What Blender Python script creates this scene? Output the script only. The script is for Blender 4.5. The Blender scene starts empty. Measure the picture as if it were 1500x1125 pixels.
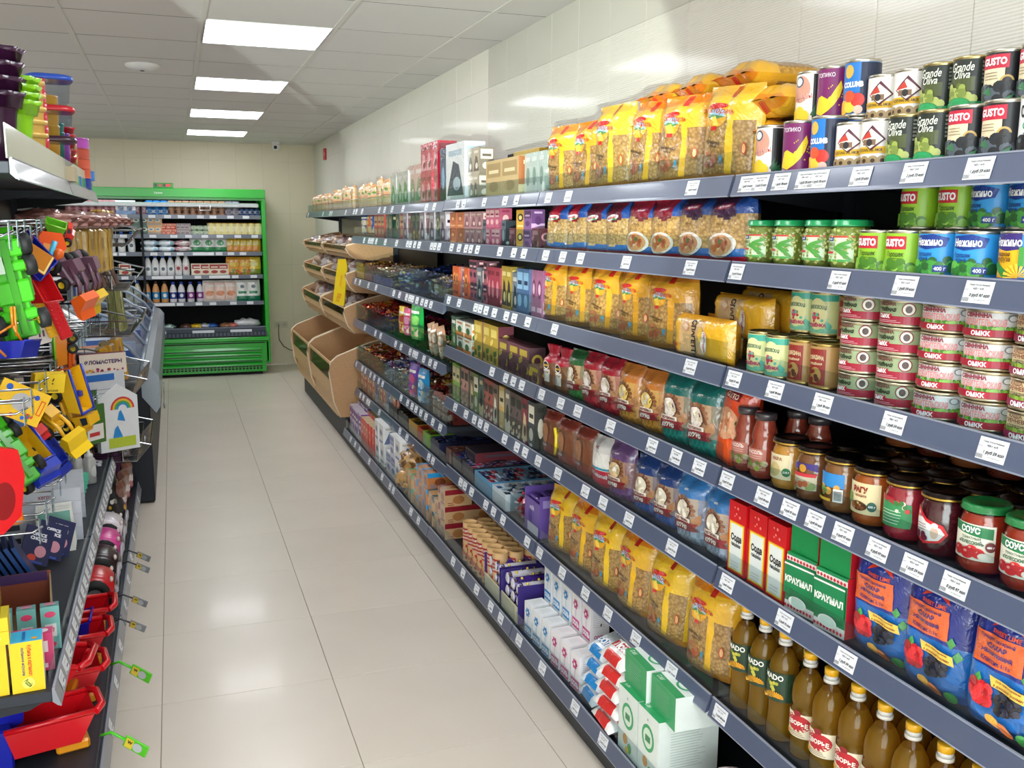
import bpy, math, random
from mathutils import Vector, Matrix, noise
# ---------------------------------------------------------------- camera, world, lamps, exposure
SC = bpy.context.scene
COL = SC.collection
F, YAW, PITCH, ROLL = 1375.06, 0.344064, 0.167043, 0.0060705
CAM = Vector((-0.48166, -2.71672, 1.67624))
def cam_axes():
    cy, sy, cp, sp = math.cos(YAW), math.sin(YAW), math.cos(PITCH), math.sin(PITCH)
    f = Vector((sy*cp, cy*cp, -sp)); r = Vector((cy, -sy, 0)); u = r.cross(f)
    cr, sr = math.cos(ROLL), math.sin(ROLL)
    return cr*r + sr*u, -sr*r + cr*u, f
RT, UP, FW = cam_axes()
cd = bpy.data.cameras.new('camera'); cam = bpy.data.objects.new('camera', cd); COL.objects.link(cam)
cd.sensor_width = 36; cd.lens = F*36/1500; cd.clip_start = .02; cd.clip_end = 60
cam.matrix_world = Matrix(((RT.x, UP.x, -FW.x, CAM.x), (RT.y, UP.y, -FW.y, CAM.y), (RT.z, UP.z, -FW.z, CAM.z), (0, 0, 0, 1)))
SC.camera = cam
SC.view_settings.view_transform = 'Standard'; SC.view_settings.look = 'None'
SC.view_settings.gamma = 1; SC.view_settings.use_curve_mapping = False
SC.view_settings.exposure = 0.36
SC.cycles.transparent_max_bounces = 24; SC.cycles.max_bounces = 7; SC.cycles.diffuse_bounces = 4
PANEL_STRENGTH = 10.0
W = bpy.data.worlds.new('sky'); SC.world = W; W.use_nodes = True
W.node_tree.nodes['Background'].inputs[0].default_value = (.80, .90, 1, 1)
W.node_tree.nodes['Background'].inputs[1].default_value = 2.0
def area(name, loc, rot, sx, sy, power, col):
    l = bpy.data.lights.new(name, 'AREA'); l.shape = 'RECTANGLE'; l.size = sx; l.size_y = sy; l.energy = power; l.color = col
    o = bpy.data.objects.new(name, l); o.location = loc; o.rotation_euler = rot; COL.objects.link(o); return o
# daylight through the shop window behind the camera
area('window_daylight', (-1.5, -4.9, 1.45), (math.radians(82), 0, 0), 4.6, 2.2, 120, (.93, .97, 1))

# low sunlight thrown back from the street onto the upper right wall
sl = bpy.data.lights.new('street_reflection', 'SPOT'); sl.energy = 9000; sl.spot_size = math.radians(9); sl.spot_blend = .05; sl.shadow_soft_size = .02; sl.color = (1, .98, .94)
so_ = bpy.data.objects.new('street_reflection', sl); COL.objects.link(so_); so_.location = (-4.5, -12, .2)
so_.rotation_euler = (Vector((1.15, 3.2, 2.45))-so_.location).to_track_quat('-Z', 'Y').to_euler()

def at(px, py, X):                      # photo pixel -> point of the plane X
    d = FW*F + RT*(px-750) + UP*(562.5-py); t = (X-CAM.x)/d.x
    return CAM + d*t
def aty(px, py, Y):
    d = FW*F + RT*(px-750) + UP*(562.5-py); t = (Y-CAM.y)/d.y
    return CAM + d*t
def yat(px, X, Z):                      # Y at which a line along the shelf crosses pixel column px
    a, b = -2.3, 9.0
    for _ in range(40):
        m = (a+b)/2; d = Vector((X, m, Z)) - CAM
        if 750 + F*d.dot(RT)/d.dot(FW) > px: a = m
        else: b = m
    return m
# ---------------------------------------------------------------- materials
def lin(c): return c/12.92 if c <= .04045 else ((c+.055)/1.055)**2.4
def hx(s):
    if not isinstance(s, str): return tuple(s)
    s = s.lstrip('#')
    if len(s) == 3: s = ''.join(c*2 for c in s)
    return tuple(lin(int(s[i:i+2], 16)/255) for i in (0, 2, 4))
# kind: roughness, metallic, coat, variation scale, variation amount, bump scale, bump strength
KIND = dict(paper=(.62, 0, 0, 60, .06, 300, .02), card=(.42, 0, .15, 30, .06, 200, .02), film=(.28, 0, 1, 40, .10, 30, .9),
            foil=(.25, .25, .9, 30, .12, 30, .6), plastic=(.28, 0, .3, 12, .05, 80, .02), metal=(.28, .95, 0, 40, .08, 200, .02),
            chrome=(.18, 1, 0, 40, .05, 200, .01), rail=(.30, 0, .35, 8, .06, 300, .01), steel=(.5, .35, 0, 30, .08, 220, .03),
            dark=(.75, 0, 0, 20, .15, 200, .03), wood=(.5, 0, .1, 0, 0, 0, 0), rubber=(.65, 0, 0, 30, .1, 150, .1),
            pasta=(.35, 0, .8, 0, 0, 0, 0), candy=(.3, .0, .8, 0, 0, 0, 0), wall=(.6, 0, .1, 3, .03, 0, 0), ribwall=(.35, 0, .3, 3, .02, 0, 0),
            floor=(.32, 0, .12, 3, .06, 20, .01), ceil=(.9, 0, 0, 200, .04, 300, .05), content=(.10, 0, 1, 70, .30, 60, .25),
            clear=0, oil=0, glow=0, led=0, glass=0, dust=(.9, 0, 0, 20, .2, 90, .2))
_m = {}
def mat(k):
    if k in _m: return _m[k]
    m = bpy.data.materials.new(k); m.use_nodes = True; nt = m.node_tree; N = nt.nodes; L = nt.links; N.clear()
    out = N.new('ShaderNodeOutputMaterial'); at_ = N.new('ShaderNodeAttribute'); at_.attribute_name = 'Col'
    if k in ('clear', 'oil', 'glass'):
        tr = N.new('ShaderNodeBsdfTransparent'); gl = N.new('ShaderNodeBsdfGlossy'); gl.inputs['Roughness'].default_value = .06 if k != 'clear' else .12
        fr = N.new('ShaderNodeLayerWeight'); fr.inputs[0].default_value = .5; pw_ = N.new('ShaderNodeMath'); pw_.operation = 'POWER'; pw_.inputs[1].default_value = 4; L.new(fr.outputs['Facing'], pw_.inputs[0])
        L.new(at_.outputs['Color'], tr.inputs[0])
        mx = N.new('ShaderNodeMixShader'); mm = N.new('ShaderNodeMath'); mm.operation = 'MULTIPLY_ADD'
        mm.inputs[1].default_value = .3; mm.inputs[2].default_value = .025
        L.new(pw_.outputs[0], mm.inputs[0]); L.new(mm.outputs[0], mx.inputs[0]); L.new(tr.outputs[0], mx.inputs[1]); L.new(gl.outputs[0], mx.inputs[2])
        if k == 'oil':
            df = N.new('ShaderNodeBsdfDiffuse'); tl = N.new('ShaderNodeBsdfTranslucent'); a1 = N.new('ShaderNodeMixShader'); a2 = N.new('ShaderNodeMixShader')
            df.inputs[0].default_value = (.8, .56, .10, 1); tl.inputs[0].default_value = (.95, .72, .2, 1)
            L.new(df.outputs[0], a1.inputs[1]); L.new(tl.outputs[0], a1.inputs[2]); a2.inputs[0].default_value = .36
            L.new(mx.outputs[0], a2.inputs[1]); L.new(a1.outputs[0], a2.inputs[2]); mx = a2
        L.new(mx.outputs[0], out.inputs[0])
    elif k in ('glow', 'led'):
        e = N.new('ShaderNodeEmission'); e.inputs[1].default_value = PANEL_STRENGTH if k == 'glow' else 6
        L.new(at_.outputs['Color'], e.inputs[0]); L.new(e.outputs[0], out.inputs[0])
    else:
        ro, me, co, vs, va, bs, ba = KIND[k]
        b = N.new('ShaderNodeBsdfPrincipled'); L.new(b.outputs[0], out.inputs[0])
        b.inputs['Roughness'].default_value = ro; b.inputs['Metallic'].default_value = me; b.inputs['Coat Weight'].default_value = co
        b.inputs['Coat Roughness'].default_value = .09
        tc = N.new('ShaderNodeTexCoord'); src = at_.outputs['Color']
        if k in ('pasta', 'candy'):
            vo = N.new('ShaderNodeTexVoronoi'); vo.inputs['Scale'].default_value = 110 if k == 'pasta' else 60
            L.new(tc.outputs['Object'], vo.inputs[0])
            mx = N.new('ShaderNodeMixRGB'); mx.blend_type = 'MULTIPLY'; mx.inputs[0].default_value = .75
            cr = N.new('ShaderNodeValToRGB'); cr.color_ramp.elements[0].color = (1, 1, 1, 1); cr.color_ramp.elements[1].color = (.28, .2, .13, 1)
            cr.color_ramp.elements[1].position = .85; L.new(vo.outputs['Distance'], cr.inputs[0])
            L.new(src, mx.inputs[1]); L.new(cr.outputs[0], mx.inputs[2]); src = mx.outputs[0]
            bp = N.new('ShaderNodeBump'); bp.inputs['Strength'].default_value = .8; bp.inputs['Distance'].default_value = .003; bp.invert = True
            L.new(vo.outputs['Distance'], bp.inputs['Height']); L.new(bp.outputs[0], b.inputs['Normal'])
        elif k == 'wood':
            mp = N.new('ShaderNodeMapping'); mp.inputs['Scale'].default_value = (9, 1.2, 14); L.new(tc.outputs['Object'], mp.inputs[0])
            no = N.new('ShaderNodeTexNoise'); no.inputs['Scale'].default_value = 6; no.inputs['Detail'].default_value = 5; L.new(mp.outputs[0], no.inputs[0])
            hs = N.new('ShaderNodeHueSaturation'); mr = N.new('ShaderNodeMapRange'); mr.inputs[3].default_value = .8; mr.inputs[4].default_value = 1.12
            L.new(no.outputs[0], mr.inputs[0]); L.new(mr.outputs[0], hs.inputs['Value']); L.new(src, hs.inputs['Color']); src = hs.outputs[0]
        else:
            no = N.new('ShaderNodeTexNoise'); no.inputs['Scale'].default_value = vs; no.inputs['Detail'].default_value = 3; L.new(tc.outputs['Object'], no.inputs[0])
            oi = N.new('ShaderNodeObjectInfo'); ad = N.new('ShaderNodeMath'); ad.operation = 'ADD'
            sc_ = N.new('ShaderNodeMath'); sc_.operation = 'MULTIPLY'; sc_.inputs[1].default_value = .35; L.new(oi.outputs['Random'], sc_.inputs[0])
            L.new(no.outputs[0], ad.inputs[0]); L.new(sc_.outputs[0], ad.inputs[1])
            mr = N.new('ShaderNodeMapRange'); mr.inputs[1].default_value = .3; mr.inputs[2].default_value = 1.05
            mr.inputs[3].default_value = 1-va; mr.inputs[4].default_value = 1+va*.6; L.new(ad.outputs[0], mr.inputs[0])
            hs = N.new('ShaderNodeHueSaturation'); L.new(mr.outputs[0], hs.inputs['Value']); L.new(src, hs.inputs['Color']); src = hs.outputs[0]
            if k == 'ribwall':
                wv = N.new('ShaderNodeTexWave'); wv.bands_direction = 'Z'; wv.inputs['Scale'].default_value = 1/.0075/ (2*math.pi) * 2.0
                L.new(tc.outputs['Object'], wv.inputs[0]); bp = N.new('ShaderNodeBump'); bp.inputs['Strength'].default_value = .55; bp.inputs['Distance'].default_value = .002
                L.new(wv.outputs[1], bp.inputs['Height']); L.new(bp.outputs[0], b.inputs['Normal'])
            elif ba:
                n2 = N.new('ShaderNodeTexNoise'); n2.inputs['Scale'].default_value = bs; n2.inputs['Detail'].default_value = 2 if k != 'film' else 3
                if k in ('film', 'foil'): n2.inputs['Distortion'].default_value = 1.2
                L.new(tc.outputs['Object'], n2.inputs[0])
                bp = N.new('ShaderNodeBump'); bp.inputs['Strength'].default_value = ba; bp.inputs['Distance'].default_value = .004
                L.new(n2.outputs[0], bp.inputs['Height']); L.new(bp.outputs[0], b.inputs['Normal'])
                if k in ('film', 'foil'): L.new(bp.outputs[0], b.inputs['Coat Normal'])
        L.new(src, b.inputs['Base Color'])
    _m[k] = m
    return m
# ---------------------------------------------------------------- mesh builder
class MB:
    def __init__(s, kind='plastic', col='#888'):
        s.v = []; s.f = []; s.c = []; s.k = []; s.s = []; s.kind = kind; s.col = col; s.T = None
    def pt(s, p):
        if s.T is not None: p = s.T @ Vector(p)
        s.v.append((p[0], p[1], p[2])); return len(s.v)-1
    def fc(s, idx, col=None, kind=None, smooth=False):
        s.f.append(tuple(idx)); s.c.append(hx(col if col is not None else s.col)); s.k.append(kind or s.kind); s.s.append(smooth)
    def poly(s, pts, col=None, kind=None): s.fc([s.pt(p) for p in pts], col, kind)
    def box(s, a, b, col=None, kind=None, cols=None):
        x0, y0, z0 = a; x1, y1, z1 = b
        i = [s.pt(p) for p in ((x0,y0,z0),(x1,y0,z0),(x1,y1,z0),(x0,y1,z0),(x0,y0,z1),(x1,y0,z1),(x1,y1,z1),(x0,y1,z1))]
        q = ((0,3,2,1),(4,5,6,7),(0,1,5,4),(1,2,6,5),(2,3,7,6),(3,0,4,7))   # bottom top front right back left
        for n, f in enumerate(q): s.fc([i[k] for k in f], (cols[n] if cols and cols[n] else col), kind)
    def cbox(s, a, b, c=.003, col=None, kind=None):                         # chamfered box
        x0, y0, z0 = a; x1, y1, z1 = b
        pr = [(x0+c, y0), (x1-c, y0), (x1, y0+c), (x1, y1-c), (x1-c, y1), (x0+c, y1), (x0, y1-c), (x0, y0+c)]
        def ins(p, t): return (min(max(p[0], x0+t), x1-t), min(max(p[1], y0+t), y1-t))
        L = [[s.pt((*ins(p, c), z0)) for p in pr], [s.pt((*p, z0+c)) for p in pr], [s.pt((*p, z1-c)) for p in pr], [s.pt((*ins(p, c), z1)) for p in pr]]
        for a_, b_ in zip(L, L[1:]):
            for i in range(8): j = (i+1) % 8; s.fc((a_[i], a_[j], b_[j], b_[i]), col, kind)
        s.fc(L[0][::-1], col, kind); s.fc(L[-1], col, kind)
    def prism(s, poly, d0, d1, ax='y', col=None, kind=None, caps=True, smooth=False):
        def P(a, b, d): return {'y': (a, d, b), 'x': (d, a, b), 'z': (a, b, d)}[ax]
        A = [s.pt(P(a, b, d0)) for a, b in poly]; B = [s.pt(P(a, b, d1)) for a, b in poly]; n = len(poly)
        for i in range(n): j = (i+1) % n; s.fc((A[i], A[j], B[j], B[i]), col, kind, smooth)
        if caps: s.fc(A[::-1], col, kind); s.fc(B, col, kind)
    def lathe(s, prof, n=24, col=None, kind=None, smooth=True, cx=0, cy=0, capb=True, capt=True, cols=None, kinds=None, sq=0):
        R = []
        for r, z in prof:
            ring = []
            for i in range(n):
                a = 2*math.pi*i/n; ca, sa = math.cos(a), math.sin(a)
                k = 1 if not sq else 1/(abs(ca)**sq+abs(sa)**sq)**(1/sq)
                ring.append(s.pt((cx+r*k*ca, cy+r*k*sa, z)))
            R.append(ring)
        for q in range(len(R)-1):
            c = cols[q] if cols else col; kk = kinds[q] if kinds else kind
            for i in range(n): j = (i+1) % n; s.fc((R[q][i], R[q][j], R[q+1][j], R[q+1][i]), c, kk, smooth)
        if capb: s.fc(R[0][::-1], cols[0] if cols else col, kinds[0] if kinds else kind)
        if capt: s.fc(R[-1], cols[-1] if cols else col, kinds[-1] if kinds else kind)
    def tube(s, pts, r, n=6, col=None, kind=None, caps=True):
        pts = [Vector(p) for p in pts]; R = []
        for i, p in enumerate(pts):
            t = (pts[min(i+1, len(pts)-1)] - pts[max(i-1, 0)]).normalized()
            a = Vector((0, 0, 1)) if abs(t.z) < .9 else Vector((1, 0, 0))
            u = t.cross(a).normalized(); w = t.cross(u)
            rr = r[i] if isinstance(r, (list, tuple)) else r
            R.append([s.pt(p + rr*(math.cos(2*math.pi*k/n)*u + math.sin(2*math.pi*k/n)*w)) for k in range(n)])
        for a, b in zip(R, R[1:]):
            for k in range(n): j = (k+1) % n; s.fc((a[k], b[k], b[j], a[j]), col, kind, n > 5)
        if caps: s.fc(R[0], col, kind); s.fc(R[-1][::-1], col, kind)
    def grid(s, fn, nu, nv, col=None, kind=None, smooth=True, flip=False):
        I = [[s.pt(fn(u/nu, v/nv)) for u in range(nu+1)] for v in range(nv+1)]
        for v in range(nv):
            for u in range(nu):
                q = (I[v][u], I[v][u+1], I[v+1][u+1], I[v+1][u])
                c = col((u+.5)/nu, (v+.5)/nv) if callable(col) else col
                kk = kind((u+.5)/nu, (v+.5)/nv) if callable(kind) else kind
                s.fc(q[::-1] if flip else q, c, kk, smooth)
    def blob(s, c, r, col=None, kind=None, n=10, m=6, amp=0, seed=0):
        rx, ry, rz = r if isinstance(r, (tuple, list)) else (r, r, r)
        def fn(u, v):
            a = 2*math.pi*u; b = math.pi*(v-.5)
            d = Vector((math.cos(a)*math.cos(b), math.sin(a)*math.cos(b), math.sin(b)))
            k = 1 + amp*noise.noise(d*2.2 + Vector((seed*3.1, seed, 0)))
            return (c[0]+rx*d.x*k, c[1]+ry*d.y*k, c[2]+rz*d.z*k)
        s.grid(fn, n, m, col, kind)
    def build(s, name, parent=None, origin=(0, 0, 0)):
        me = bpy.data.meshes.new(name)
        o3 = origin
        me.from_pydata([(a-o3[0], b-o3[1], c-o3[2]) for a, b, c in s.v], [], s.f)
        ks = []
        for k in s.k:
            if k not in ks: ks.append(k)
        for k in ks: me.materials.append(mat(k))
        if len(ks) > 1: me.polygons.foreach_set('material_index', [ks.index(k) for k in s.k])
        me.polygons.foreach_set('use_smooth', s.s)
        ca = me.color_attributes.new('Col', 'FLOAT_COLOR', 'CORNER'); buf = []
        for f, c in zip(s.f, s.c): buf.extend((c[0], c[1], c[2], 1.0)*len(f))
        ca.data.foreach_set('color', buf)
        o = bpy.data.objects.new(name, me); COL.objects.link(o)
        if parent is not None: o.parent = parent
        return o
# ---------------------------------------------------------------- lettering and flat print laid on a surface M(x, z, lift)
_tx = {}
def glyphs(t, bold=0, shear=0):
    key = (t, bold, shear)
    if key in _tx: return _tx[key]
    c = bpy.data.curves.new('t', 'FONT'); c.body = t; c.resolution_u = 2; c.offset = bold; c.shear = shear; c.align_x = 'CENTER'
    o = bpy.data.objects.new('t', c); COL.objects.link(o); m = o.to_mesh()
    vs = [tuple(v.co[:2]) for v in m.vertices]; fs = [tuple(p.vertices) for p in m.polygons]
    o.to_mesh_clear(); COL.objects.unlink(o); bpy.data.objects.remove(o); bpy.data.curves.remove(c)
    if not vs: vs = [(0, 0)]
    x0 = min(v[0] for v in vs); x1 = max(v[0] for v in vs); z0 = min(v[1] for v in vs); z1 = max(v[1] for v in vs)
    cx, cz = (x0+x1)/2, (z0+z1)/2; h = max(z1-z0, 1e-4)
    _tx[key] = ([((x-cx)/h, (z-cz)/h) for x, z in vs], fs, (x1-x0)/h)
    return _tx[key]
class Pr:
    def __init__(s, mb, M, kind=None, sub=None): s.mb = mb; s.M = M; s.k = kind; s.l = 1; s.sub = sub or (9 if getattr(M, 'flat', 0) else .011)
    def e(s): s.l += 1; return .00028*s.l
    def rect(s, x0, z0, x1, z1, col, n=None, m=1):
        e = s.e(); n = n or max(1, int(abs(x1-x0)/.006))
        m = max(m, 1, math.ceil(abs(z1-z0)/s.sub)); n = max(n, math.ceil(abs(x1-x0)/s.sub))
        s.mb.grid(lambda u, v: s.M(x0+(x1-x0)*u, z0+(z1-z0)*v, e), n, m, col, s.k, False)
    def ell(s, cx, cz, rx, rz, col, n=18, rot=0):
        e = s.e(); c0 = s.mb.pt(s.M(cx, cz, e)); cr, sr = math.cos(rot), math.sin(rot); rings = []
        nr = max(2, math.ceil(max(rx, rz)/s.sub)); n = max(n, 10)
        for q in [(k+1)/nr for k in range(nr)]:
            rings.append([s.mb.pt(s.M(cx+q*(rx*math.cos(2*math.pi*i/n)*cr-rz*math.sin(2*math.pi*i/n)*sr), cz+q*(rx*math.cos(2*math.pi*i/n)*sr+rz*math.sin(2*math.pi*i/n)*cr), e)) for i in range(n)])
        for i in range(n):
            j = (i+1) % n; s.mb.fc((c0, rings[0][i], rings[0][j]), col, s.k)
            for a, b in zip(rings, rings[1:]): s.mb.fc((a[i], b[i], b[j], a[j]), col, s.k)
    def poly(s, pts, col):
        e = s.e(); cx = sum(p[0] for p in pts)/len(pts); cz = sum(p[1] for p in pts)/len(pts)
        for i in range(len(pts)): s.tri((cx, cz), pts[i], pts[(i+1) % len(pts)], e, col)
    def tri(s, a, b, c, e, col):
        n = min(14, math.ceil(max(math.dist(a, b), math.dist(b, c), math.dist(c, a))/s.sub))
        R = []
        for i in range(n+1):
            R.append([s.mb.pt(s.M(a[0]+(b[0]-a[0])*i/n+(c[0]-b[0])*j/n, a[1]+(b[1]-a[1])*i/n+(c[1]-b[1])*j/n, e)) for j in range(i+1)])
        for i in range(n):
            for j in range(i+1):
                s.mb.fc((R[i][j], R[i+1][j], R[i+1][j+1]), col, s.k)
                if j < i: s.mb.fc((R[i][j], R[i+1][j+1], R[i][j+1]), col, s.k)
    def text(s, t, cx, cz, h, col, w=None, bold=.02, rot=0, shear=0, arc=0):
        e = s.e() + (.0006 if s.sub < 1 else 0); vs, fs, asp = glyphs(t, bold, shear); sx = h
        if w and asp*h > w: sx = w/asp
        cr, sr = math.cos(rot), math.sin(rot); I = []
        for x, z in vs:
            a, b = x*sx, z*h
            if arc: b -= arc*(a*a)
            I.append(s.mb.pt(s.M(cx+a*cr-b*sr, cz+a*sr+b*cr, e)))
        for f in fs: s.mb.fc([I[i] for i in f], col, s.k)
    def lines(s, x0, z0, x1, n, dz, col, th=.0012):
        for i in range(n): s.l -= 1 if i else 0; s.rect(x0, z0-i*dz, x1-(x1-x0)*.25*random.random(), z0-i*dz+th, col, 1)
    def spots(s, x0, z0, x1, z1, n, r, cols, seed=0):
        rd = random.Random(seed)
        for i in range(n):
            if i: s.l -= .8
            q = r*(.7+.6*rd.random()); s.ell(x0+(x1-x0)*rd.random(), z0+(z1-z0)*rd.random(), q, q, rd.choice(cols), 8)
def cyl(r): return lambda x, z, e: ((r+e)*math.sin(x/r), -(r+e)*math.cos(x/r), z)
def flat(f): f.flat = 1; return f
def front(y): return flat(lambda x, z, e: (x, y-e, z))
def right(x): return flat(lambda y, z, e: (x+e, y, z))
def top(z): return flat(lambda x, y, e: (x, y, z+e))
# ---------------------------------------------------------------- things, parts, copies
LABELS = {}
def tag(o, label=None, cat=None, group=None, kind=None):
    if label: o['label'] = label; LABELS.setdefault(label, []).append(o.name)
    if cat: o['category'] = cat
    if group: o['group'] = group
    if kind: o['kind'] = kind
    return o
def empty(name, loc=(0, 0, 0), rz=0):
    o = bpy.data.objects.new(name, None); COL.objects.link(o); o.location = loc; o.rotation_euler = (0, 0, rz); o.empty_display_size = .03
    return o
def dup(o, parent=None):
    c = o.copy(); COL.objects.link(c)
    if parent is not None: c.parent = parent
    for ch in KIDS.get(o.name, list(o.children)): dup(ch, c)
    return c
KIDS = {}
class Proto:
    """first use hands out the model itself, later uses copy it and its parts"""
    def __init__(s, make, *a, **k): s.make = make; s.a = a; s.k = k; s.root = None
    def get(s):
        if s.root is None: s.root = s.make(*s.a, **s.k); s.used = True; return s.root
        return dup(s.root)
RZ = -math.pi/2
JR = random.Random(7)
def put(p, x, y, z, label, cat, group=None, rz=RZ, rx=0, ry=0, sc=1):
    o = p.get() if isinstance(p, Proto) else p
    o.location = (x, y, z); o.rotation_euler = (rx, ry, rz); o.scale = (sc, sc, sc) if not isinstance(sc, tuple) else sc
    tag(o, label, cat)
    if group: o['group'] = group
    elif 'group' in o: del o['group']
    return o
ORD = ['leftmost', 'second', 'third', 'fourth', 'fifth', 'sixth', 'seventh', 'eighth', 'ninth', 'tenth', 'eleventh', 'twelfth', 'thirteenth', 'fourteenth', 'fifteenth', 'sixteenth']
def nth(i, n):
    if n == 1: return ''
    if n == 2: return ('left', 'right')[i]+' '
    if i == 0: return 'leftmost '
    if i == n-1: return 'rightmost '
    return ORD[i] + ' from left '
def row(p, ys, x, z, desc, cat, where, group=None, rz=RZ, jit=.05, jx=.004, levels=1, lh=0, sc=1):
    """ys run from the far end (left in the photo) to the near end"""
    n = len(ys)
    for i, y in enumerate(ys):
        for l in range(levels):
            lv = '' if levels == 1 else (' bottom of stack', ' second from bottom', ' third from bottom', ' fourth up')[l] if l < levels-1 else ' top of stack'
            lab = (nth(i, n) + desc + ' on ' + where + (',' + lv if lv else '')).strip()
            pp = p[i % len(p)] if isinstance(p, list) else p
            sc_v = (1, 1, JR.uniform(.82, 1.12)) if sc == 'v' else sc
            put(pp, x + JR.uniform(-jx, jx), y, z + l*lh, lab, cat, group, rz + JR.uniform(-jit, jit), sc=sc_v)
# ================================================================ THE ROOM
XW, YB, XL, YF, ZC = 1.15, 8.87, -4.2, -5.0, 2.6
def st(o): o['kind'] = 'structure'; return o
def slab(name, a, b, col, kind):
    m = MB(kind, col); m.box(a, b); return st(m.build(name))
# floor: 60 cm tiles with recessed joints
floor = slab('floor', (XL, YF, -.05), (XW, YB, -.003), '#8a8176', 'dark')
m = MB('floor', '#ddd2c4'); m.cbox((-.2988, -.2988, -.012), (.2988, .2988, 0), .0012); t0 = m.build('floor_tile', floor)
first = True
for i in range(-7, 2):
    for j in range(-8, 15):
        x0, x1, y0, y1 = i*.6, (i+1)*.6, j*.6, (j+1)*.6
        if x0 < XL: continue
        o = t0 if first else t0.copy()
        if not first: COL.objects.link(o)
        first = False; o.parent = floor
        sx = min(x1, XW)-x0; sy = min(y1, YB)-max(y0, YF)
        if sy <= 0: continue
        o.location = (x0+sx/2, max(y0, YF)+sy/2, 0); o.scale = (sx/.6, sy/.6, 1)
# ceiling: lay-in tiles, runners along the room, four lit panels in view and their rows behind
ceiling = slab('ceiling', (XL, YF, ZC+.012), (XW, YB, ZC+.06), '#2c2b29', 'dark')
m = MB('ceil', '#e4e3e0'); m.box((-.297, -.296, 0), (.297, .296, .01), cols=[hx('#dddbd8'), hx('#888'), hx('#6a6864'), hx('#8a8884'), hx('#55534f'), hx('#8a8884')]); c0 = m.build('ceiling_tile', ceiling)  # side faces coloured dark, painting in the shadow gap between tiles
m = MB('paper', '#dcdad4'); m.box((-.012, YF, ZC-.004), (.012, YB, ZC+.003)); r0 = m.build('ceiling_runner', ceiling)
first = True
for i in range(-7, 3):
    x = -.3 + .6*i + .0
    if x < XL or x > XW: continue
    o = r0 if first else r0.copy()
    if not first: COL.objects.link(o)
    first = False; o.parent = ceiling; o.location = (x, 0, 0)
LAMPS = [(0, 2.3+1.8*k) for k in range(-4, 4)] + [(-2.4, 2.3+1.8*k) for k in range(-4, 4)]
first = True
for i in range(-7, 3):
    for j in range(-9, 12):
        x0, y0 = -.3+.6*i, 2.0+.6*j
        if x0+.6 < XL+.02 or x0 > XW-.02 or y0 > YB-.02: continue
        xa, xb = max(x0, XL), min(x0+.6, XW); ya, yb = max(y0, YF), min(y0+.6, YB)
        if yb-ya < .03: continue
        if any(abs((x0+.3)-lx) < .05 and abs((y0+.3)-ly) < .05 for lx, ly in LAMPS): continue
        o = c0 if first else c0.copy()
        if not first: COL.objects.link(o)
        first = False; o.parent = ceiling
        o.location = ((xa+xb)/2, (ya+yb)/2, ZC); o.scale = ((xb-xa)/.6, (yb-ya)/.6, 1)
def lamp():
    r = empty('ceiling_light')
    m = MB('paper', '#e8e8e6')
    for a, b in (((-.297, -.297), (.297, -.285)), ((-.297, .285), (.297, .297)), ((-.297, -.285), (-.285, .285)), ((.285, -.285), (.297, .285))):
        m.box((*a, -.004), (*b, .012))
    m.build('frame', r)
    m = MB('glow', '#f7fbff'); m.box((-.285, -.285, .003), (.285, .285, .009)); m.build('diffuser', r)
    return r
L0 = Proto(lamp)
nm = ['nearest', 'second nearest', 'third nearest', 'farthest']
for k, (x, y) in enumerate(LAMPS):
    if x == 0 and y > 2: lb = 'square white ceiling light panel over the aisle, %s of the four in view' % nm[k-4]
    else: lb = 'square white ceiling light panel outside the photo, %s row, %s' % ('aisle' if x == 0 else 'left', ['front', 'second', 'third', 'fourth', 'fifth', 'sixth', 'seventh', 'last'][k % 8])
    put(L0, x, y, ZC, lb, 'light', 'ceiling light panels', rz=0)
# walls
wr = slab('wall_right', (XW, YF, 0), (XW+.12, YB+.12, ZC+.05), '#cfcabd', 'wall')
wb = slab('wall_back', (XL, YB, 0), (XW, YB+.12, ZC+.05), '#c8c0a8', 'wall')
wl = slab('wall_left', (XL-.12, YF, 0), (XL, YB+.12, ZC+.05), '#d8d2c4', 'wall')
m = MB('ribwall', '#e2dfd4'); m.box((-.005, -.149, -.299), (.005, .149, .299)); pr = m.build('wall_panel', wr)
m = MB('wall', '#e6e2d7'); m.box((-.005, -.149, -.299), (.005, .149, .299)); pw = m.build('wall_panel', wr)
us = set()
def panel(src, par, x, y, z, rz, sc):
    o = src if src.name not in us else src.copy()
    if src.name in us: COL.objects.link(o)
    us.add(src.name); o.parent = par; o.location = (x, y, z); o.rotation_euler = (0, 0, rz); o.scale = sc
for i in range(-7, 31):
    y0 = -.17+.3*i; y1 = min(y0+.3, YB)
    if y1-y0 < .02: continue
    for z0, z1 in ((2.4, 2.6), (1.8, 2.4), (1.2, 1.8)):
        panel(pr if y0 < 2.2 else pw, wr, XW, (y0+y1)/2, (z0+z1)/2, 0, (1, (y1-y0)/.3, (z1-z0)/.6))
m = MB('wall', '#e6dcc2'); m.box((-.005, -.149, -.299), (.005, .149, .299)); pb = m.build('wall_panel', wb)
for k in range(0, 16):
    x1 = XW-.002 - .3*k if k else XW; x1 = XW-.3*k; x0 = x1-.3
    if x0 < XL: break
    for z0, z1 in ((2.4, 2.6), (1.8, 2.4), (1.2, 1.8), (.6, 1.2), (0, .6)):
        panel(pb, wb, (x0+x1)/2, YB, (z0+z1)/2, math.pi/2, (1, 1, (z1-z0)/.6))
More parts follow.
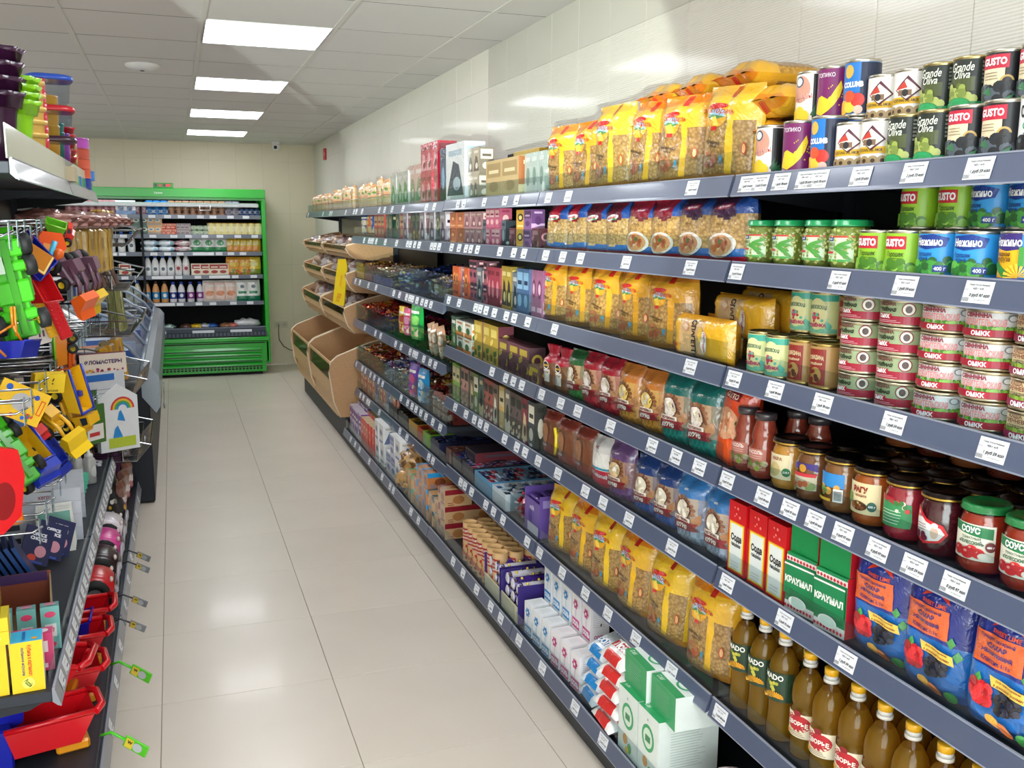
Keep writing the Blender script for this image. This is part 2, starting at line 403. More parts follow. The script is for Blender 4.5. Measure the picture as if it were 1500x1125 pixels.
# front wall with shop window and glazed door behind the camera
wf = MB('wall', '#d8d2c4')
for a, b in (((XL, YF-.12, 0), (-3.9, YF, ZC)), ((-3.9, YF-.12, 0), (.4, YF, .35)), ((-3.9, YF-.12, 2.45), (.4, YF, ZC)), ((.4, YF-.12, 0), (XW, YF, ZC))): wf.box(a, b)
st(wf.build('wall_front'))
m = MB('paper', '#eceae4')
for x in (-3.9, -2.5, -1.1, .34): m.box((x, YF-.08, .35), (x+.06, YF-.03, 2.45))
m.box((-3.9, YF-.08, .35), (.4, YF-.03, .41)); m.box((-3.9, YF-.08, 2.39), (.4, YF-.03, 2.45))
w1 = m.build('window_1'); st(w1)
m = MB('clear', '#eef5f2'); m.box((-3.9, YF-.06, .35), (.4, YF-.055, 2.45)); m.build('window_pane', w1)
# smoke detector, camera, wall switch, socket and cable
m = MB('plastic', '#e9e9e6'); m.lathe([(.0, -.035), (.05, -.035), (.085, -.022), (.1, -.006), (.1, 0)], 24, capb=False)
d = tag(m.build('smoke_detector'), 'round white smoke detector on ceiling tile left of the light panels', 'detector'); d.location = (-.6, 3.45, ZC)
m = MB('dark', '#222'); m.lathe([(.012, -.0375), (.012, -.035)], 10); m.build('sensor', d)
cc = empty('security_camera', (.67, 8.45, ZC)); tag(cc, 'small white dome security camera on ceiling in far corner', 'camera')
m = MB('plastic', '#eceae8'); m.lathe([(.045, -.03), (.05, 0)], 18); m.build('mount', cc)
m = MB('plastic', '#e6e4e2'); m.blob((0, -.01, -.06), .045, n=16, m=10); m.build('housing', cc)
m = MB('plastic', '#15151a'); m.blob((-.012, -.05, -.07), .02, n=12, m=8); m.build('lens', cc)
p = at(478, 226, XW)
m = MB('plastic', '#c8202c'); m.box((XW-.03, p.y-.05, p.z-.06), (XW, p.y+.05, p.z+.06)); m.box((XW-.032, p.y-.055, p.z-.02), (XW-.03, p.y-.048, p.z+.02), '#eee')
tag(m.build('alarm_box'), 'small red alarm box high on right wall near the far corner', 'alarm')
so = empty('wall_socket', (.705, YB-.006, .485)); tag(so, 'white double wall socket right of the green fridge', 'socket')
m = MB('plastic', '#d9d2bc'); m.cbox((-.08, -.012, -.042), (.08, 0, .042), .003); m.build('plate', so)
for x in (-.037, .037):
    m = MB('plastic', '#c9c2ac'); m.T = Matrix.Translation((x, -.012, 0)) @ Matrix.Rotation(math.pi/2, 4, 'X'); m.lathe([(.026, 0), (.026, .004), (.02, .002)], 16); m.build('outlet', so)
m = MB('rubber', '#5c5a4c')
pts = [(.67, YB-.02, .485), (.665, YB-.03, .40), (.67, YB-.02, .3), (.72, YB-.02, .22), (.8, YB-.02, .17), (.9, YB-.02, .16)]
m.tube(pts, .005, 6); tag(m.build('power_cable'), 'dark cable drooping from the wall socket behind the wooden bins', 'cable')
m = MB('rubber', '#d8d4c4')
m.tube([(.42+.06*i, 8.74-.05*math.sin(i*.55), .012) for i in range(12)], .007, 6); tag(m.build('floor_cable'), 'pale cable lying on floor between fridge and wooden bins', 'cable')
# ================================================================ RIGHT SHELVING
X1, XF, XB = 1.13, .785, .69
Z13 = [1.795, 1.592, 1.335, 1.08, .82, .465, .14]; Z45 = [1.79, 1.59, 1.285, .975, .66, .445, .135]
TAGS = {}
PRICE = ['1 руб 78 коп', '1 руб 59 коп', '1 руб 14 коп', '2 руб 73 коп', '0 руб 97 коп', '3 руб 08 коп']
def price_tag(k, near):
    key = (k, near)
    if key in TAGS: return TAGS[key]
    m = MB('paper', '#e4e6ea'); m.box((-.029, -.0006, -.019), (.029, 0, .019))
    P = Pr(m, front(-.0006))
    if near:
        P.text('Товар отечественный', 0, .012, .004, '#444', w=.042, bold=.01); P.text('420 г ж/б', 0, .006, .004, '#333', bold=.01)
        P.text(PRICE[k], .006, -.006, .0075, '#111', w=.042, bold=.03, shear=.2); P.text('1 кг=1 руб 25 коп', .008, -.0135, .003, '#555', w=.03, bold=.01)
        for i in range(7): P.l -= 1; P.rect(-.027+i*.002, -.017, -.0262+i*.002, -.010, '#333', 1)
        P.rect(-.027, .003, -.019, .0038, '#888', 1)
    else:
        P.rect(-.018, .009, .02, .0105, '#8a8c92', 1); P.rect(-.004, -.009, .022, -.004, '#6a6c74', 1); P.rect(-.026, -.016, -.016, -.011, '#777', 1)
    TAGS[key] = m.build('price_tag'); return TAGS[key]
used_tag = set()
def add_tag(parent, o3, x, y, z, near, side=1):
    k = JR.randrange(6) if near else 0
    s = price_tag(k, near); n = (k, near)
    o = s if n not in used_tag else s.copy()
    if n in used_tag: COL.objects.link(o)
    used_tag.add(n); o.parent = parent; o.location = (x-o3[0], y-o3[1], z-o3[2])
    o.rotation_euler = (math.radians(-16), 0, RZ*side + JR.uniform(-.02, .02))
def shelf(unit, o3, y0, y1, zt, xf, xb, tags, guard, near=False, side=1, dense=None):
    """side 1: front faces -X; side -1: front faces +X"""
    X = lambda x: x
    s = side
    m = MB('steel', '#2c3038')
    a, b = sorted((xf+s*.006, xb)); m.cbox((a, y0+.003, zt-.034), (b, y1-.003, zt-.005), .002)
    for y in (y0+.006, y1-.009):      # bracket
        a, b = sorted((xf+s*.03, xb)); m.poly([(xf+s*.03, y, zt-.034), (xb, y, zt-.034), (xb, y, zt-.085), (xf+s*.06, y, zt-.05)], '#1d2026')
    sh = m.build('shelf', unit, o3)
    r = MB('rail', '#515a72' if side == 1 else '#80838c')
    pf = [(xf, zt+.001), (xf-s*.012, zt-.040), (xf-s*.014, zt-.046), (xf-s*.006, zt-.046), (xf+s*.006, zt-.034), (xf+s*.006, zt+.001)]
    r.prism(pf if s == 1 else pf[::-1], y0+.004, y1-.004, 'y')
    r.box((min(xf-s*.001, xf+s*.004), y0+.004, zt+.001), (max(xf-s*.001, xf+s*.004), y1-.004, zt+.004), '#9096a6')
    r.box((min(xf-s*.014, xf-s*.010), y0+.004, zt-.048), (max(xf-s*.014, xf-s*.010), y1-.004, zt-.045), '#9096a6')
    r.build('price_rail', sh, o3)
    for y in tags: add_tag(sh, o3, xf-s*.0072, y, zt-.0205, near, side)
    if guard:
        g = MB('clear', '#eef3f4'); gx = xf+s*.010
        g.box((min(gx, gx+s*.0025), y0+.012, zt-.004), (max(gx, gx+s*.0025), y1-.012, zt+guard)); g.build('front_guard', sh, o3)
    return sh
def unit(name, label, y0, y1, zs, tagsets, guards, near, xb=X1):
    o3 = (.92, (y0+y1)/2, 0); u = empty(name, o3); tag(u, label, 'shelving', 'metal shelving bays along the right wall')
    m = MB('steel', '#1b1d22')
    m.box((X1-.006, y0+.02, .05), (X1, y1-.02, zs[0]-.01)); bp = m.build('back_panel', u, o3)
    for y in (y0, y1):
        m = MB('steel', '#23262d'); m.box((X1-.035, y-.012, 0), (X1+.005, y+.012, zs[0]+.0)); m.build('upright', u, o3)
    m = MB('steel', '#33363a'); m.box((XB+.02, y0+.002, .004), (XB+.03, y1-.002, .10)); m.box((XB+.03, y0+.002, .01), (X1-.04, y0+.008, .1)); m.build('kick_plate', u, o3)
    for i, z in enumerate(zs):
        base = i == len(zs)-1
        shelf(u, o3, y0, y1, z, XB if base else XF, X1-.008, tagsets[i], guards[i], near)
    return u
def ty(z, pxs, X=.78): return [yat(p, X, z-.02) for p in pxs]
def rt(y0, y1, n, sd):
    r = random.Random(sd); L = sorted(y0+.08+(y1-y0-.16)*r.random() for _ in range(n)); out = []
    for y in L:
        if not out or y-out[-1] > .062: out.append(y)
    return out
unit('shelving_unit', 'nearest dark metal shelving bay on the right with cans, jars and oil', -2.02, -.745, Z13,
     [ty(1.79, (1095, 1115, 1145, 1180, 1200, 1262, 1340, 1435)), ty(1.59, (1080, 1230, 1327, 1434)), ty(1.335, (1076, 1136, 1206, 1310, 1455)), ty(1.08, (1066, 1119, 1158, 1195, 1236, 1287, 1340, 1400)), ty(.82, (1066, 1150, 1240)), ty(.465, (1056,)), []],
     [0, 0, .045, .05, .05, .05, .05], True)
unit('shelving_unit', 'second dark metal shelving bay on the right with pasta and flour bags', -.74, .53, Z13,
     [ty(1.79, (804, 833, 1015)), ty(1.59, (800, 825, 851, 918, 1012)), ty(1.335, (813, 1012)), ty(1.08, (794, 822, 847, 895, 956, 991, 1025)), ty(.82, (789, 818, 858, 884, 922, 985)), ty(.465, (791, 824, 858, 891, 932, 984)), ty(.14, (759, 793, 841, 882, 930), .68)],
     [.06]*7, True)
unit('shelving_unit', 'third dark metal shelving bay on the right with small cartons', .53, 1.81, Z13,
     [rt(.53, 1.81, 5, 1), rt(.53, 1.81, 12, 2), rt(.53, 1.81, 16, 3), rt(.53, 1.81, 6, 4), rt(.53, 1.81, 15, 5), rt(.53, 1.81, 12, 6), rt(.53, 1.81, 9, 7)],
     [.06, .07, .08, .08, .08, .06, .07], False)
unit('shelving_unit', 'fourth dark metal shelving bay on the right with wrapped sweets', 1.815, 3.09, Z45,
     [rt(1.81, 3.09, 7, 8), rt(1.81, 3.09, 10, 9), rt(1.81, 3.09, 12, 10), rt(1.81, 3.09, 13, 11), rt(1.81, 3.09, 13, 12), rt(1.81, 3.09, 8, 13), rt(1.81, 3.09, 8, 14)],
     [.07, .07, .15, .15, .15, .06, .07], False)
unit('shelving_unit', 'fifth dark metal shelving bay on the right beside the wooden bins', 3.09, 4.37, Z45,
     [rt(3.09, 4.37, 8, 15), rt(3.09, 4.37, 9, 16), rt(3.09, 4.37, 4, 17), rt(3.09, 4.37, 4, 18), rt(3.09, 4.37, 9, 19), rt(3.09, 4.37, 9, 20), rt(3.09, 4.37, 6, 21)],
     [.07, .07, .12, .12, .12, .06, .07], False)
# ---- wooden bread bins at the far end
def bin_stand():
    o3 = (.92, 5.62, 0); u = empty('bin_stand', o3); tag(u, 'far stand of curved pale wooden bread bins on a dark metal base', 'stand')
    m = MB('steel', '#33363a'); m.box((.71, 4.375, .004), (.72, 6.87, .2)); m.box((.71, 6.85, .004), (1.12, 6.87, .2)); m.box((.70, 4.375, .2), (1.12, 6.87, .215)); m.build('base', u, o3)
    m = MB('steel', '#d0c9ba'); m.box((1.124, 4.4, .2), (1.13, 6.86, 1.78)); m.build('back_panel', u, o3)
    for y in (4.375, 5.62, 6.87):
        m = MB('steel', '#5a5c60'); m.box((1.095, y-.012, 0), (1.135, y+.012, 1.78)); m.build('upright', u, o3)
    for a, b, sd in ((4.375, 5.62, 1), (5.62, 6.87, 2)): shelf(u, o3, a, b, 1.79, XF, X1-.008, rt(a, b, 3, sd), .07)
    WO = '#c79a6b'; ED = '#ecd6b4'
    def bin_(y0, y1, zb, zt, xf, deep):
        m = MB('wood', WO)
        # side boards: curved outline
        def side(y, t=.016):
            top = [(X1-.02, zt+.04), (X1-.12, zt+.03), (X1-.25, zt-.005), (xf+.05, zt-.075*deep), (xf, zt-.11*deep), (xf-.012, zt-.17*deep)]
            bot = [(xf+.02, zb+.10*deep), (xf+.07, zb+.0), (X1-.1, zb-.02), (X1-.02, zb-.02)]
            m.prism(top+bot, y, y+t, 'y'); pts = [(x, y+t/2, z) for x, z in top+bot[:2]]
            e = MB('wood', ED); e.tube([(p[0], p[1], p[2]) for p in pts], .0085, 6); return e
        e1 = side(y0); e2 = side(y1-.016)
        m.box((xf+.06, y0+.016, zb), (X1-.02, y1-.016, zb+.015)); m.box((X1-.035, y0+.016, zb), (X1-.02, y1-.016, zt+.03))
        b = m.build('bin', u, o3)
        e1.build('edge_band', b, o3); e2.build('edge_band', b, o3)
        hgt = zt-.11*deep - zb
        for q, (lo, hi) in enumerate(((.02, .30), (.36, .62))):
            s = MB('wood', '#d6ad7c'); s.cbox((xf+.045-.03*q, y0+.014, zb+hgt*lo), (xf+.057-.03*q, y1-.014, zb+hgt*hi), .003); s.build('front_slat', b, o3)
        s = MB('wood', '#d6ad7c'); s.cbox((xf+.004, y0+.014, zb+hgt*.93), (xf+.016, y1-.014, zb+hgt*.99), .003); s.build('front_slat', b, o3)
        g = MB('clear', '#b9c8b8'); g.box((xf+.006, y0+.014, zb+hgt*.66), (xf+.009, y1-.014, zb+hgt*.93)); g.build('front_pane', b, o3)
        return b
    for a, b in ((4.385, 5.61), (5.63, 6.86)):
        bin_(a, b, .215, .78, .60, 1.25)
        bin_(a, b, .86, 1.12, .72, .6)
        bin_(a, b, 1.17, 1.36, .74, .45)
        bin_(a, b, 1.42, 1.56, .745, .35)
    return u
bin_stand()
# ================================================================ GREEN FRIDGE
FX0, FX1, FY0, FY1 = -2.05, .50, 8.12, 8.84
def zf(py, Y=8.2): return aty(300, py, Y).z
FZ = [zf(p) for p in (315, 343.5, 369, 403, 442, 481)]
GR = '#0aa81b'
def fridge():
    o3 = ((FX0+FX1)/2, 8.45, 0); u = empty('fridge', o3); tag(u, 'green open-front refrigerated dairy cabinet with black shelves against the back wall', 'fridge')
    m = MB('plastic', GR)
    for x0, x1 in ((FX0, FX0+.045), (FX1-.045, FX1)): m = MB('plastic', GR); m.cbox((x0, FY0, .13), (x1, FY1, 2.045), .004); m.build('side_panel', u, o3)
    m = MB('plastic', GR); m.box((FX0+.045, FY0-.009, 1.93), (FX1-.045, FY0+.0, 1.955), '#0e7a1c'); m.cbox((FX0, FY0-.01, 1.955), (FX1, FY0+.07, 2.05), .005); m.build('header', u, o3)
    m = MB('steel', '#a8a8a2'); m.box((FX0+.046, FY0+.07, 1.96), (FX1-.046, FY1, 2.03)); m.build('top_panel', u, o3)
    h = MB('paper', '#e8ffe8'); P = Pr(h, lambda x, z, e: (-.60+x, FY0-.0102-e, 2.0+z)); P.text('Lisovna', 0, 0, .02, '#e8ffe8'); h.build('header_lettering', u, o3)
    m = MB('dark', '#0d0f14'); m.box((FX0+.045, FY1-.03, .4), (FX1-.045, FY1, 1.95)); m.box((-.80, FY0+.06, .5), (-.775, FY1-.03, 1.92)); m.build('inner_liner', u, o3)
    m = MB('steel', '#e6e9ec'); m.cbox((FX0+.05, FY0+.03, 1.855), (FX1-.07, FY0+.10, 1.90), .008, '#dfe3e8'); m.build('night_blind', u, o3)
    m = MB('plastic', '#f2f2f2'); x = aty(300, 300, FY0+.03).x; m.tube([(x-.055, FY0+.025, 1.87), (x-.055, FY0+.02, 1.82), (x+.055, FY0+.02, 1.82), (x+.055, FY0+.025, 1.87)], .007, 6); m.build('blind_handle', u, o3)
    for (a, b) in ((FX0+.06, -.42), (-.40, FX1-.09)):
        m = MB('led', '#f4f9ff'); m.box((a, FY0+.06, 1.947), (b, FY0+.09, 1.955)); m.build('lamp_tube', u, o3)
    for i, z in enumerate(FZ[:5]):
        for a, b in ((FX0+.05, -.80), (-.775, FX1-.05)):
            m = MB('steel', '#3c4250'); m.cbox((a, FY0+.07, z-.03), (b, FY1-.03, z-.006), .002); s = m.build('shelf', u, o3)
            r = MB('rail', '#59606f'); r.box((a, FY0+.055, z-.042), (b, FY0+.07, z+.002)); r.build('price_rail', s, o3)
            rd = random.Random(i*7+int(a*10)); x = a+.06
            while x < b-.08:
                if i in (2, 3, 4, 1) and rd.random() < .3 and x < b-.26:
                    w = .22; q = MB('paper', '#e8eaee'); q.box((x, FY0+.052, z-.036), (x+w, FY0+.055, z-.004)); q.build('price_strip', s, o3); x += w+.02
                else:
                    q = MB('paper', '#dfe2e8'); q.box((x, FY0+.052, z-.036), (x+.07, FY0+.055, z-.004)); q.build('price_tag', s, o3); x += .07+.05+.12*rd.random()
    z = FZ[5]
    m = MB('steel', '#343b46'); m.prism([(FY0-.02, z-.09), (FY0-.02, z-.03), (FY0+.02, z), (FY1-.04, z-.02), (FY1-.04, z-.09)], FX0+.045, FX1-.045, 'x'); m.box((FX0+.045, FY0+.03, z-.01), (FX1-.045, FY0+.05, z+.012), '#7b828e'); m.build('bottom_tray', u, o3)
    m = MB('steel', '#20262f')
    for i in range(60): x = FX0+.08+i*.041; m.box((x, FY0-.024, z-.082), (x+.022, FY0-.018, z-.045), '#596270')
    m.build('air_grille', u, o3)
    for x0, x1 in ((-.35, -.1), (.05, .3), (-.72, -.6)):
        m = MB('paper', '#dfe5ee'); m.box((x0+.02, FY0-.0235, z-.04), (x1, FY0-.0205, z-.012)); m.build('price_strip', u, o3)
    zt = z-.10
    m = MB('plastic', GR); m.cbox((FX0, FY0-.025, zt-.045), (FX1-.01, FY0+.03, zt), .006); m.cbox((FX0, FY0+.0, .15), (FX1-.02, FY0+.03, zt-.05), .003)
    m.build('front_panel', u, o3)
    n = 0
    for q in range(4):
        zz = zt-.115-q*.058
        m = MB('plastic', '#0fa325'); m.prism([(FY0-.018, zz-.034), (FY0+.0, zz-.004), (FY0+.0, zz), (FY0-.024, zz-.028)], FX0+.05, FX1-.10, 'x'); m.box((FX0+.05, FY0-.002, zz-.044), (FX1-.10, FY0-.0005, zz-.032), '#052d0b'); m.build('louvre', u, o3)
    m = MB('dark', '#0a0d0c'); m.box((FX0+.05, FY0-.0015, zt-.075), (FX1-.06, FY0-.0005, zt-.062), '#06330d'); m.build('panel_gap', u, o3)
    m = MB('plastic', GR); m.box((FX0+.02, FY0+.02, .035), (FX1-.05, FY0+.04, .145)); kp = m.build('kick_panel', u, o3)
    m = MB('dark', '#04140a')
    for i in range(62):
        for j in range(3):
            x = FX1-.12-i*.0385; zz = .062+j*.026; m.box((x, FY0+.017, zz), (x+.024, FY0+.0195, zz+.017))
    m.build('vent_holes', kp, o3)['kind'] = 'stuff'
    m = MB('dark', '#0a0b0c'); m.box((FX0+.05, FY0+.06, 0), (FX1-.09, FY1-.05, .04)); m.build('foot', u, o3)
    return u
fridge()
x = aty(239, 271, FY0+.03).x
u = empty('control_box', (x, FY0+.06, 2.05)); tag(u, 'small green control box with red lights on top of the fridge', 'control box')
m = MB('plastic', '#14902a'); m.cbox((-.1, -.03, 0), (.1, .05, .055), .004); m.build('case', u)
for dx, c, w in ((-.075, '#222', .012), (-.03, '#e0331f', .012), (.01, '#222', .012), (.05, '#e81c1c', .025)):
    m = MB('plastic', c); m.box((dx-w, -.034, .015), (dx+w, -.03, .042)); m.build('switch', u)
# ================================================================ PRODUCT MODELS (front faces local -Y, base at z = 0)
def can(r, h, col, pr, metal='#c9c4b4', name='can', n=32, mk_='metal'):
    def mk():
        u = empty(name); m = MB(mk_, metal)
        m.lathe([(r*.93, 0), (r, .001), (r, .004), (r*.975, .006), (r*.975, h-.006), (r, h-.004), (r, h-.001), (r*.95, h), (r*.93, h-.004), (0.001, h-.004)], n, capt=False); m.build('tin_body', u)
        l = MB('card', col); l.lathe([(r*.985, .0065), (r*.985, h-.0065)], n, capb=False, capt=False)
        pr(Pr(l, cyl(r*.985), 'card'), r, h); l.build('paper_label', u); return u
    return Proto(mk)
def p_pine(P, r, h):
    P.rect(.022, .008, .10, h-.008, '#141416', 16); P.rect(-.034, .008, .018, h-.008, '#f1e6dc', 10); P.ell(-.008, h*.66, .024, .03, '#d79a83'); P.ell(-.012, h*.8, .012, .012, '#1d4c6a'); P.ell(-.012, h*.8, .009, .009, '#dfe8e0')
    P.text('АНАНАСЫ', -.004, h*.5, .012, '#fff4ea', w=.05, bold=.04, rot=.15); P.text('АНАНАСЫ', -.004, h*.5, .011, '#c23a2c', w=.048, bold=.0, rot=.15)
    for a, b, q in ((-.026, .02, .012), (-.008, .026, .013), (.004, .018, .012)): P.ell(a, b, q, q*1.1, '#f2cc2c')
    for i in range(5): P.poly([(.018, .02), (.03+.006*i, .045-.008*i), (.028+.005*i, .03-.006*i)], '#1c5a34')
def p_mango(P, r, h):
    P.text('ТОПИКО', -.004, h*.83, .009, '#f3e6ef', w=.042, bold=.01)
    P.poly([(-.03, .018), (-.022, .05), (-.012, .055), (-.002, .035), (.006, .05), (.022, .06), (.03, .085), (.034, .07), (.028, .05), (.018, .034), (.006, .022), (-.01, .012)], '#f2d22c')
    P.spots(.004, .03, .04, .075, 14, .0016, ['#e9c52c'], 3); P.text('300 г', -.02, .012, .004, '#e8c8dc')
def p_blue(P, r, h):
    P.rect(-.034, .05, .012, h-.008, '#1f78c8', 9); P.rect(.012, .008, .10, h-.008, '#12203e', 14); P.ell(-.014, h*.79, .011, .014, '#d7b24a'); P.text('COLUMB', -.004, h*.56, .012, '#ffffff', w=.044, bold=.05)
    for a, b, q, c in ((-.026, .02, .015, '#f0b830'), (-.008, .022, .014, '#f3d040'), (.008, .034, .014, '#d9342a'), (-.01, .042, .012, '#e6552e'), (.01, .014, .009, '#e8c0b0')): P.ell(a, b, q, q, c)
def p_olA(P, r, h):
    P.rect(-.045, .03, .045, .043, '#e8b92a'); P.poly([(.004, h-.014), (.03, h*.58), (.004, h*.36), (-.022, h*.58)], '#5a1f33'); P.poly([(.002, h-.02), (.026, h*.58), (.002, h*.40), (-.019, h*.58)], '#e7e1d8')
    P.poly([(-.02, h*.58), (-.002, h*.75), (.004, h*.62)], '#c9402e'); P.rect(-.014, h*.47, .012, h*.58, '#8a6a50', 3); P.ell(0, h*.52, .006, .007, '#2f2a2c'); P.text('ACEITUNAS DEL AMOR', 0, .0365, .006, '#4a2a18', w=.05)
    for a in (-.024, -.008, .009, .025): P.ell(a, .016, .0095, .0095, '#a98f63'); P.ell(a, .016, .004, .004, '#4a3320')
def p_grande(P, r, h):
    P.rect(-.035, .035, .016, .06, '#4c552d', 8); P.text('Grande', -.008, h*.80, .016, '#eef2e0', w=.042, shear=.3, bold=.01); P.text('Oliva', -.008, h*.66, .014, '#eef2e0', w=.03, shear=.3, bold=.01)
    P.spots(-.034, .02, .016, .045, 26, .007, ['#9fae52', '#7f9140', '#b8c46a', '#66752f'], 4); P.rect(-.055, .006, .055, .016, '#1d8a4c'); P.ell(-.012, .014, .022, .01, '#1d8a4c'); P.ell(-.012, .014, .02, .0085, '#2aa35e')
    for i in range(6): P.text('ОЛИВКИ ФАРШ', .036, h*.86-i*.007, .004, '#c8ccc0', w=.022)
def p_gustoB(P, r, h):
    P.rect(-.036, .012, .008, h-.012, '#ead9b4', 8); P.rect(-.038, h*.66, .014, h*.9, '#c3213c', 9); P.text('GUSTO', -.011, h*.78, .013, '#fff', w=.042, bold=.04)
    P.ell(.012, h*.42, .0115, .0115, '#c9a65a'); P.ell(.012, h*.42, .008, .008, '#2a2420'); P.lines(-.028, h*.58, .0, 3, .005, '#8a7a60')
    P.spots(-.034, .012, .022, .034, 22, .009, ['#20242a', '#3b434c', '#14171b', '#566069'], 5); P.poly([(-.03, .024), (-.015, .034), (-.01, .018)], '#3f7a50'); P.poly([(.01, .012), (.024, .02), (.02, .008)], '#3f8a58'); P.rect(-.05, .006, .05, .009, '#1b6e3c')
def p_olivki(P, r, h):
    P.text('ЧЁРНЫЕ', -.006, h*.87, .006, '#6a2f5a', w=.03, bold=.03); P.text('ОЛИВКИ', 0, h*.72, .02, '#1a1a1c', w=.058, bold=.05, rot=.08, arc=-4)
    P.ell(0, h*.5, .023, .0115, '#2c8f5e'); P.ell(0, h*.5, .020, .009, '#d9efe2'); P.text('El Plein', 0, h*.5, .009, '#1f7a4c', w=.03, shear=.3); P.lines(-.02, h*.37, .022, 2, .004, '#555')
    for a, b, q in ((-.022, .022, .014), (.002, .018, .013), (.022, .028, .0145), (-.008, .03, .01)): P.ell(a, b, q, q*.95, '#17171a'); P.ell(a-.004, b+.004, q*.3, q*.25, '#5a6068')
def p_gustoG(P, r, h):
    P.rect(-.034, h*.58, .016, h*.86, '#c81f30', 8); P.text('GUSTO', -.009, h*.72, .015, '#fff', w=.044, bold=.05); P.text('Горошек', -.004, h*.46, .012, '#24441a', w=.034, shear=.2)
    P.lines(-.014, h*.37, .012, 2, .004, '#466a2a'); P.spots(-.036, .010, .03, .026, 34, .0075, ['#86c23c', '#5d9c28', '#a4d65a', '#4c8422'], 6)
def p_nez(P, r, h):
    P.poly([(-.038, h*.88), (.0, h*.92), (.028, h*.84), (.022, h*.66), (-.012, h*.6), (-.038, h*.66)], '#123a8c'); P.text('Нежино', -.008, h*.76, .014, '#fff', w=.05, bold=.03); P.text('Горошек', -.016, h*.5, .010, '#10307c', w=.034, shear=.2); P.text('зелёный', -.018, h*.42, .006, '#10307c', w=.022)
    P.spots(-.038, .01, .036, .034, 40, .008, ['#3f9a3a', '#2c7a2e', '#62b84a', '#235f28'], 7); P.rect(.004, .012, .026, .024, '#143a90', 5); P.text('400 г', .015, .018, .007, '#fff', w=.018)
    P.rect(.046, .008, .062, .05, '#e8ecef', 4)
    for i in range(5): P.l -= 1; P.rect(.048+.0026*i, .012, .0492+.0026*i, .046, '#222', 1)
def p_nezc(P, r, h):
    P.rect(-.04, .008, .012, h*.68, '#f3b81e', 9); P.poly([(-.04, h*.93), (.014, h*.96), (.014, h*.66), (-.01, h*.62), (-.04, h*.68)], '#3b2a7a'); P.text('Нежино', -.01, h*.79, .014, '#fff', w=.05, bold=.03); P.text('Сладкая', -.018, h*.56, .009, '#5a2c10', w=.032); P.text('кукуруза', -.018, h*.45, .009, '#5a2c10', w=.034)
    P.poly([(-.04, .03), (-.03, .038), (.0, .016), (-.01, .008)], '#2d8a3a')
    for i in range(9): a = math.pi*i/8; P.poly([(.012, .012), (.012+.022*math.cos(a), .012+.022*math.sin(a)), (.012+.022*math.cos(a+.25), .012+.022*math.sin(a+.25))], '#f6c83a')
    P.rect(.012, .03, .05, .06, '#3f9a3a'); P.rect(-.05, .006, .06, .010, '#2a2f8c')
CAN_PINE = can(.0375, .118, '#efe9e0', p_pine); CAN_MANGO = can(.0375, .118, '#7c1f62', p_mango); CAN_BLUE = can(.0375, .118, '#2a6fb4', p_blue)
CAN_OLA = can(.0365, .0975, '#e9e6e0', p_olA); CAN_GRANDE = can(.0365, .0975, '#20281f', p_grande, '#bfae7a'); CAN_GUSB = can(.0365, .0975, '#15161a', p_gustoB); CAN_OLIV = can(.037, .0985, '#eceeee', p_olivki)
CAN_GUSG = can(.039, .086, '#9bcc2c', p_gustoG); CAN_NEZ = can(.0405, .086, '#2f9ade', p_nez); CAN_NEZC = can(.041, .086, '#3c9ae0', p_nezc)
def p_berez(P, r, h):
    P.rect(-.05, h-.022, .05, h-.008, '#45b39b'); P.rect(-.05, .008, .05, .018, '#7cc9a8'); P.spots(-.03, .02, .03, h-.03, 16, .006, ['#58bfa4', '#9ad8b4'], 2); P.ell(0, h*.5, .024, .036, '#ece7a8'); P.text('БЕРЕЗОВСКАЯ', 0, h*.66, .009, '#2a6a58', w=.042, arc=6, bold=.03)
    P.ell(-.006, h*.45, .007, .009, '#d84a6a'); P.spots(-.012, h*.34, .014, h*.5, 7, .004, ['#d84a6a', '#c23a3a', '#58bfa4'], 8); P.text('ТУШЁНКА', 0, .027, .010, '#c8286a', w=.044, bold=.05)
def p_gold(P, r, h):
    P.rect(-.022, .01, .022, h-.012, '#8f2c26', 7); P.text('ГОВЯДИНА', 0, h*.70, .011, '#ecd9a8', w=.036, arc=8); P.text('ТУШЁНАЯ', 0, h*.57, .006, '#ecd9a8', w=.03); P.ell(0, h*.32, .014, .017, '#b08a4a'); P.spots(-.01, h*.22, .012, h*.4, 7, .005, ['#5a2a1c', '#8f2c26'], 3)
def p_gov(P, r, h):
    P.rect(-.08, .006, .08, h*.40, '#a81f38', 26); P.text('ГОВЯДИНА', -.018, h*.82, .008, '#6f1f2c', w=.044, bold=.04); P.text('ТУШЁНАЯ', -.016, h*.64, .009, '#23301c', w=.046, bold=.06); P.rect(-.036, h*.30, -.004, h*.48, '#c02038', 6); P.text('ОМКК', -.020, h*.39, .0085, '#fff', w=.026, bold=.04)
    P.ell(.027, h*.66, .0125, .0125, '#8a2430'); P.ell(.027, h*.66, .0105, .0105, '#e8e4d4'); P.ell(.027, h*.66, .006, .007, '#4a3028'); P.lines(-.034, .012, .02, 2, .003, '#d8a0a8')
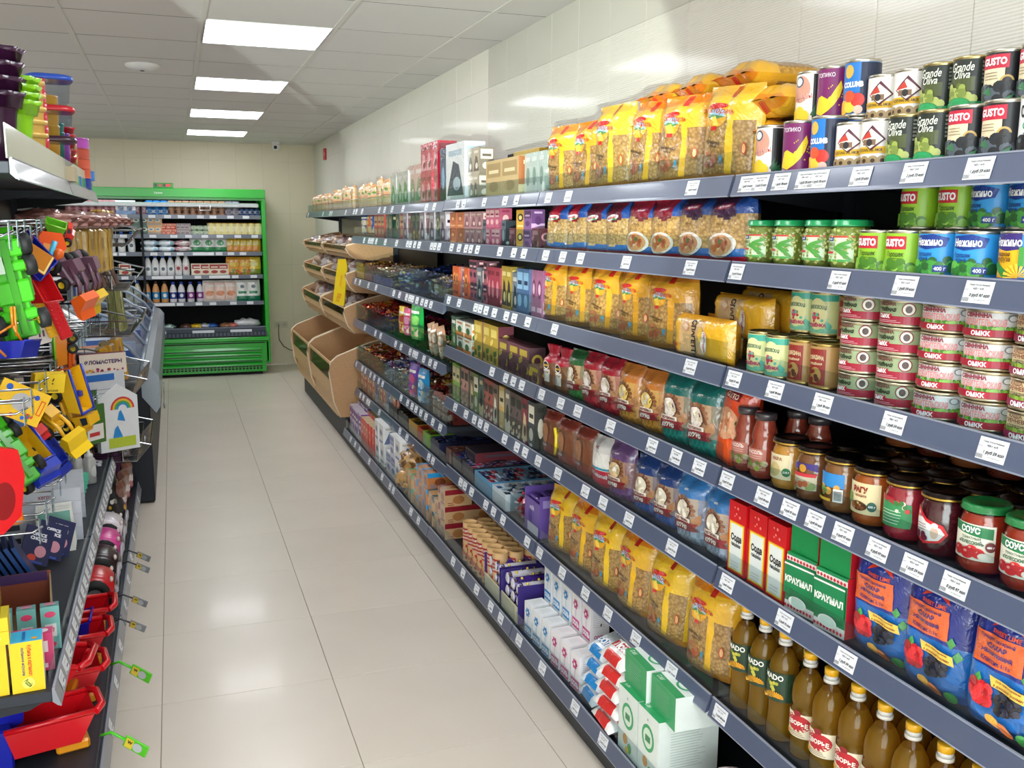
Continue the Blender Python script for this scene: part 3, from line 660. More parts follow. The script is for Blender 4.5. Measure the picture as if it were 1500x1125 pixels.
def p_svin(P, r, h):
    P.spots(-.05, h*.36, .06, h*.42, 50, .0035, ['#6fae38', '#4c8a28', '#8cc450'], 3); P.rect(-.09, .006, .09, h*.34, '#a81f34', 30); P.text('СВИНИНА', -.010, h*.80, .0085, '#8a1c34', w=.044, bold=.06); P.text('ЛЮБИТЕЛЬСКАЯ', .0, h*.57, .0125, '#e28a8a', w=.066, bold=.03)
    P.rect(-.022, h*.12, .014, h*.32, '#c02038', 6); P.text('ОМКК', -.004, h*.22, .0085, '#fff', w=.03, bold=.04); P.ell(.042, h*.72, .008, .006, '#7a8088'); P.ell(.042, h*.72, .006, .0045, '#dfe2e4')
def p_kasha(P, r, h):
    P.spots(-.05, h*.38, .06, h*.42, 40, .0035, ['#9ab848', '#7a9a38'], 5); P.rect(-.09, .006, .09, h*.34, '#98234f', 30); P.text('КАША', -.014, h*.84, .0065, '#7a2a2a', w=.03, bold=.03); P.text('ГРЕЧНЕВАЯ', -.010, h*.69, .007, '#7a2a2a', w=.044, bold=.03); P.text('с ГОВЯДИНОЙ', -.008, h*.53, .007, '#23301c', w=.05, bold=.03)
    P.text('ОМКК', -.006, h*.22, .009, '#fff', w=.034, bold=.04)
CAN_BER = can(.037, .102, '#dfe6a0', p_berez, '#b8a878'); CAN_GOLD = can(.036, .100, '#b58c52', p_gold, '#b89a58', n=28)
TIN_GOV = can(.0495, .0525, '#9fae84', p_gov, '#c8bfa4', n=36); TIN_SVIN = can(.0495, .0525, '#e4e4e2', p_svin, '#cbbfa0', n=36); TIN_KASHA = can(.0495, .0525, '#e8d3a2', p_kasha, '#cbbfa0', n=36)
# ---- glass jars
def jar(r, h, content, lidc, pr, lidk='metal', rim='#c9a24a', neck=.86, belly=0, chunk=0, name='jar'):
    def mk():
        u = empty(name); rr = r*.965
        m = MB('content', content); m.lathe([(r*.6, .004), (rr*.95, .008), (rr, .02+belly), (rr, h*.66), (rr*.93, h*.76), (rr*neck, h*.83), (rr*neck*.98, h*.86)], 28); m.build('contents', u)
        if chunk:
            rd = random.Random(4); q = MB('content', content)
            for i in range(150): a = rd.uniform(-2.4, 2.4) ; z = rd.uniform(.012, h*.8); k = rr*(1 if z < h*.7 else .9)*.965; q.blob((k*math.sin(a), -k*math.cos(a), z), .0052, chunk if rd.random() < .6 else content, n=7, m=4)
            q.build('peas', u)['kind'] = 'stuff'
        g = MB('glass', '#f2f6f2'); g.lathe([(r*.9, 0), (r, .006), (r, h*.67), (r*.93, h*.775), (r*neck, h*.84), (r*neck, h*.9)], 28, capt=False, capb=False); g.build('jar_glass', u)
        l = MB(lidk, lidc); R = r*neck+.0035
        l.lathe([(R, h-.014), (R+.0012, h-.0135), (R+.0012, h-.011), (R, h-.010), (R, h-.003), (R-.002, h-.001), (R-.006, h), (R-.009, h-.0015), (.001, h-.0015)], 32, cols=[rim, rim, rim, lidc, lidc, lidc, lidc, lidc, lidc], kinds=['metal' if rim != lidc else lidk]*3+[lidk]*6, capb=True, capt=False); l.build('lid', u)
        if pr:
            t = MB('card', '#fff'); pr(Pr(t, cyl(r+.0002), 'card'), r, h); t.build('paper_label', u)
        return u
    return Proto(mk)
def lab(c1, c2=None, t=None, tc='#fff', w=.06, z0=.03, z1=.075, extra=None):
    def pr(P, r, h):
        P.rect(-w/2, z0, w/2, z1, c1, 12)
        if c2: P.rect(-w/2, z1-.014, w/2, z1-.002, c2, 12)
        if t: P.text(t, 0, z1-.009, .0085, tc, w=w*.85, bold=.04)
        if extra: extra(P)
    return pr
def x_pea(P):
    P.rect(-.034, .020, .034, .025, '#4aa84a', 12); P.rect(-.030, .062, -.008, .070, '#1f3f86', 4); P.text('Грибной', -.019, .066, .005, '#fff', w=.016); P.text('ГОРОШЕК', -.016, .056, .007, '#5a7a3a', w=.028); P.text('ЗЕЛЁНЫЙ', -.016, .048, .006, '#5a7a3a', w=.026); P.rect(-.03, .037, -.006, .041, '#c83a3a', 4)
    for i, a in enumerate((.2, .9, 1.5, 2.2)):
        cx, cz = .014+.004*math.cos(a*3), .046+.008*(i-1.5); P.ell(cx, cz, .017, .0035, '#4f9a3c', rot=-.6+.3*i)
JAR_PEA = jar(.0385, .106, '#8f9a45', '#1f9a58', lambda P, r, h: (P.rect(-.036, .020, .036, .07, '#cfe6bf', 14), P.rect(-.036, .069, .036, .073, '#c84a3a', 14), x_pea(P)), 'plastic', '#1f9a58', chunk='#a9b258')
def x_beans(P): P.text('ФАСОЛЬ', 0, .072, .010, '#efe6e0', w=.042); P.lines(-.02, .062, .022, 2, .005, '#d8b8b0'); P.spots(-.028, .032, .028, .052, 16, .006, ['#8a9a3a', '#b8a888', '#6a7a2c', '#9a5a3a'], 3)
def beans():
    u = empty('bean_bottle'); r, h = .034, .165
    m = MB('content', '#9c4030'); pf = [(.022, .004), (r*.9, .01), (r, .022), (r, .078), (r*.8, .092), (r*.93, .108), (r*.8, .125), (r*.66, .142), (r*.64, .15)]
    m.lathe(pf, 24); m.build('contents', u)
    g = MB('glass', '#f2f4f0'); g.lathe([(a+.0016, b) for a, b in pf], 24, capt=False, capb=False); g.build('bottle_glass', u)
    l = MB('plastic', '#3a3436'); l.lathe([(r*.76, .148), (r*.76, .162), (r*.7, .165), (.001, .165)], 28, capt=False); l.build('lid', u)
    t = MB('card', '#fff'); P = Pr(t, cyl(r+.0016), 'card'); P.rect(-.03, .028, .03, .08, '#b06a5a', 12); x_beans(P); t.build('paper_label', u)
    return u
BEANS = Proto(beans)
def x_ikra(P): P.ell(-.008, .052, .015, .017, '#c9b27a'); P.poly([(-.034, .05), (-.02, .06), (-.016, .032)], '#a4b86a'); P.ell(.022, .048, .010, .010, '#1c6a3c'); P.text('510 г', .022, .048, .005, '#fff', w=.014); P.text('ИКРА', -.002, .078, .008, '#8a3a20', w=.03)
def x_purple(P): P.poly([(-.034, .088), (.034, .09), (.036, .072), (0, .08), (-.036, .070)], '#3b2a78'); P.poly([(-.034, .066), (.034, .068), (.03, .06), (-.03, .058)], '#c8303a'); P.ell(0, .078, .009, .009, '#c8902a'); P.spots(-.028, .03, .028, .05, 12, .007, ['#8a9a5a', '#c8b488', '#b8603a'], 6)
def x_bl(P): P.rect(-.034, .060, .030, .09, '#2f86c8', 12); P.spots(-.03, .045, .02, .062, 9, .007, ['#c8703a', '#d8a24a', '#6a9a4a'], 2); P.rect(.008, .03, .028, .058, '#e8e8e4', 4); [P.rect(.010, .034+.003*i, .026, .0355+.003*i, '#333', 2) for i in range(7)]; P.rect(-.034, .03, .004, .036, '#e8b83a', 6)
def x_ragu(P): P.text('РАГУ', -.002, .080, .013, '#8a1c14', w=.034, bold=.06); P.text('овощное', 0, .067, .006, '#8a3a20', w=.026); P.ell(-.004, .046, .019, .010, '#5a2a14'); P.spots(-.018, .04, .012, .052, 14, .0035, ['#c8703a', '#d8a050', '#8a4a22', '#e0c070'], 4); P.ell(.024, .048, .009, .010, '#1c5a4c'); P.text('490 г', .024, .048, .005, '#fff', w=.013); P.ell(-.026, .06, .006, .014, '#6a9a4a')
def x_borsch(P): P.poly([(-.036, .05), (-.038, .09), (.0, .084), (.034, .078), (.036, .046), (.034, .032), (-.034, .03)], '#3a8f56'); P.text('БОРЩ', -.016, .084, .013, '#c82838', w=.034, bold=.06, rot=-.1); P.spots(.0, .064, .032, .082, 10, .005, ['#c83a3a', '#e8d8c8', '#3a7a3a'], 8); P.lines(-.026, .062, .02, 5, .006, '#d8ecd8')
def x_red(P): P.poly([(-.030, .095), (-.036, .07), (-.034, .036), (-.01, .026), (.022, .034), (.034, .05), (.024, .066), (-.006, .074)], '#d8222c'); P.poly([(-.028, .086), (-.032, .068), (-.03, .04), (-.008, .031), (.018, .037), (.028, .05), (.02, .06), (-.008, .068)], '#e8e4e0'); P.text('Свёкла', -.020, .078, .007, '#b81c30', w=.02, bold=.03); P.ell(.010, .05, .007, .011, '#d8b8a0'); P.ell(.010, .064, .006, .005, '#f4f4f4'); P.spots(-.026, .036, -.006, .046, 8, .005, ['#6a1430', '#8a1c3c'], 5); P.lines(-.026, .062, -.004, 3, .005, '#8a5a60')
def x_sous(P): P.poly([(-.040, .094), (.036, .09), (.036, .070), (0, .074), (-.040, .078)], '#1f7a46'); P.text('СОУС', -.002, .084, .012, '#fff', w=.034, bold=.05); P.text('ТОМАТНЫЙ', 0, .070, .006, '#1f5a36', w=.034, bold=.02); P.text('«ПОЛЕССКИЙ»', 0, .062, .008, '#1f5a36', w=.044, bold=.04)
def x_sous2(P):
    for a, b, q in ((-.022, .044, .011), (-.004, .042, .012), (.014, .044, .011), (.004, .050, .009)): P.ell(a, b, q, q*.85, '#d6282a'); P.ell(a-.003, b+.003, q*.25, q*.2, '#f4a09a')
    P.ell(.022, .040, .008, .006, '#e8e0d0'); P.ell(.032, .058, .008, .009, '#6a2a2a'); P.text('480 г', .032, .058, .004, '#fff', w=.011)
def wide(pr_bg, *xs):
    def f(P, r, h):
        if pr_bg: P.rect(-.040, .030, .040, .094, pr_bg, 16)
        for x in xs: x(P)
    return f
JAR_IKRA = jar(.0435, .125, '#c98a3a', '#2a2320', lab('#dccfa8', None, w=.066, z0=.03, z1=.088, extra=x_ikra)); JAR_PURP = jar(.0435, .125, '#8a5434', '#2a2320', lab('#c9bfa4', None, w=.066, z0=.03, z1=.066, extra=x_purple))
JAR_BLUE = jar(.0435, .125, '#9a6238', '#2a2320', wide(None, x_bl)); JAR_RAGU = jar(.0435, .125, '#b85a24', '#2a2320', wide('#e0cfa0', x_ragu))
JAR_BOR = jar(.0435, .125, '#a8283a', '#2a2320', wide(None, x_borsch)); JAR_BEET = jar(.0435, .125, '#4a1420', '#2a2320', wide(None, x_red))
JAR_SOUS = jar(.0435, .128, '#a83420', '#1f7a3c', wide('#e9e6d4', x_sous, x_sous2), 'plastic', '#1f7a3c'); JAR_DARK = jar(.0435, .122, '#5a2418', '#2a2320', None); JAR_BROWN = jar(.0435, .122, '#8a4a28', '#2a2320', None)
# ---- bags
def bag(name, w, h, d, colfn, pr=None, kind='film', seed=0, topw=.96, neck=None, nu=18, nv=26, bulge=2.6, top0=.80, extra=None, crim=.0085):
    def wz(v): return 1-.05*abs(v-.45) - ((1-topw)*max(0, (v-.75)/.25) if neck is None else (1-neck)*math.exp(-((v-.82)/.09)**2))
    def th(u, v):
        e = max(0, 1-abs(2*u-1)**bulge)**.55
        b = min(1, .55+v*5) if v < .09 else 1
        t = 1 if v < top0 else max(.03, 1-((v-top0)/(1-top0)*1.12)**1.3)
        if neck is not None: t = 1 if v < .66 else max(.18, 1-((v-.66)/.16)**1.2) if v < .82 else .25+.5*(v-.82)
        return d/2*e*b*t
    def F(x, z):
        v = min(max(z/h, 0), 1); ww = w*wz(v); u = min(max(x/ww+.5, 0), 1); e = max(0, 1-abs(2*u-1)**4)
        return th(u, v) + crim*e*(noise.noise(Vector((x*26, z*14, seed*3.7)))+.5*noise.noise(Vector((x*60+z*30, z*34, seed*1.7))))*min(1, .4+v)
    def mk():
        u_ = empty(name); m = MB('film', '#fff')
        k1 = kind
        m.grid(lambda u, v: ((u-.5)*w*wz(v), -F((u-.5)*w*wz(v), v*h), v*h), nu, nv, colfn, k1)
        m.grid(lambda u, v: ((.5-u)*w*wz(v), F((.5-u)*w*wz(v), v*h), v*h), nu, nv//2, lambda u, v: colfn(1-u, v), k1)
        m.grid(lambda u, v: ((u-.5)*w*wz(0), (v-.5)*2*F((u-.5)*w*wz(0), 0), 0), nu, 1, colfn(.5, .01), 'film', flip=True)
        m.build('bag', u_)
        if pr:
            t = MB('film', '#fff'); pr(Pr(t, lambda x, z, e: (x, -F(x, z)-e-.0006, z), 'film'), w, h); t.build('print', u_)
        return u_
    return Proto(mk)
PAS = '#cfa564'
def pasta_col(yel='#f0b92c', yel2='#e98a22', pas=PAS):
    def f(u, v):
        if v < .07: return '#c78a34'
        if v > .66 or (v > .60 and (u < .12 or u > .55)): return yel if v < .9 else yel2
        if u > .95 or .56 < u < .67: return yel
        return pas
    return f
def pasta_kind(u, v):
    if v < .07: return 'film'
    if v > .66 or (v > .60 and (u < .12 or u > .55)): return 'film'
    if u > .95 or .56 < u < .67: return 'film'
    return 'pasta'
def pr_pasta(P, w, h):
    P.rect(w*.02, h*.86, w*.12, h*.985, '#cc2a22', 3, 4); x = -w*.14; z = h*.66
    P.ell(x, z, w*.17, h*.105, '#e9a72a'); P.poly([(x-w*.16, z), (x-w*.12, z+h*.06), (x, z+h*.10), (x+w*.12, z+h*.07), (x+w*.165, z), (x, z-.004)], '#9ec6dc'); P.poly([(x-w*.16, z), (x-.01, z+h*.03), (x+w*.05, z+h*.015), (x+w*.16, z), (x, z-h*.02)], '#4f8a4a'); P.poly([(x-w*.1, z-h*.01), (x, z+h*.01), (x+w*.05, z-h*.09), (x-w*.04, z-h*.09)], '#f1cc4c')
    P.ell(x+.004, z+h*.115, w*.15, h*.028, '#cf2620'); P.text('Пастораль', x+w*.03, z+h*.062, h*.075, '#c4201c', w=w*.6, shear=.35, bold=.01, rot=-.12, arc=0)
    P.rect(x-.012, z-h*.135, x+.006, z-h*.095, '#d02a22', 2); P.text('МАКАРОННЫЕ', x-.006, h*.40, h*.03, '#3a2616', w=w*.3, rot=-.2, bold=.04); P.text('ИЗДЕЛИЯ', x-.006, h*.36, h*.024, '#3a2616', w=w*.24, rot=-.2, bold=.03)
    P.spots(x-w*.16, h*.16, x+w*.05, h*.3, 12, .007, ['#a8553a', '#b8704a'], 3); P.rect(x+w*.12, h*.2, x+w*.17, h*.26, '#3a9ac0', 1, 2); P.text('ГОСТ', x+w*.145, h*.18, .006, '#3a8ab0', w=w*.1)
    P.ell(w*.34, h*.33, w*.035, h*.06, '#c8321e'); P.ell(w*.34, h*.33, w*.024, h*.048, '#e0b070')
BAG_P1 = bag('pasta_bag', .19, .255, .085, pasta_col(), pr_pasta, pasta_kind, 1); BAG_P2 = bag('pasta_bag', .19, .25, .08, pasta_col('#efb42c', '#e78c24', '#c59a5a'), pr_pasta, pasta_kind, 2)
BAG_P3 = bag('pasta_bag', .19, .255, .085, pasta_col('#f3c42c', '#e9b02c', '#c8a25c'), pr_pasta, pasta_kind, 5)
BAG_P4 = bag('pasta_bag', .185, .215, .08, pasta_col('#e9a830', '#dc8a2c', '#d3a862'), pr_pasta, pasta_kind, 7)
def mk_col(top='#a81c34', pas='#dcb878', dish=False):
    def f(u, v):
        if v > .66+.04*math.sin(u*9): return top if u < .75 else '#274f9c'
        wv = .13+.03*math.sin(u*9+1)
        if v < wv*.6: return '#b81e38'
        if v < wv+.05: return '#2a6cb4'
        return pas
    return f
def mk_kind(u, v): return 'pasta' if .2 < v < .68 else 'film'
def pr_mk(P, w, h): P.ell(-w*.08, h*.70, w*.24, h*.055, '#e8e4e8', rot=.2); P.text('Мельник', -w*.08, h*.705, h*.05, '#b81e34', w=w*.34, shear=.3, bold=.03, rot=.2); P.ell(w*.04, h*.68, w*.07, h*.02, '#2a7a3c'); P.text('Вермишель', -w*.04, h*.5, h*.03, '#8a6a2a', w=w*.4)
def pr_mkd(P, w, h): P.ell(0, h*.81, w*.2, h*.04, '#7a1c3c', rot=.15); P.ell(0, h*.81, w*.17, h*.03, '#a84a64', rot=.15); P.text('Мельник', 0, h*.81, h*.035, '#f0dfe4', w=w*.3, shear=.3, rot=.15); P.text('ПЕРЬЯ', -w*.1, h*.56, h*.03, '#7a5a3a', w=w*.4); P.ell(-w*.08, h*.25, w*.36, h*.185, '#ece2d4'); P.ell(-w*.08, h*.25, w*.29, h*.15, '#d99a68'); P.spots(-w*.26, h*.17, w*.1, h*.33, 18, .008, ['#e0b070', '#c8703a', '#e8c898', '#b85a34'], 2); P.ell(-w*.06, h*.3, .007, .007, '#3f7a34')
BAG_M1 = bag('pasta_bag', .15, .19, .07, mk_col(), pr_mk, mk_kind, 3); BAG_M2 = bag('pasta_bag', .15, .185, .07, mk_col('#6a2030'), pr_mk, mk_kind, 4); BAG_M3 = bag('pasta_bag', .16, .19, .07, mk_col('#8a1c30', '#dfb46c'), pr_mkd, mk_kind, 6); BAG_M4 = bag('pasta_bag', .165, .195, .075, mk_col('#4a2a4c', '#e2bb78'), pr_mkd, mk_kind, 8)
def flour(top, bot, grain, seed, pic='#e6dcc4'):
    def colf(u, v):
        if v < .24: return tuple(c*(1 if (int(u*14)+int(v*40)) % 2 else .62) for c in hx(bot))
        if v > .72: return top
        return tuple((a+b)/2 for a, b in zip(hx(top), hx(grain))) if (u < .2 or u > .8) else grain
    def pr(P, w, h):
        P.text('мука', 0, h*.82, h*.03, '#f4f0e8', w=w*.3, shear=.2)
        for i in range(11):
            a = math.pi*(-.1+1.2*i/10); P.ell(-w*.05+w*.27*math.cos(a), h*.52+h*.17*math.sin(a), w*.055, h*.028, '#8a5538', rot=a)
        P.ell(-w*.05, h*.52, w*.24, h*.15, '#5a2f20'); P.ell(-w*.05, h*.52, w*.215, h*.14, pic); P.spots(-w*.18, h*.43, w*.1, h*.6, 10, .006, ['#cfc2a4', '#f0eadc', '#c4b48e'], seed)
        P.poly([(w*.22, h*.4), (w*.4, h*.5), (w*.42, h*.36), (w*.3, h*.28)], '#a8754a')
        P.rect(-w*.34, h*.335, w*.20, h*.40, '#f0e4d4', 6); P.text('БАБУШКИНА', -w*.07, h*.367, h*.042, '#6a1c20', w=w*.5, bold=.05)
        P.poly([(-w*.38, h*.33), (w*.36, h*.345), (w*.3, h*.28), (w*.38, h*.225), (-w*.3, h*.205), (-w*.36, h*.25)], '#8a1c24'); P.text('КУХНЯ', -w*.06, h*.275, h*.065, '#f6ece0', w=w*.42, bold=.06, arc=5)
    return bag('flour_bag', .125, .175, .075, colf, pr, 'film', seed, nu=16, nv=24)
FL_G = flour('#2f6a3c', '#4a9a4a', '#c8a67a', 11); FL_R = flour('#a82434', '#c8303c', '#c89a7c', 12, '#efe4dc'); FL_O = flour('#c87a34', '#d8963a', '#d0a45a', 13, '#f0cf6a'); FL_T = flour('#1c6a64', '#1f8a7c', '#b89474', 14, '#ddd0c4'); FL_B = flour('#22407c', '#2a5fae', '#b09a86', 15, '#ddd4c0'); FL_L = flour('#3a7ab8', '#a8b8cc', '#b0a090', 16, '#ddd4c0'); FL_P = flour('#6a4c7a', '#7c4a8a', '#b08a6c', 17, '#d8bc8c')
BAG_DK = bag('grain_bag', .14, .17, .07, lambda u, v: '#7a4a30' if .25 < v < .8 else '#8a3a2c', lambda P, w, h: (P.ell(-.02, h*.5, .03, .045, '#4a2a1c'), P.ell(-.02, h*.5, .026, .04, '#9a6a4a'), P.poly([(-.05, h*.28), (.01, h*.3), (.0, h*.2), (-.045, h*.2)], '#7a1c20'), P.text('КУХНЯ', -.02, h*.25, .010, '#eee', w=.034)), 'film', 18)
BAG_BW = bag('cereal_bag', .10, .165, .065, lambda u, v: '#b01c34' if v > .62 else '#7a5234', lambda P, w, h: (P.ell(0, h*.56, .017, .017, '#ece4d8'), P.ell(0, h*.56, .014, .013, '#23262c'), P.rect(-.012, h*.53, .012, h*.57, '#e8b93a', 3), P.rect(-.02, h*.18, .02, h*.46, '#e4ddd2', 4), P.text('ХЛОПЬЯ', 0, h*.4, .008, '#5a3a20', w=.032)), 'film', 19, neck=.72)
BAG_RICE = bag('rice_bag', .115, .17, .07, lambda u, v: '#d8d4d0' if v > .7 else '#ece8e0' if v > .36 else '#c4203a', lambda P, w, h: (P.rect(-.05, h*.36, .05, h*.40, '#2a9ab0', 8), P.text('РОССИЙСКИЙ', 0, h*.26, .013, '#fff', w=.09, bold=.04, rot=-.1), P.text('рис', 0, h*.8, .012, '#8a3a44')), 'film', 20)
BAG_ORG = bag('rice_bag', .12, .225, .075, lambda u, v: '#d8461c' if v > .3 else '#e0521a', lambda P, w, h: (P.rect(-.03, h*.77, .026, h*.86, '#7a1c24', 4), P.text('GUSTO', -.002, h*.815, .013, '#e8c8b0', w=.045), P.ell(-.01, h*.48, .042, .042, '#d89a74'), P.spots(-.045, h*.36, .03, h*.6, 30, .006, ['#e8c8a4', '#c8703a', '#e0a880', '#d88a5c'], 4), P.ell(.03, h*.52, .010, .010, '#c8a050'), P.ell(.03, h*.52, .008, .008, '#26221f')), 'film', 21)
def pr_sug(P, w, h):
    for s in (-1, 1): P.poly([(0, h*.86), (s*w*.2, h*.92), (s*w*.13, h*.855), (s*w*.2, h*.79)], '#e2401f')
    P.text('SWEET LIME', 0, h*.765, h*.035, '#e2502a', w=w*.42, bold=.03)
    P.poly([(-w*.40, h*.73), (w*.22, h*.74), (w*.24, h*.50), (-w*.38, h*.48)], '#ec6a34')
    P.text('Продукт сахарный', -w*.08, h*.70, h*.035, '#1c2c7a', w=w*.52, bold=.02); P.text('«САХАР', -w*.08, h*.65, h*.042, '#1c2c7a', w=w*.34, bold=.04); P.text('ЖЕЛИРУЮЩИЙ', -w*.08, h*.59, h*.046, '#1c2c7a', w=w*.56, bold=.05); P.text('Классик 1:1»', -w*.08, h*.53, h*.036, '#1c2c7a', w=w*.44, bold=.02)
    for a, b, q in ((.24, .50, .05), (.32, .40, .04), (-.30, .36, .05)): P.poly([(w*a, h*b), (w*(a+q), h*(b+.05)), (w*(a+.09), h*b), (w*(a+q), h*(b-.05))], '#3f9a48')
    P.ell(-w*.22, h*.25, w*.19, h*.085, '#8a1420', rot=-.3); P.spots(-w*.34, h*.2, -w*.08, h*.32, 30, .009, ['#d8202c', '#e8383c', '#b8141f'], 5)
    P.spots(w*.02, h*.18, w*.28, h*.40, 34, .0065, ['#1a1c28', '#2c2f44', '#12131c'], 6); P.ell(w*.02, h*.10, w*.09, h*.035, '#e8a83a', rot=-.4); P.ell(w*.16, h*.07, w*.09, h*.04, '#e07a34', rot=-.5); P.ell(w*.34, h*.05, w*.07, h*.05, '#3f9a48')
    P.poly([(-w*.08, h*.44), (w*.34, h*.40), (w*.36, h*.32), (-w*.04, h*.36)], '#f2c84c'); P.text('Для приготовления', w*.14, h*.40, h*.022, '#8a3a20', w=w*.34, rot=-.1); P.text('в домашних условиях', w*.15, h*.36, h*.022, '#8a3a20', w=w*.34, rot=-.1)
SUGAR = bag('sugar_bag', .165, .225, .075, lambda u, v: '#1c2f8c' if v > .45 else '#2273c4' if v > .08 else '#1c5aa8', pr_sug, 'film', 22)
# ---- cartons and packs
def carton(name, w, h, d, cols, pf=None, ps=None, pt=None, kind='card', c=.0012):
    """cols: bottom top front right back left"""
    def mk():
        m = MB(kind, '#fff'); m.box((-w/2, -d/2, 0), (w/2, d/2, h), cols=[hx(x) for x in cols])
        if pf: pf(Pr(m, front(-d/2)), w, h)
        if ps: ps(Pr(m, right(w/2)), d, h)
        if pt: pt(Pr(m, top(h)), w, d)
        return m.build(name)
    return Proto(mk)
def six(a, **k):
    o = [a]*6; ix = dict(top=1, front=2, right=3, left=5, bottom=0)
    for n, c in k.items(): o[ix[n]] = c
    return o
def pf_soda(P, w, h):
    P.rect(-w*.44, h*.03, w*.44, h*.72, '#f2a01e'); P.rect(-w*.40, h*.045, w*.40, h*.705, '#f7e23c'); P.rect(-w*.35, h*.06, w*.35, h*.69, '#e9ece8')
    P.text('Сода', 0, h*.50, h*.12, '#141414', w=w*.62, bold=.05); P.text('пищевая', 0, h*.40, h*.055, '#141414', w=w*.54, bold=.03); P.spots(-w*.2, h*.8, w*.2, h*.95, 5, .003, ['#f48a80'], 2); P.lines(-w*.25, h*.16, w*.25, 3, .008, '#a8a8a4')
SODA = carton('soda_box', .072, .185, .05, six('#d8141c'), pf_soda, lambda P, d, h: P.rect(-d*.4, h*.05, d*.4, h*.7, '#e8483c'))
def pf_krah(P, w, h):
    P.rect(-w/2, h*.86, w/2, h*.95, '#f1ece6'); P.rect(-w/2, 0, w/2, h*.16, '#f1ece6')
    for z, n in ((h*.905, 9), (h*.08, 9)):
        for i in range(n): x = -w*.44+i*w*.11; P.poly([(x-w*.045, z), (x, z+h*.035), (x+w*.045, z), (x, z-h*.035)], '#d0202c')
    P.rect(-w/2, h*.30, w/2, h*.86, '#17804c'); P.text('КРАХМАЛ', 0, h*.56, h*.12, '#f2f2ea', w=w*.92, bold=.05); P.rect(-w/2, h*.80, w/2, h*.83, '#f1ece6'); P.ell(0, h*.2, w*.3, h*.10, '#f1ece6'); P.ell(0, h*.2, w*.25, h*.08, '#cfe2d4')
STARCH = carton('starch_box', .090, .135, .055, six('#d01c28', top='#0f9a4e', front='#1c8a54'), pf_krah)
GREENB = carton('starch_box', .090, .085, .060, six('#c41c28', front='#118a4a', top='#0f7a42', left='#118a4a'), lambda P, w, h: P.rect(-w*.46, h*.1, w*.46, h*.9, '#128f4d'))
def pf_sol(c):
    def f(P, w, h):
        P.rect(-w*.46, h*.02, w*.46, h*.30, c); P.text('СОЛЬ', 0, h*.16, h*.15, '#f4f6f8', w=w*.8, bold=.06); P.rect(-w*.02, h*.34, w*.01, h*.55, c)
        for i in range(6): a = i*math.pi/3; P.ell(-.0+w*.16*math.cos(a), h*.72+w*.16*math.sin(a), w*.12, w*.09, c, 10, a)
        P.ell(0, h*.72, w*.09, w*.09, '#eef0f0', 10)
    return f
def ps_sol(c):
    def f(P, d, h): P.text('СОЛЬ', 0, h*.12, h*.10, c, w=d*.7, bold=.05); P.lines(-d*.35, h*.9, d*.35, 10, .007, '#9a9a9c'); P.spots(-d*.1, h*.4, d*.1, h*.5, 2, .004, ['#444'], 1)
    return f
SOLB = carton('salt_box', .066, .128, .072, six('#e9ebec', bottom='#ddd'), pf_sol('#2088c8'), ps_sol('#2088c8'), lambda P, w, d: P.lines(-w*.3, d*.3, w*.3, 7, .006, '#b8b8ba'))
SOLP = carton('salt_box', .066, .128, .072, six('#ece8ea'), pf_sol('#c4307c'), ps_sol('#c4307c'), lambda P, w, d: P.lines(-w*.3, d*.3, w*.3, 7, .006, '#b8b0b4'))
def pt_env(P, w, d): P.rect(-w*.5, -d*.5, w*.5, -d*.30, '#2fa060'); P.text('С-NV', -w*.3, -d*.4, .016, '#dff2e4', w=w*.2); P.ell(w*.12, -d*.1, w*.2, d*.16, '#3aa868'); P.ell(w*.12, -d*.1, w*.15, d*.11, '#dcecdc'); P.ell(-w*.2, .1*d, w*.10, d*.08, '#c88a4a', rot=.3); P.ell(-w*.12, 0, w*.06, d*.05, '#d85a3a')
def pf_env(P, w, h): P.ell(0, h*.62, w*.3, h*.2, '#3aa868'); P.ell(0, h*.62, w*.22, h*.15, '#d8ecd8'); P.rect(-w*.12, h*.56, w*.12, h*.66, '#3a8a58'); P.ell(-w*.1, h*.24, w*.12, h*.08, '#e09a3a'); P.ell(w*.14, h*.15, w*.10, h*.08, '#3aa858'); P.ell(w*.02, h*.1, w*.1, h*.05, '#d8c23a'); P.text('8', 0, h*.9, .008, '#555')
GRNBOX = carton('wafer_box', .12, .20, .19, six('#e6efe8', left='#3aa868'), pf_env, lambda P, d, h: P.lines(-d*.3, h*.8, d*.3, 14, .008, '#9ab8a4'), pt_env)
GRNFLAT = carton('wafer_box', .20, .115, .14, six('#e6efe8', front='#2fa060'), lambda P, w, h: P.lines(-w*.3, h*.8, w*.3, 9, .009, '#9ab8a4'), None, pt_env)
def tube_of(name, r, h, col, caps): pass
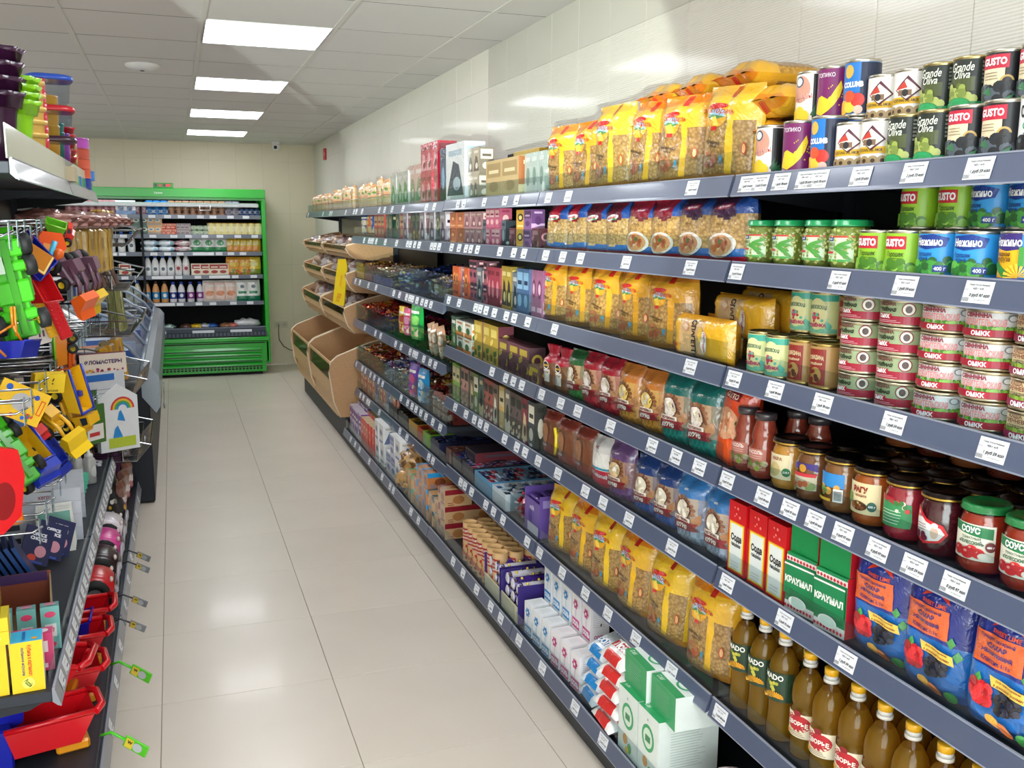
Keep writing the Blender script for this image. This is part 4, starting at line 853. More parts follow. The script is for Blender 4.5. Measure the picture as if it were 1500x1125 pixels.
# oil bottles
def oil(kind):
    def mk():
        u = empty('oil_bottle'); 
        if kind == 'a': pf = [(.028, .002), (.036, .008), (.037, .03), (.034, .075), (.0345, .10), (.037, .112), (.037, .178), (.034, .196), (.022, .222), (.014, .238), (.0135, .245)]
        else: pf = [(.028, .002), (.037, .008), (.038, .03), (.036, .055), (.038, .06), (.038, .118), (.033, .126), (.038, .134), (.039, .15), (.038, .168), (.034, .185), (.022, .207), (.014, .222), (.0135, .23)]
        H = pf[-1][1]
        m = MB('glass', '#f2ead0'); m.lathe(pf, 28, capt=False); m.build('bottle_body', u)
        q = MB('oil', '#e0c060'); q.lathe([(max(.001, a-.0025), b+.001) for a, b in pf[:-2]], 24); q.build('oil', u)
        g = MB('plastic', '#e6e2d8'); g.lathe([(.0165, H-.004), (.0165, H+.004)], 20); g.lathe([(.0145, H+.004), (.0145, H+.014)], 20, '#dcdad4'); g.build('neck_ring', u)
        c = MB('plastic', '#efb422'); c.lathe([(.0155, H+.013), (.0155, H+.027), (.0145, H+.0285), (.001, H+.0285)], 24, '#efb422', capt=False); c.build('cap', u)
        t = MB('card', '#fff')
        if kind == 'a':
            P = Pr(t, cyl(.0376), 'card'); P.rect(-.050, .108, .050, .180, '#1b3a26', 20); P.text('MADO', 0, .168, .014, '#f2f0e4', w=.050, bold=.03)
            P.spots(-.02, .135, .012, .155, 12, .0045, ['#a8a83a', '#7a8a2c', '#c8c04a'], 3)
            for i in range(14): a = math.pi*i/13; P.poly([(.004, .118), (.004+.022*math.cos(a-.1), .118+.014*math.sin(a-.1)), (.004+.024*math.cos(a+.06), .118+.016*math.sin(a+.06))], '#f0a81e')
            P.poly([(-.02, .112), (-.024, .122), (-.008, .118)], '#f0b82e')
        else:
            P = Pr(t, cyl(.0386), 'card'); P.rect(-.040, .06, .040, .118, '#e6dcc0', 16); P.ell(0, .095, .034, .021, '#b81c28'); P.text('ДВОРЬЕ', 0, .094, .013, '#f6eee0', w=.054, bold=.04, arc=4); P.ell(0, .119, .01, .007, '#8a1c24'); P.lines(-.02, .072, .022, 3, .004, '#7a5a3a'); P.ell(-.026, .068, .006, .006, '#e8a82a')
        t.build('paper_label', u); return u
    return Proto(mk)
OIL_A, OIL_B = oil('a'), oil('b')
# soft salt / flour sack lying flat : local x width, y depth, z thickness
def sack(name, w, d, h, col, c2, txt, seed):
    def mk():
        u = empty(name)
        def S(a, b, s):
            e = (max(0, 1-abs(2*a-1)**3)*max(0, 1-abs(2*b-1)**4))**.5
            return ((a-.5)*w, (b-.5)*d, h/2+s*h/2*e+.003*noise.noise(Vector((a*7, b*7, seed)))*e)
        m = MB('film', col)
        cf = lambda a, b: c2 if .16 < b < .34 or (b < .1 and .2 < a < .8) else col
        m.grid(lambda a, b: S(a, b, 1), 14, 16, cf, 'film'); m.grid(lambda a, b: S(1-a, b, -1), 14, 10, cf, 'film'); m.build('sack', u)
        t = MB('film', '#fff'); P = Pr(t, lambda x, y, e: (lambda p: (p[0], p[1], p[2]+e+.001))(S(min(max(x/w+.5, 0), 1), min(max(y/d+.5, 0), 1), 1)), 'film')
        P.text(txt, 0, -d*.25, d*.13, '#fff', w=w*.8, bold=.06)
        for i in range(6): a = i*math.pi/3; P.ell(.0+w*.13*math.cos(a), d*.12+w*.13*math.sin(a), w*.09, w*.06, c2, 8, a)
        t.build('print', u); return u
    return Proto(mk)
SACKB = sack('salt_sack', .13, .20, .05, '#e4ecf2', '#1f86cc', 'СОЛЬ', 3); SACKR = sack('flour_sack', .15, .22, .055, '#f1efec', '#d8302c', 'Лоза', 5)
# ================================================================ PLACING: NEAREST BAY
SH = {1: 1.79, 2: 1.587, 3: 1.33, 4: 1.075, 5: .815, 6: .46, 7: .135}
N1, N2, N3 = 'nearest bay', 'second bay', 'third bay'
def ys(pxs, z, r=.037, X=.80): return [yat(p, X, z)-r for p in pxs]
G = 'tins on the top shelf of the nearest bay'
bot = ys([1092, 1130, 1170, 1205, 1240, 1271, 1314, 1354, 1400, 1442, 1497], 1.79)
for i in range(1, len(bot)): bot[i] = min(bot[i], bot[i-1]-.0755)
kinds = [(CAN_PINE, 'pineapple tin', .118), (CAN_MANGO, 'purple splash tin', .118), (CAN_BLUE, 'blue peach tin', .118), (CAN_OLA, 'white diamond tin', .0975), (CAN_OLA, 'white diamond tin', .0975),
         (CAN_GRANDE, 'dark green olive tin', .0975), (CAN_GRANDE, 'dark green olive tin', .0975), (CAN_GUSB, 'black tin with red badge', .0975), (CAN_GUSB, 'black tin with red badge', .0975), (CAN_OLIV, 'white olive tin', .0985), (CAN_OLIV, 'white olive tin', .0985)]
cnt = {}
last = ['']
def o_desc(q): return last[0]
def uniq(desc, total):
    cnt[desc] = cnt.get(desc, 0)+1
    n = sum(1 for k in total if k == desc)
    last[0] = nth(cnt[desc]-1, n)+desc
    return last[0]
RZJ = lambda a=.12: RZ + JR.uniform(-a, a)
tot = [k[1] for k in kinds]
for (p, dsc, h), y in zip(kinds, bot):
    put(p, .845, y, 1.79, uniq(dsc, tot) + ', lower front layer of nearest top shelf', 'tin', G, RZ+.4+JR.uniform(-.08, .08))
up = [(CAN_PINE, 1154, 0), (CAN_MANGO, 1184, 1), (CAN_BLUE, 1222, 2), (CAN_OLA, 1253, 3), (CAN_OLA, 1285, 4), (CAN_GRANDE, 1320, 5), (CAN_GRANDE, 1362, 6), (CAN_GUSB, 1403, 7), (CAN_GUSB, 1450, 8), (CAN_OLIV, 1506, 9)]
cnt.clear(); tot = [kinds[k[2]][1] for k in up]; py = 9
for p, px, q in up:
    y = min(yat(px, .885, 1.9)-.037, py-.0755); py = y; h = kinds[q][2]
    put(p, .922, y, 1.79, uniq(kinds[q][1], tot) + ' hidden behind lower front layer of top shelf', 'tin', G, RZ)
    put(p, .922, y, 1.79+h+.0005, LABELS and o_desc(q) + ', upper layer of nearest top shelf', 'tin', G, RZ+.4+JR.uniform(-.08, .08))
# second shelf
G = 'peas and corn on the second shelf'
W2 = 'second shelf of nearest bay'
row(JAR_PEA, ys([1082, 1119, 1162, 1203], SH[2], .037), .84, SH[2], 'green-lidded glass jar of peas', 'jar', W2, G, RZ+.2)
row(JAR_PEA, [-.80, -.90, -1.0], .935, SH[2], 'green-lidded pea jar in back row', 'jar', W2, G, RZ)
y5 = ys([1241, 1283, 1331, 1383, 1448], SH[2], .037)
row(CAN_GUSG, y5[:2], .84, SH[2], 'lime green pea tin at shelf front', 'tin', W2, G, RZ+.4)
row(CAN_NEZ, y5[2:4], .84, SH[2], 'sky blue pea tin at shelf front', 'tin', W2, G, RZ+.4)
row(CAN_NEZC, [y5[4], y5[4]-.088], .84, SH[2], 'blue and yellow corn tin', 'tin', W2, G, RZ+.2)
u5 = [yat(p_, .885, 1.7)-.04 for p_ in (1305, 1357, 1402, 1458)]; u5[1] = min(u5[1], u5[0]-.081); u5[2] = min(u5[2], u5[1]-.082); u5[3] = min(u5[3], u5[2]-.082)
row(CAN_GUSG, u5[:2], .926, SH[2]+.0865, 'lime green pea tin in upper layer', 'tin', W2, G, RZ+.2)
row(CAN_NEZ, u5[2:], .926, SH[2]+.0865, 'sky blue pea tin in upper layer', 'tin', W2, G, RZ+.2)
row(CAN_GUSG, u5[:2], .926, SH[2], 'lime green pea tin in back row', 'tin', W2, G, RZ)
row(CAN_NEZ, u5[2:], .926, SH[2], 'sky blue pea tin in back row', 'tin', W2, G, RZ)
# third shelf
W3 = 'third shelf, nearest bay'; G = 'tinned meat on the third shelf'
row(CAN_BER, [-.805, -.884], .845, SH[3], 'mint green meat tin in lower layer', 'tin', W3, G, RZ+.25)
row(CAN_BER, [-.865, -.943], .922, SH[3], 'mint green meat tin behind', 'tin', W3, G, RZ)
row(CAN_BER, [-.865, -.943], .922, SH[3]+.1025, 'mint green meat tin in upper layer', 'tin', W3, G, RZ+.25)
row(CAN_GOLD, [-.963, -1.040], .845, SH[3], 'golden brown beef tin in lower layer', 'tin', W3, G, RZ+.25)
row(CAN_GOLD, [-1.030], .922, SH[3], 'golden brown beef tin behind the others', 'tin', W3, G, RZ)
row(CAN_GOLD, [-1.030], .922, SH[3]+.1015, 'golden brown beef tin in upper layer', 'tin', W3, G, RZ+.25)
row(TIN_GOV, [-1.150, -1.262], .855, SH[3], 'flat green and red beef tin', 'tin', W3, G, RZ+.3, levels=4, lh=.0532)
row(TIN_SVIN, [-1.368, -1.474], .855, SH[3], 'flat white and red pork tin', 'tin', W3, G, RZ+.35, levels=4, lh=.0532)
row(TIN_KASHA, [-1.580], .855, SH[3], 'flat cream and magenta buckwheat tin', 'tin', W3, G, RZ+.2, levels=4, lh=.0532)
# fourth shelf: jars
W4 = 'fourth shelf of nearest bay'; G = 'glass jars on the fourth shelf'
row(BEANS, [-.77, -.846], .84, SH[4], 'narrow-waisted jar of red beans', 'jar', W4, G, RZ+.2)
row(BEANS, [-.85, -.93], .925, SH[4], 'narrow-waisted bean jar in back row', 'jar', W4, G, RZ)
yj = [-.938, -1.030, -1.124, -1.218, -1.311, -1.404, -1.497, -1.590]
for p, y, dsc in zip((JAR_IKRA, JAR_PURP, JAR_BLUE, JAR_RAGU, JAR_BOR, JAR_BEET), yj, ('jar of beige vegetable paste with cream label', 'jar with purple topped label and red ribbon', 'jar with sky blue label and barcode', 'orange stew jar with cream label', 'red soup jar with green label', 'dark beetroot jar with red-edged label')):
    put(p, .845, y, SH[4], dsc + ', front of fourth shelf', 'jar', G, RZ+.22)
row(JAR_SOUS, yj[6:], .845, SH[4], 'green-lidded jar of red tomato sauce', 'jar', W4, G, RZ+.2)
row([JAR_BROWN, JAR_DARK], [-1.025+.0-.093*i for i in range(7)], .937, SH[4], 'plain gold-rimmed jar in middle row', 'jar', W4, G, RZ)
row([JAR_DARK, JAR_BROWN], [-1.06-.093*i for i in range(7)], 1.03, SH[4], 'plain gold-rimmed jar in rear row', 'jar', W4, G, RZ)
row([JAR_BROWN, JAR_DARK], [-1.10-.093*i for i in range(6)], 1.02, SH[4]+.1225, 'gold-rimmed jar stacked on rear row', 'jar', W4, G, RZ)
# fifth shelf
W5 = 'fifth shelf of nearest bay'; G = 'boxes and bags on the fifth shelf'
row(SODA, [-.785, -.872, -.955], .835, SH[5], 'red baking soda box', 'box', W5, G, RZ, .02)
row(SODA, [-.785, -.872, -.955], .905, SH[5]+.0, 'red baking soda box in second row', 'box', W5, G, RZ, .02)
row(STARCH, [-1.045, -1.148], .838, SH[5], 'green and white embroidered-look starch box', 'box', W5, G, RZ+.12, .02)
row(GREENB, [-1.045, -1.148], .845, SH[5]+.1365, 'small green box lying on starch box', 'box', W5, G, RZ+.08, .03)
put(SUGAR, .855, -1.275, SH[5], 'blue gelling sugar bag with orange label, leftmost of the blue bags', 'bag', G, RZ+.12)
put(SUGAR, .845, -1.425, SH[5], 'blue gelling sugar bag with orange label, second of the blue bags', 'bag', G, RZ+.05, rx=-.06)
put(SUGAR, .93, -1.52, SH[5], 'blue sugar bag leaning behind the front ones, mostly hidden', 'bag', G, RZ-.2)
put(SUGAR, .825, -1.600, SH[5]+.012, 'blue gelling sugar bag with orange label, cut by right photo edge', 'bag', G, RZ+.05, rx=-.10)
# sixth shelf: oil
W6 = 'sixth shelf of nearest bay'; G = 'sunflower oil bottles on the sixth shelf'
row(OIL_A, [-.80, -.882, -.962], .845, SH[6], 'oil bottle with dark green label', 'bottle', W6, G, RZ+.25)
row(OIL_A, [-.84, -.922], .93, SH[6], 'oil bottle with green label behind', 'bottle', W6, G, RZ)
row(OIL_B, [-1.048-.0815*i for i in range(8)], .845, SH[6], 'waisted oil bottle with red oval label', 'bottle', W6, G, RZ+.25)
row(OIL_B, [-1.048-.0815*i for i in range(7)], .93, SH[6], 'waisted oil bottle in back row', 'bottle', W6, G, RZ)
# ================================================================ SECOND BAY
G = 'pasta bags on the top shelf'
yp = [.44, .25, .045, -.17, -.385, -.605]
for i, y in enumerate(yp):
    put([BAG_P1, BAG_P2, BAG_P3][i % 3], .855+.01*(i % 2), y, 1.79, nth(i, 6)+'standing yellow pasta bag on top shelf of second bay', 'bag', G, RZ+.22+JR.uniform(-.08, .08), rx=JR.uniform(-.06, .02), ry=JR.uniform(-.05, .05), sc=(1, 1, [.93, .95, 1.04, .98, .96, .93][i]))
LAY = Proto(lambda: BAG_P2.make())
lay = [(.98, y, 1.795+.073*k, JR.uniform(-.12, .12)) for k, yy_ in enumerate(((.42, .22, .02, -.18, -.38, -.60), (.40, .20, .0, -.2, -.4, -.62), (.08, -.12, -.32, -.50, -.69), (-.15, -.37, -.58))) for y in yy_]
LV = ['']
for i, (x, y, z, a) in enumerate(lay):
    put(BAG_P2, x+.11, y, z+.037, ('bottom', 'second', 'third', 'top')[min(3, (i//6 if i < 12 else 2 if i < 17 else 3))]+' layer lying pasta bag, '+ORD[(i % 6 if i < 12 else i-12 if i < 17 else i-17)]+' from left, heaped on top shelf', 'bag', 'pasta bags heaped behind', -math.pi/2+a, rx=math.pi/2 - .0, sc=(1, .95, .92))
G = 'pasta bags on the second shelf'
ym = [.49, .30, .135, -.02, -.18, -.335, -.495, -.655]
for i, (y, p) in enumerate(zip(ym, (BAG_M1, BAG_M1, BAG_M2, BAG_M2, BAG_M3, BAG_M3, BAG_M4, BAG_M4))):
    put(p, .85, y, SH[2], nth(i, 8)+('vermicelli bag' if i < 4 else 'penne bag with dish picture')+' on second shelf of second bay', 'bag', G, RZ+.18+JR.uniform(-.1, .1), ry=JR.uniform(-.06, .06), rx=-.04, sc=(1, 1, .88))
G = 'pasta bags on the third shelf'
for i, (y, p) in enumerate(zip([.545, .285, .085, -.13, -.335], (BAG_P4, BAG_P4, BAG_P4, BAG_P4, BAG_P4))):
    put(p, .865, y, SH[3], nth(i, 5)+'yellow pasta bag on third shelf of second bay', 'bag', G, RZ+.28+JR.uniform(-.06, .1), ry=JR.uniform(-.05, .05), rx=-.04)
def spag():
    u = empty('spaghetti_pack'); m = MB('film', '#e9a52a')
    def S(a, b, s):   # a along y(length) b along x (width) ; lies on its long side
        e = (max(0, 1-abs(2*a-1)**8)*max(0, 1-abs(2*b-1)**5))**.5
        return ((a-.5)*.255, -s*(.032*e+.003*noise.noise(Vector((a*9, b*9, s)))), b*.115)
    cf = lambda a, b: '#e9a52a' if (b < .12 or b > .9) else '#d8482a' if a < .06 else '#d9b27c' if .16 < a < .62 else '#efb52c'
    m.grid(lambda a, b: S(a, b, 1), 22, 12, cf, 'film'); m.grid(lambda a, b: S(1-a, b, -1), 22, 6, '#e9a52a', 'film'); m.build('pack_film', u)
    t = MB('film', '#fff'); P = Pr(t, lambda x, z, e: (x, S(min(max(x/.255+.5, 0), 1), min(max(z/.115, 0), 1), 1)[1]-e-.0006, z), 'film')
    P.rect(-.125, .015, -.095, .022, '#c8201c', 4); P.rect(-.125, .028, -.095, .036, '#c8201c', 4); P.text('СПАГЕТТИ', -.012, .055, .020, '#2a1c14', w=.10, bold=.05, rot=-math.pi/2*.98); P.poly([(-.07, .085), (-.05, .10), (-.03, .085), (-.05, .07)], '#d8a48a'); P.poly([(-.065, .085), (-.05, .095), (-.035, .085), (-.05, .075)], '#e8c8a0')
    P.ell(.02, .07, .012, .02, '#efc24a'); P.ell(.036, .05, .014, .03, '#e4e0d8'); P.text('Пастораль', .038, .05, .010, '#c8201c', w=.06, rot=-math.pi/2, shear=.3); t.build('print', u); return u
SPAG = Proto(spag)
put(SPAG, .83, -.575, SH[3], 'front yellow spaghetti pack standing on its long edge', 'pack', 'spaghetti packs', RZ+.05)
put(SPAG, .93, -.60, SH[3]+.055, 'yellow spaghetti pack behind, raised above the front pack', 'pack', 'spaghetti packs', RZ)
put(SPAG, 1.0, -.62, SH[3]+.07, 'rearmost yellow spaghetti pack on third shelf', 'pack', 'spaghetti packs', RZ)
put(BAG_P4, .93, -.50, SH[3], 'yellow pasta bag standing behind the spaghetti packs', 'bag', G, RZ, sc=(1, 1, .5))
W4 = 'fourth shelf of second bay'; G = 'flour and cereal bags on the fourth shelf'
row(BAG_BW, [.50, .39], .84, SH[4], 'burgundy and brown oat flake bag', 'bag', W4, G, RZ+.15)
put(FL_G, .85, .27, SH[4], 'green flour bag with plaid bottom on fourth shelf', 'bag', G, RZ+.15)
row(FL_R, [.135, .0], .85, SH[4], 'red plaid flour bag', 'bag', W4, G, RZ+.15, sc=(1, 1, 1.04))
row(FL_O, [-.14, -.282], .85, SH[4], 'orange plaid corn flour bag', 'bag', W4, G, RZ+.15, sc=(1.05, 1, 1.04))
row(FL_T, [-.43, -.575], .85, SH[4], 'teal plaid flour bag', 'bag', W4, G, RZ+.15, sc=(1.1, 1, 1.12))
row([FL_R, FL_O, FL_T], [.10, -.1, -.3, -.45], .95, SH[4], 'flour bag in back row', 'bag', W4, G, RZ, sc=(1, 1, .95))
put(BAG_ORG, .85, -.69, SH[4], 'orange rice bag with round badge on fourth shelf', 'bag', G, RZ+.1, ry=.14, rx=-.06)
W5 = 'fifth shelf of second bay'; G = 'grain bags on the fifth shelf'
row(BAG_DK, [.51, .345, .20], .85, SH[5], 'dark brown grain bag', 'bag', W5, G, RZ+.2, .1)
put(BAG_RICE, .85, .06, SH[5], 'white and red rice bag on fifth shelf', 'bag', G, RZ+.15)
put(FL_P, .85, -.085, SH[5], 'purple plaid flour bag on fifth shelf', 'bag', G, RZ+.15, sc=(1.1, 1, 1.03))
row(FL_B, [-.255, -.385], .85, SH[5], 'dark blue plaid flour bag', 'bag', W5, G, RZ+.15)
row(FL_L, [-.53, -.675], .85, SH[5], 'light blue plaid flour bag', 'bag', W5, G, RZ+.15, sc=(1.06, 1, 1.06))
m = MB('plastic', '#e8cf1c'); m.tube([(0, 0, 0), (0, -.01, .03), (.004, -.004, .07), (0, .004, .1)], [.006, .007, .008, .006], 6)
o = tag(m.build('tie_strip'), 'yellow plastic strip between brown grain bags on fifth shelf', 'strip'); o.location = (.807, .405, SH[5]+.03); 
G = 'pasta bags on the sixth shelf'
for i, y in enumerate([.43, .235, .035, -.155, -.37, -.615]):
    put([BAG_P3, BAG_P1][i % 2], .865, y, SH[6], nth(i, 6)+'yellow pasta bag on sixth shelf of second bay', 'bag', G, RZ+.22+JR.uniform(-.08, .08), rx=-.07, ry=JR.uniform(-.04, .04), sc=(1, 1, [.95, .95, .97, 1, 1, 1.02][i]))
# base shelf of the second bay
XB0 = .735; G = 'salt boxes on the bottom shelf'
for i, y in enumerate([.44, .35, .26]): put(SOLB, XB0+.02, y, .135, nth(i, 3)+'white salt box with blue flower, front row of bottom shelf', 'box', G, RZ+.05)
for i, y in enumerate([.17, .08, -.01]): put(SOLP, XB0+.02, y, .135, nth(i, 3)+'white salt box with pink flower, front row of bottom shelf', 'box', G, RZ+.05)
for i, y in enumerate([.44, .35, .26]):
    put(SOLB, XB0+.10, y, .135, nth(i, 3)+'blue-flowered salt box, lower back row of bottom shelf', 'box', G, RZ); put(SOLB, XB0+.10, y, .264, nth(i, 3)+'blue-flowered salt box, upper back row of bottom shelf', 'box', G, RZ)
for i, y in enumerate([.17, .08, -.01]):
    put(SOLP, XB0+.10, y, .135, nth(i, 3)+'pink-flowered salt box, lower back row of bottom shelf', 'box', G, RZ)
    if i < 2: put(SOLP, XB0+.10, y, .264, nth(i, 2)+'pink-flowered salt box, upper back row of bottom shelf', 'box', G, RZ)
for i in range(4): put(SACKB, .81+.008*i, -.13, .165+.05*i, 'soft white salt bag with blue band, '+['lowest', 'second', 'third', 'topmost'][i]+' of its pile', 'bag', 'soft salt bags', RZ+JR.uniform(-.1, .1), rx=.28, ry=.0)
for i in range(5): put(SACKR, .80+.006*i, -.285, .165+.05*i, 'white flour bag with red stripe, '+['lowest', 'second', 'third', 'fourth', 'topmost'][i]+' of its pile', 'bag', 'soft flour bags', RZ+JR.uniform(-.1, .1), rx=.28, ry=.0)
for i, y in enumerate([-.43, -.555]): put(GRNBOX, .80, y, .135, ('left', 'right')[i]+' upright white and green wafer box on bottom shelf', 'box', 'green wafer boxes', RZ)
for i, y in enumerate([-.435, -.60]): put(GRNFLAT, .795, y, .336, ('left', 'right')[i]+' white and green wafer box lying on top of others', 'box', 'green wafer boxes', RZ-.05, sc=(.75, 1, .85))
def crumple(name, r, col, kind='film', n=16, m_=10, amp=.35, sd=1, c2=None):
    def mk():
        m = MB(kind, col); m.blob((0, 0, r[2]), r, (lambda u, v: c2 if noise.noise(Vector((u*14, v*9, sd))) > .12 else col) if c2 else col, n=n, m=m_, amp=amp, seed=sd); return m.build(name)
    return Proto(mk)
PWB = crumple('tissue_bag', (.09, .08, .085), '#ecdedb', sd=2, c2='#e0b9b4', n=24, m_=16, amp=.12)
put(PWB, .79, -.835, .135, 'white and pink crinkled bag at bottom of nearest bay', 'bag', None, RZ); put(PWB, .79, -1.02, .135, 'second white and pink crinkled bag at bottom of nearest bay', 'bag', None, RZ+.6)
# ================================================================ THIRD BAY: SMALL CARTONS
def pf_gen(c1, c2, c3=None, style=0):
    def f(P, w, h):
        if style == 0: P.rect(-w*.42, h*.55, w*.42, h*.92, c1); P.rect(-w*.3, h*.65, w*.3, h*.74, c2); P.ell(0, h*.3, w*.3, h*.14, c1, 12)
        elif style == 1: P.ell(0, h*.6, w*.34, h*.2, c1, 14); P.ell(0, h*.6, w*.2, h*.12, c2, 12); P.rect(-w*.35, h*.12, w*.35, h*.22, c2)
        elif style == 2: P.rect(-w*.5, h*.0, w*.5, h*.3, c1); P.ell(.0, h*.45, w*.25, h*.22, c2, 12); P.rect(-w*.3, h*.8, w*.3, h*.9, c1)
        elif style == 3: P.poly([(-w*.45, h*.1), (w*.45, h*.1), (w*.2, h*.62), (-w*.1, h*.7)], c1); P.rect(-w*.35, h*.78, w*.35, h*.88, c2); P.ell(w*.1, h*.3, w*.2, h*.12, c2, 12)
        elif style == 4: P.spots(-w*.4, h*.1, w*.4, h*.6, 10, w*.12, [c1, c2], 3); P.rect(-w*.36, h*.7, w*.36, h*.9, c2)
        if c3: P.rect(-w*.2, h*.04, w*.2, h*.1, c3)
    return f
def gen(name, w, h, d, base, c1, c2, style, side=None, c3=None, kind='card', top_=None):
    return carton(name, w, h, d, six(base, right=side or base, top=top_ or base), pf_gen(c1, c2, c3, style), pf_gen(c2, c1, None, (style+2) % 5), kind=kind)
def fill(items, y0, x, z, where, group, depthrow=False):
    """items: (proto, width, height, count-high, description) placed from far (y0) to near"""
    y = y0; names = {}
    tot = {}
    for it in items:
        if it[4]: tot[it[4]] = tot.get(it[4], 0)+1
    for p, w, h, n, dsc in items:
        if p is None: y -= w; continue
        k = names.get(dsc, 0); names[dsc] = k+1
        for l in range(n):
            lv = '' if n == 1 else (', lower', ', upper')[l] if n == 2 else (', lowest', ', middle', ', upper', ', topmost')[l]
            put(p, x + JR.uniform(-.004, .004), y-w/2, z+l*(h+.0006), nth(k, tot[dsc])+dsc+' on '+where+lv, 'box' if 'box' in dsc or 'carton' in dsc else 'pack', group, RZ+JR.uniform(-.03, .03))
        y -= w+.003
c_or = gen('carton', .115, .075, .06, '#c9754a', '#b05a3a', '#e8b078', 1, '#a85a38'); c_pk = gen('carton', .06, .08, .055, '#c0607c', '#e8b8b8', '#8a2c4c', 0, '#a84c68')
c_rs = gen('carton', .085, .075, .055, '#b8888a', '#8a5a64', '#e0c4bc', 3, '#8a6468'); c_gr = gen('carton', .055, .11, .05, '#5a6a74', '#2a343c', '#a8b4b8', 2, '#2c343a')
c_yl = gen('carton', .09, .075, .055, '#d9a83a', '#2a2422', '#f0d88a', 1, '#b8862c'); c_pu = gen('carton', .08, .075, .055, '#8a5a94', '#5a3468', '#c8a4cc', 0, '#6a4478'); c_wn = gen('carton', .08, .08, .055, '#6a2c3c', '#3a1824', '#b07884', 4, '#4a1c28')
W = 'second shelf of third bay'
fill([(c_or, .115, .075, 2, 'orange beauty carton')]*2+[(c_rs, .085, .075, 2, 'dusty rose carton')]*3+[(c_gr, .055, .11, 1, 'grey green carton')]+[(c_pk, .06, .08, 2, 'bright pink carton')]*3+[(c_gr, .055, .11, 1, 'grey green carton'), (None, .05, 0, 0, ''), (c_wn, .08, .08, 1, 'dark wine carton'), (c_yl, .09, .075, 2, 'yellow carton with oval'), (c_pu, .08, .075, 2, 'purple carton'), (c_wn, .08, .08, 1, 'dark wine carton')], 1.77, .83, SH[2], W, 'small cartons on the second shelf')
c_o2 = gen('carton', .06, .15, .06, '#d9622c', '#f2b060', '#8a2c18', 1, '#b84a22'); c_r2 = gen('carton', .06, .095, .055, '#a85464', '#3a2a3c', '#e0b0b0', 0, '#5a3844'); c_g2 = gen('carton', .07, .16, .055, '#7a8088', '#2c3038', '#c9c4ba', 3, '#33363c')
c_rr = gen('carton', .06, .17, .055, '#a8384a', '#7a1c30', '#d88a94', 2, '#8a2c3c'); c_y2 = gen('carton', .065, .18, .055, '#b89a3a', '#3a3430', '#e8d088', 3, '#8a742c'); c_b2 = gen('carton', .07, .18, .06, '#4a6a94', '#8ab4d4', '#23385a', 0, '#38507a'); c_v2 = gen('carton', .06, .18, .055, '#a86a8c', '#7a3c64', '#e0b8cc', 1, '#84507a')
W = 'third shelf of third bay'
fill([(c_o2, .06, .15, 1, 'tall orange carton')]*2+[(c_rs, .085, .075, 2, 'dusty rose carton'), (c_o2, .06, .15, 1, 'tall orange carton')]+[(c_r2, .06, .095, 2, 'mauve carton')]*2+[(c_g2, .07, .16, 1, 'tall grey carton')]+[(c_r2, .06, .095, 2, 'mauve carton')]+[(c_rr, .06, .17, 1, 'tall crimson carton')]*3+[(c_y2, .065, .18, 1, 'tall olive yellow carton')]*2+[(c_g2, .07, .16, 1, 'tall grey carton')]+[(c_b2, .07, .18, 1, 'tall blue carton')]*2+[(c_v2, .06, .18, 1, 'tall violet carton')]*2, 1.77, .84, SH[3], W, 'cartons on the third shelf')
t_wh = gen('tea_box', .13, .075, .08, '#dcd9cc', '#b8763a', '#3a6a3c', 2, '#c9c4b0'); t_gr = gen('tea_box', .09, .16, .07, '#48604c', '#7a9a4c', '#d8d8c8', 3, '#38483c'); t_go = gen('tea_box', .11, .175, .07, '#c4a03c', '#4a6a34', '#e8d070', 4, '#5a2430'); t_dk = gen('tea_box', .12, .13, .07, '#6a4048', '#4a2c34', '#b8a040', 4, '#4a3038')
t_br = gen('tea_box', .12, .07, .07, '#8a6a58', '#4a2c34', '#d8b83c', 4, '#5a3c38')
W = 'fourth shelf of third bay'
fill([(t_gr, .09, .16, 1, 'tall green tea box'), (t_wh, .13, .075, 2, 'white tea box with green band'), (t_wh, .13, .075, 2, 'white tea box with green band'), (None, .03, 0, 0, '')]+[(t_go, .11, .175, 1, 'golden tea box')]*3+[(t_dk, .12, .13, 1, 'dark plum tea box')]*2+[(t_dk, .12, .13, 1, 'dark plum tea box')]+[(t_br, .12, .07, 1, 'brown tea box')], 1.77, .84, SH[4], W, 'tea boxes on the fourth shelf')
W = 'fifth shelf of third bay'
cols5 = [('#8ab04a', 'apple green'), ('#96b856', 'apple green'), ('#b88a7a', 'dusty pink'), ('#b87a6a', 'dusty pink'), ('#8a7a5a', 'khaki'), ('#6a8a4a', 'leaf green'), ('#5a6a60', 'slate'), ('#a85a4c', 'brick red'), ('#a8483c', 'brick red'), ('#8a6a5a', 'brown'), ('#d9b46a', 'daisy yellow'), ('#8a8478', 'stone grey'), ('#6a5a54', 'dark brown'), ('#5a5450', 'dark brown'), ('#8a3a44', 'berry'), ('#4a4c50', 'charcoal')]
pr5 = {}
it5 = []
for i, (c, n_) in enumerate(cols5):
    if n_ not in pr5: pr5[n_] = gen('tea_box', .07, .185, .05, c, '#e9e2cc' if i % 2 else '#d8c89a', '#3a3c34', (i*2) % 5, '#4a4a44', '#e8e4d8')
    it5.append((pr5[n_], .07, .185, 1, 'slim '+n_+' tea pouch box'))
fill(it5, 1.77, .83, SH[5], W, 'slim tea boxes on the fifth shelf')
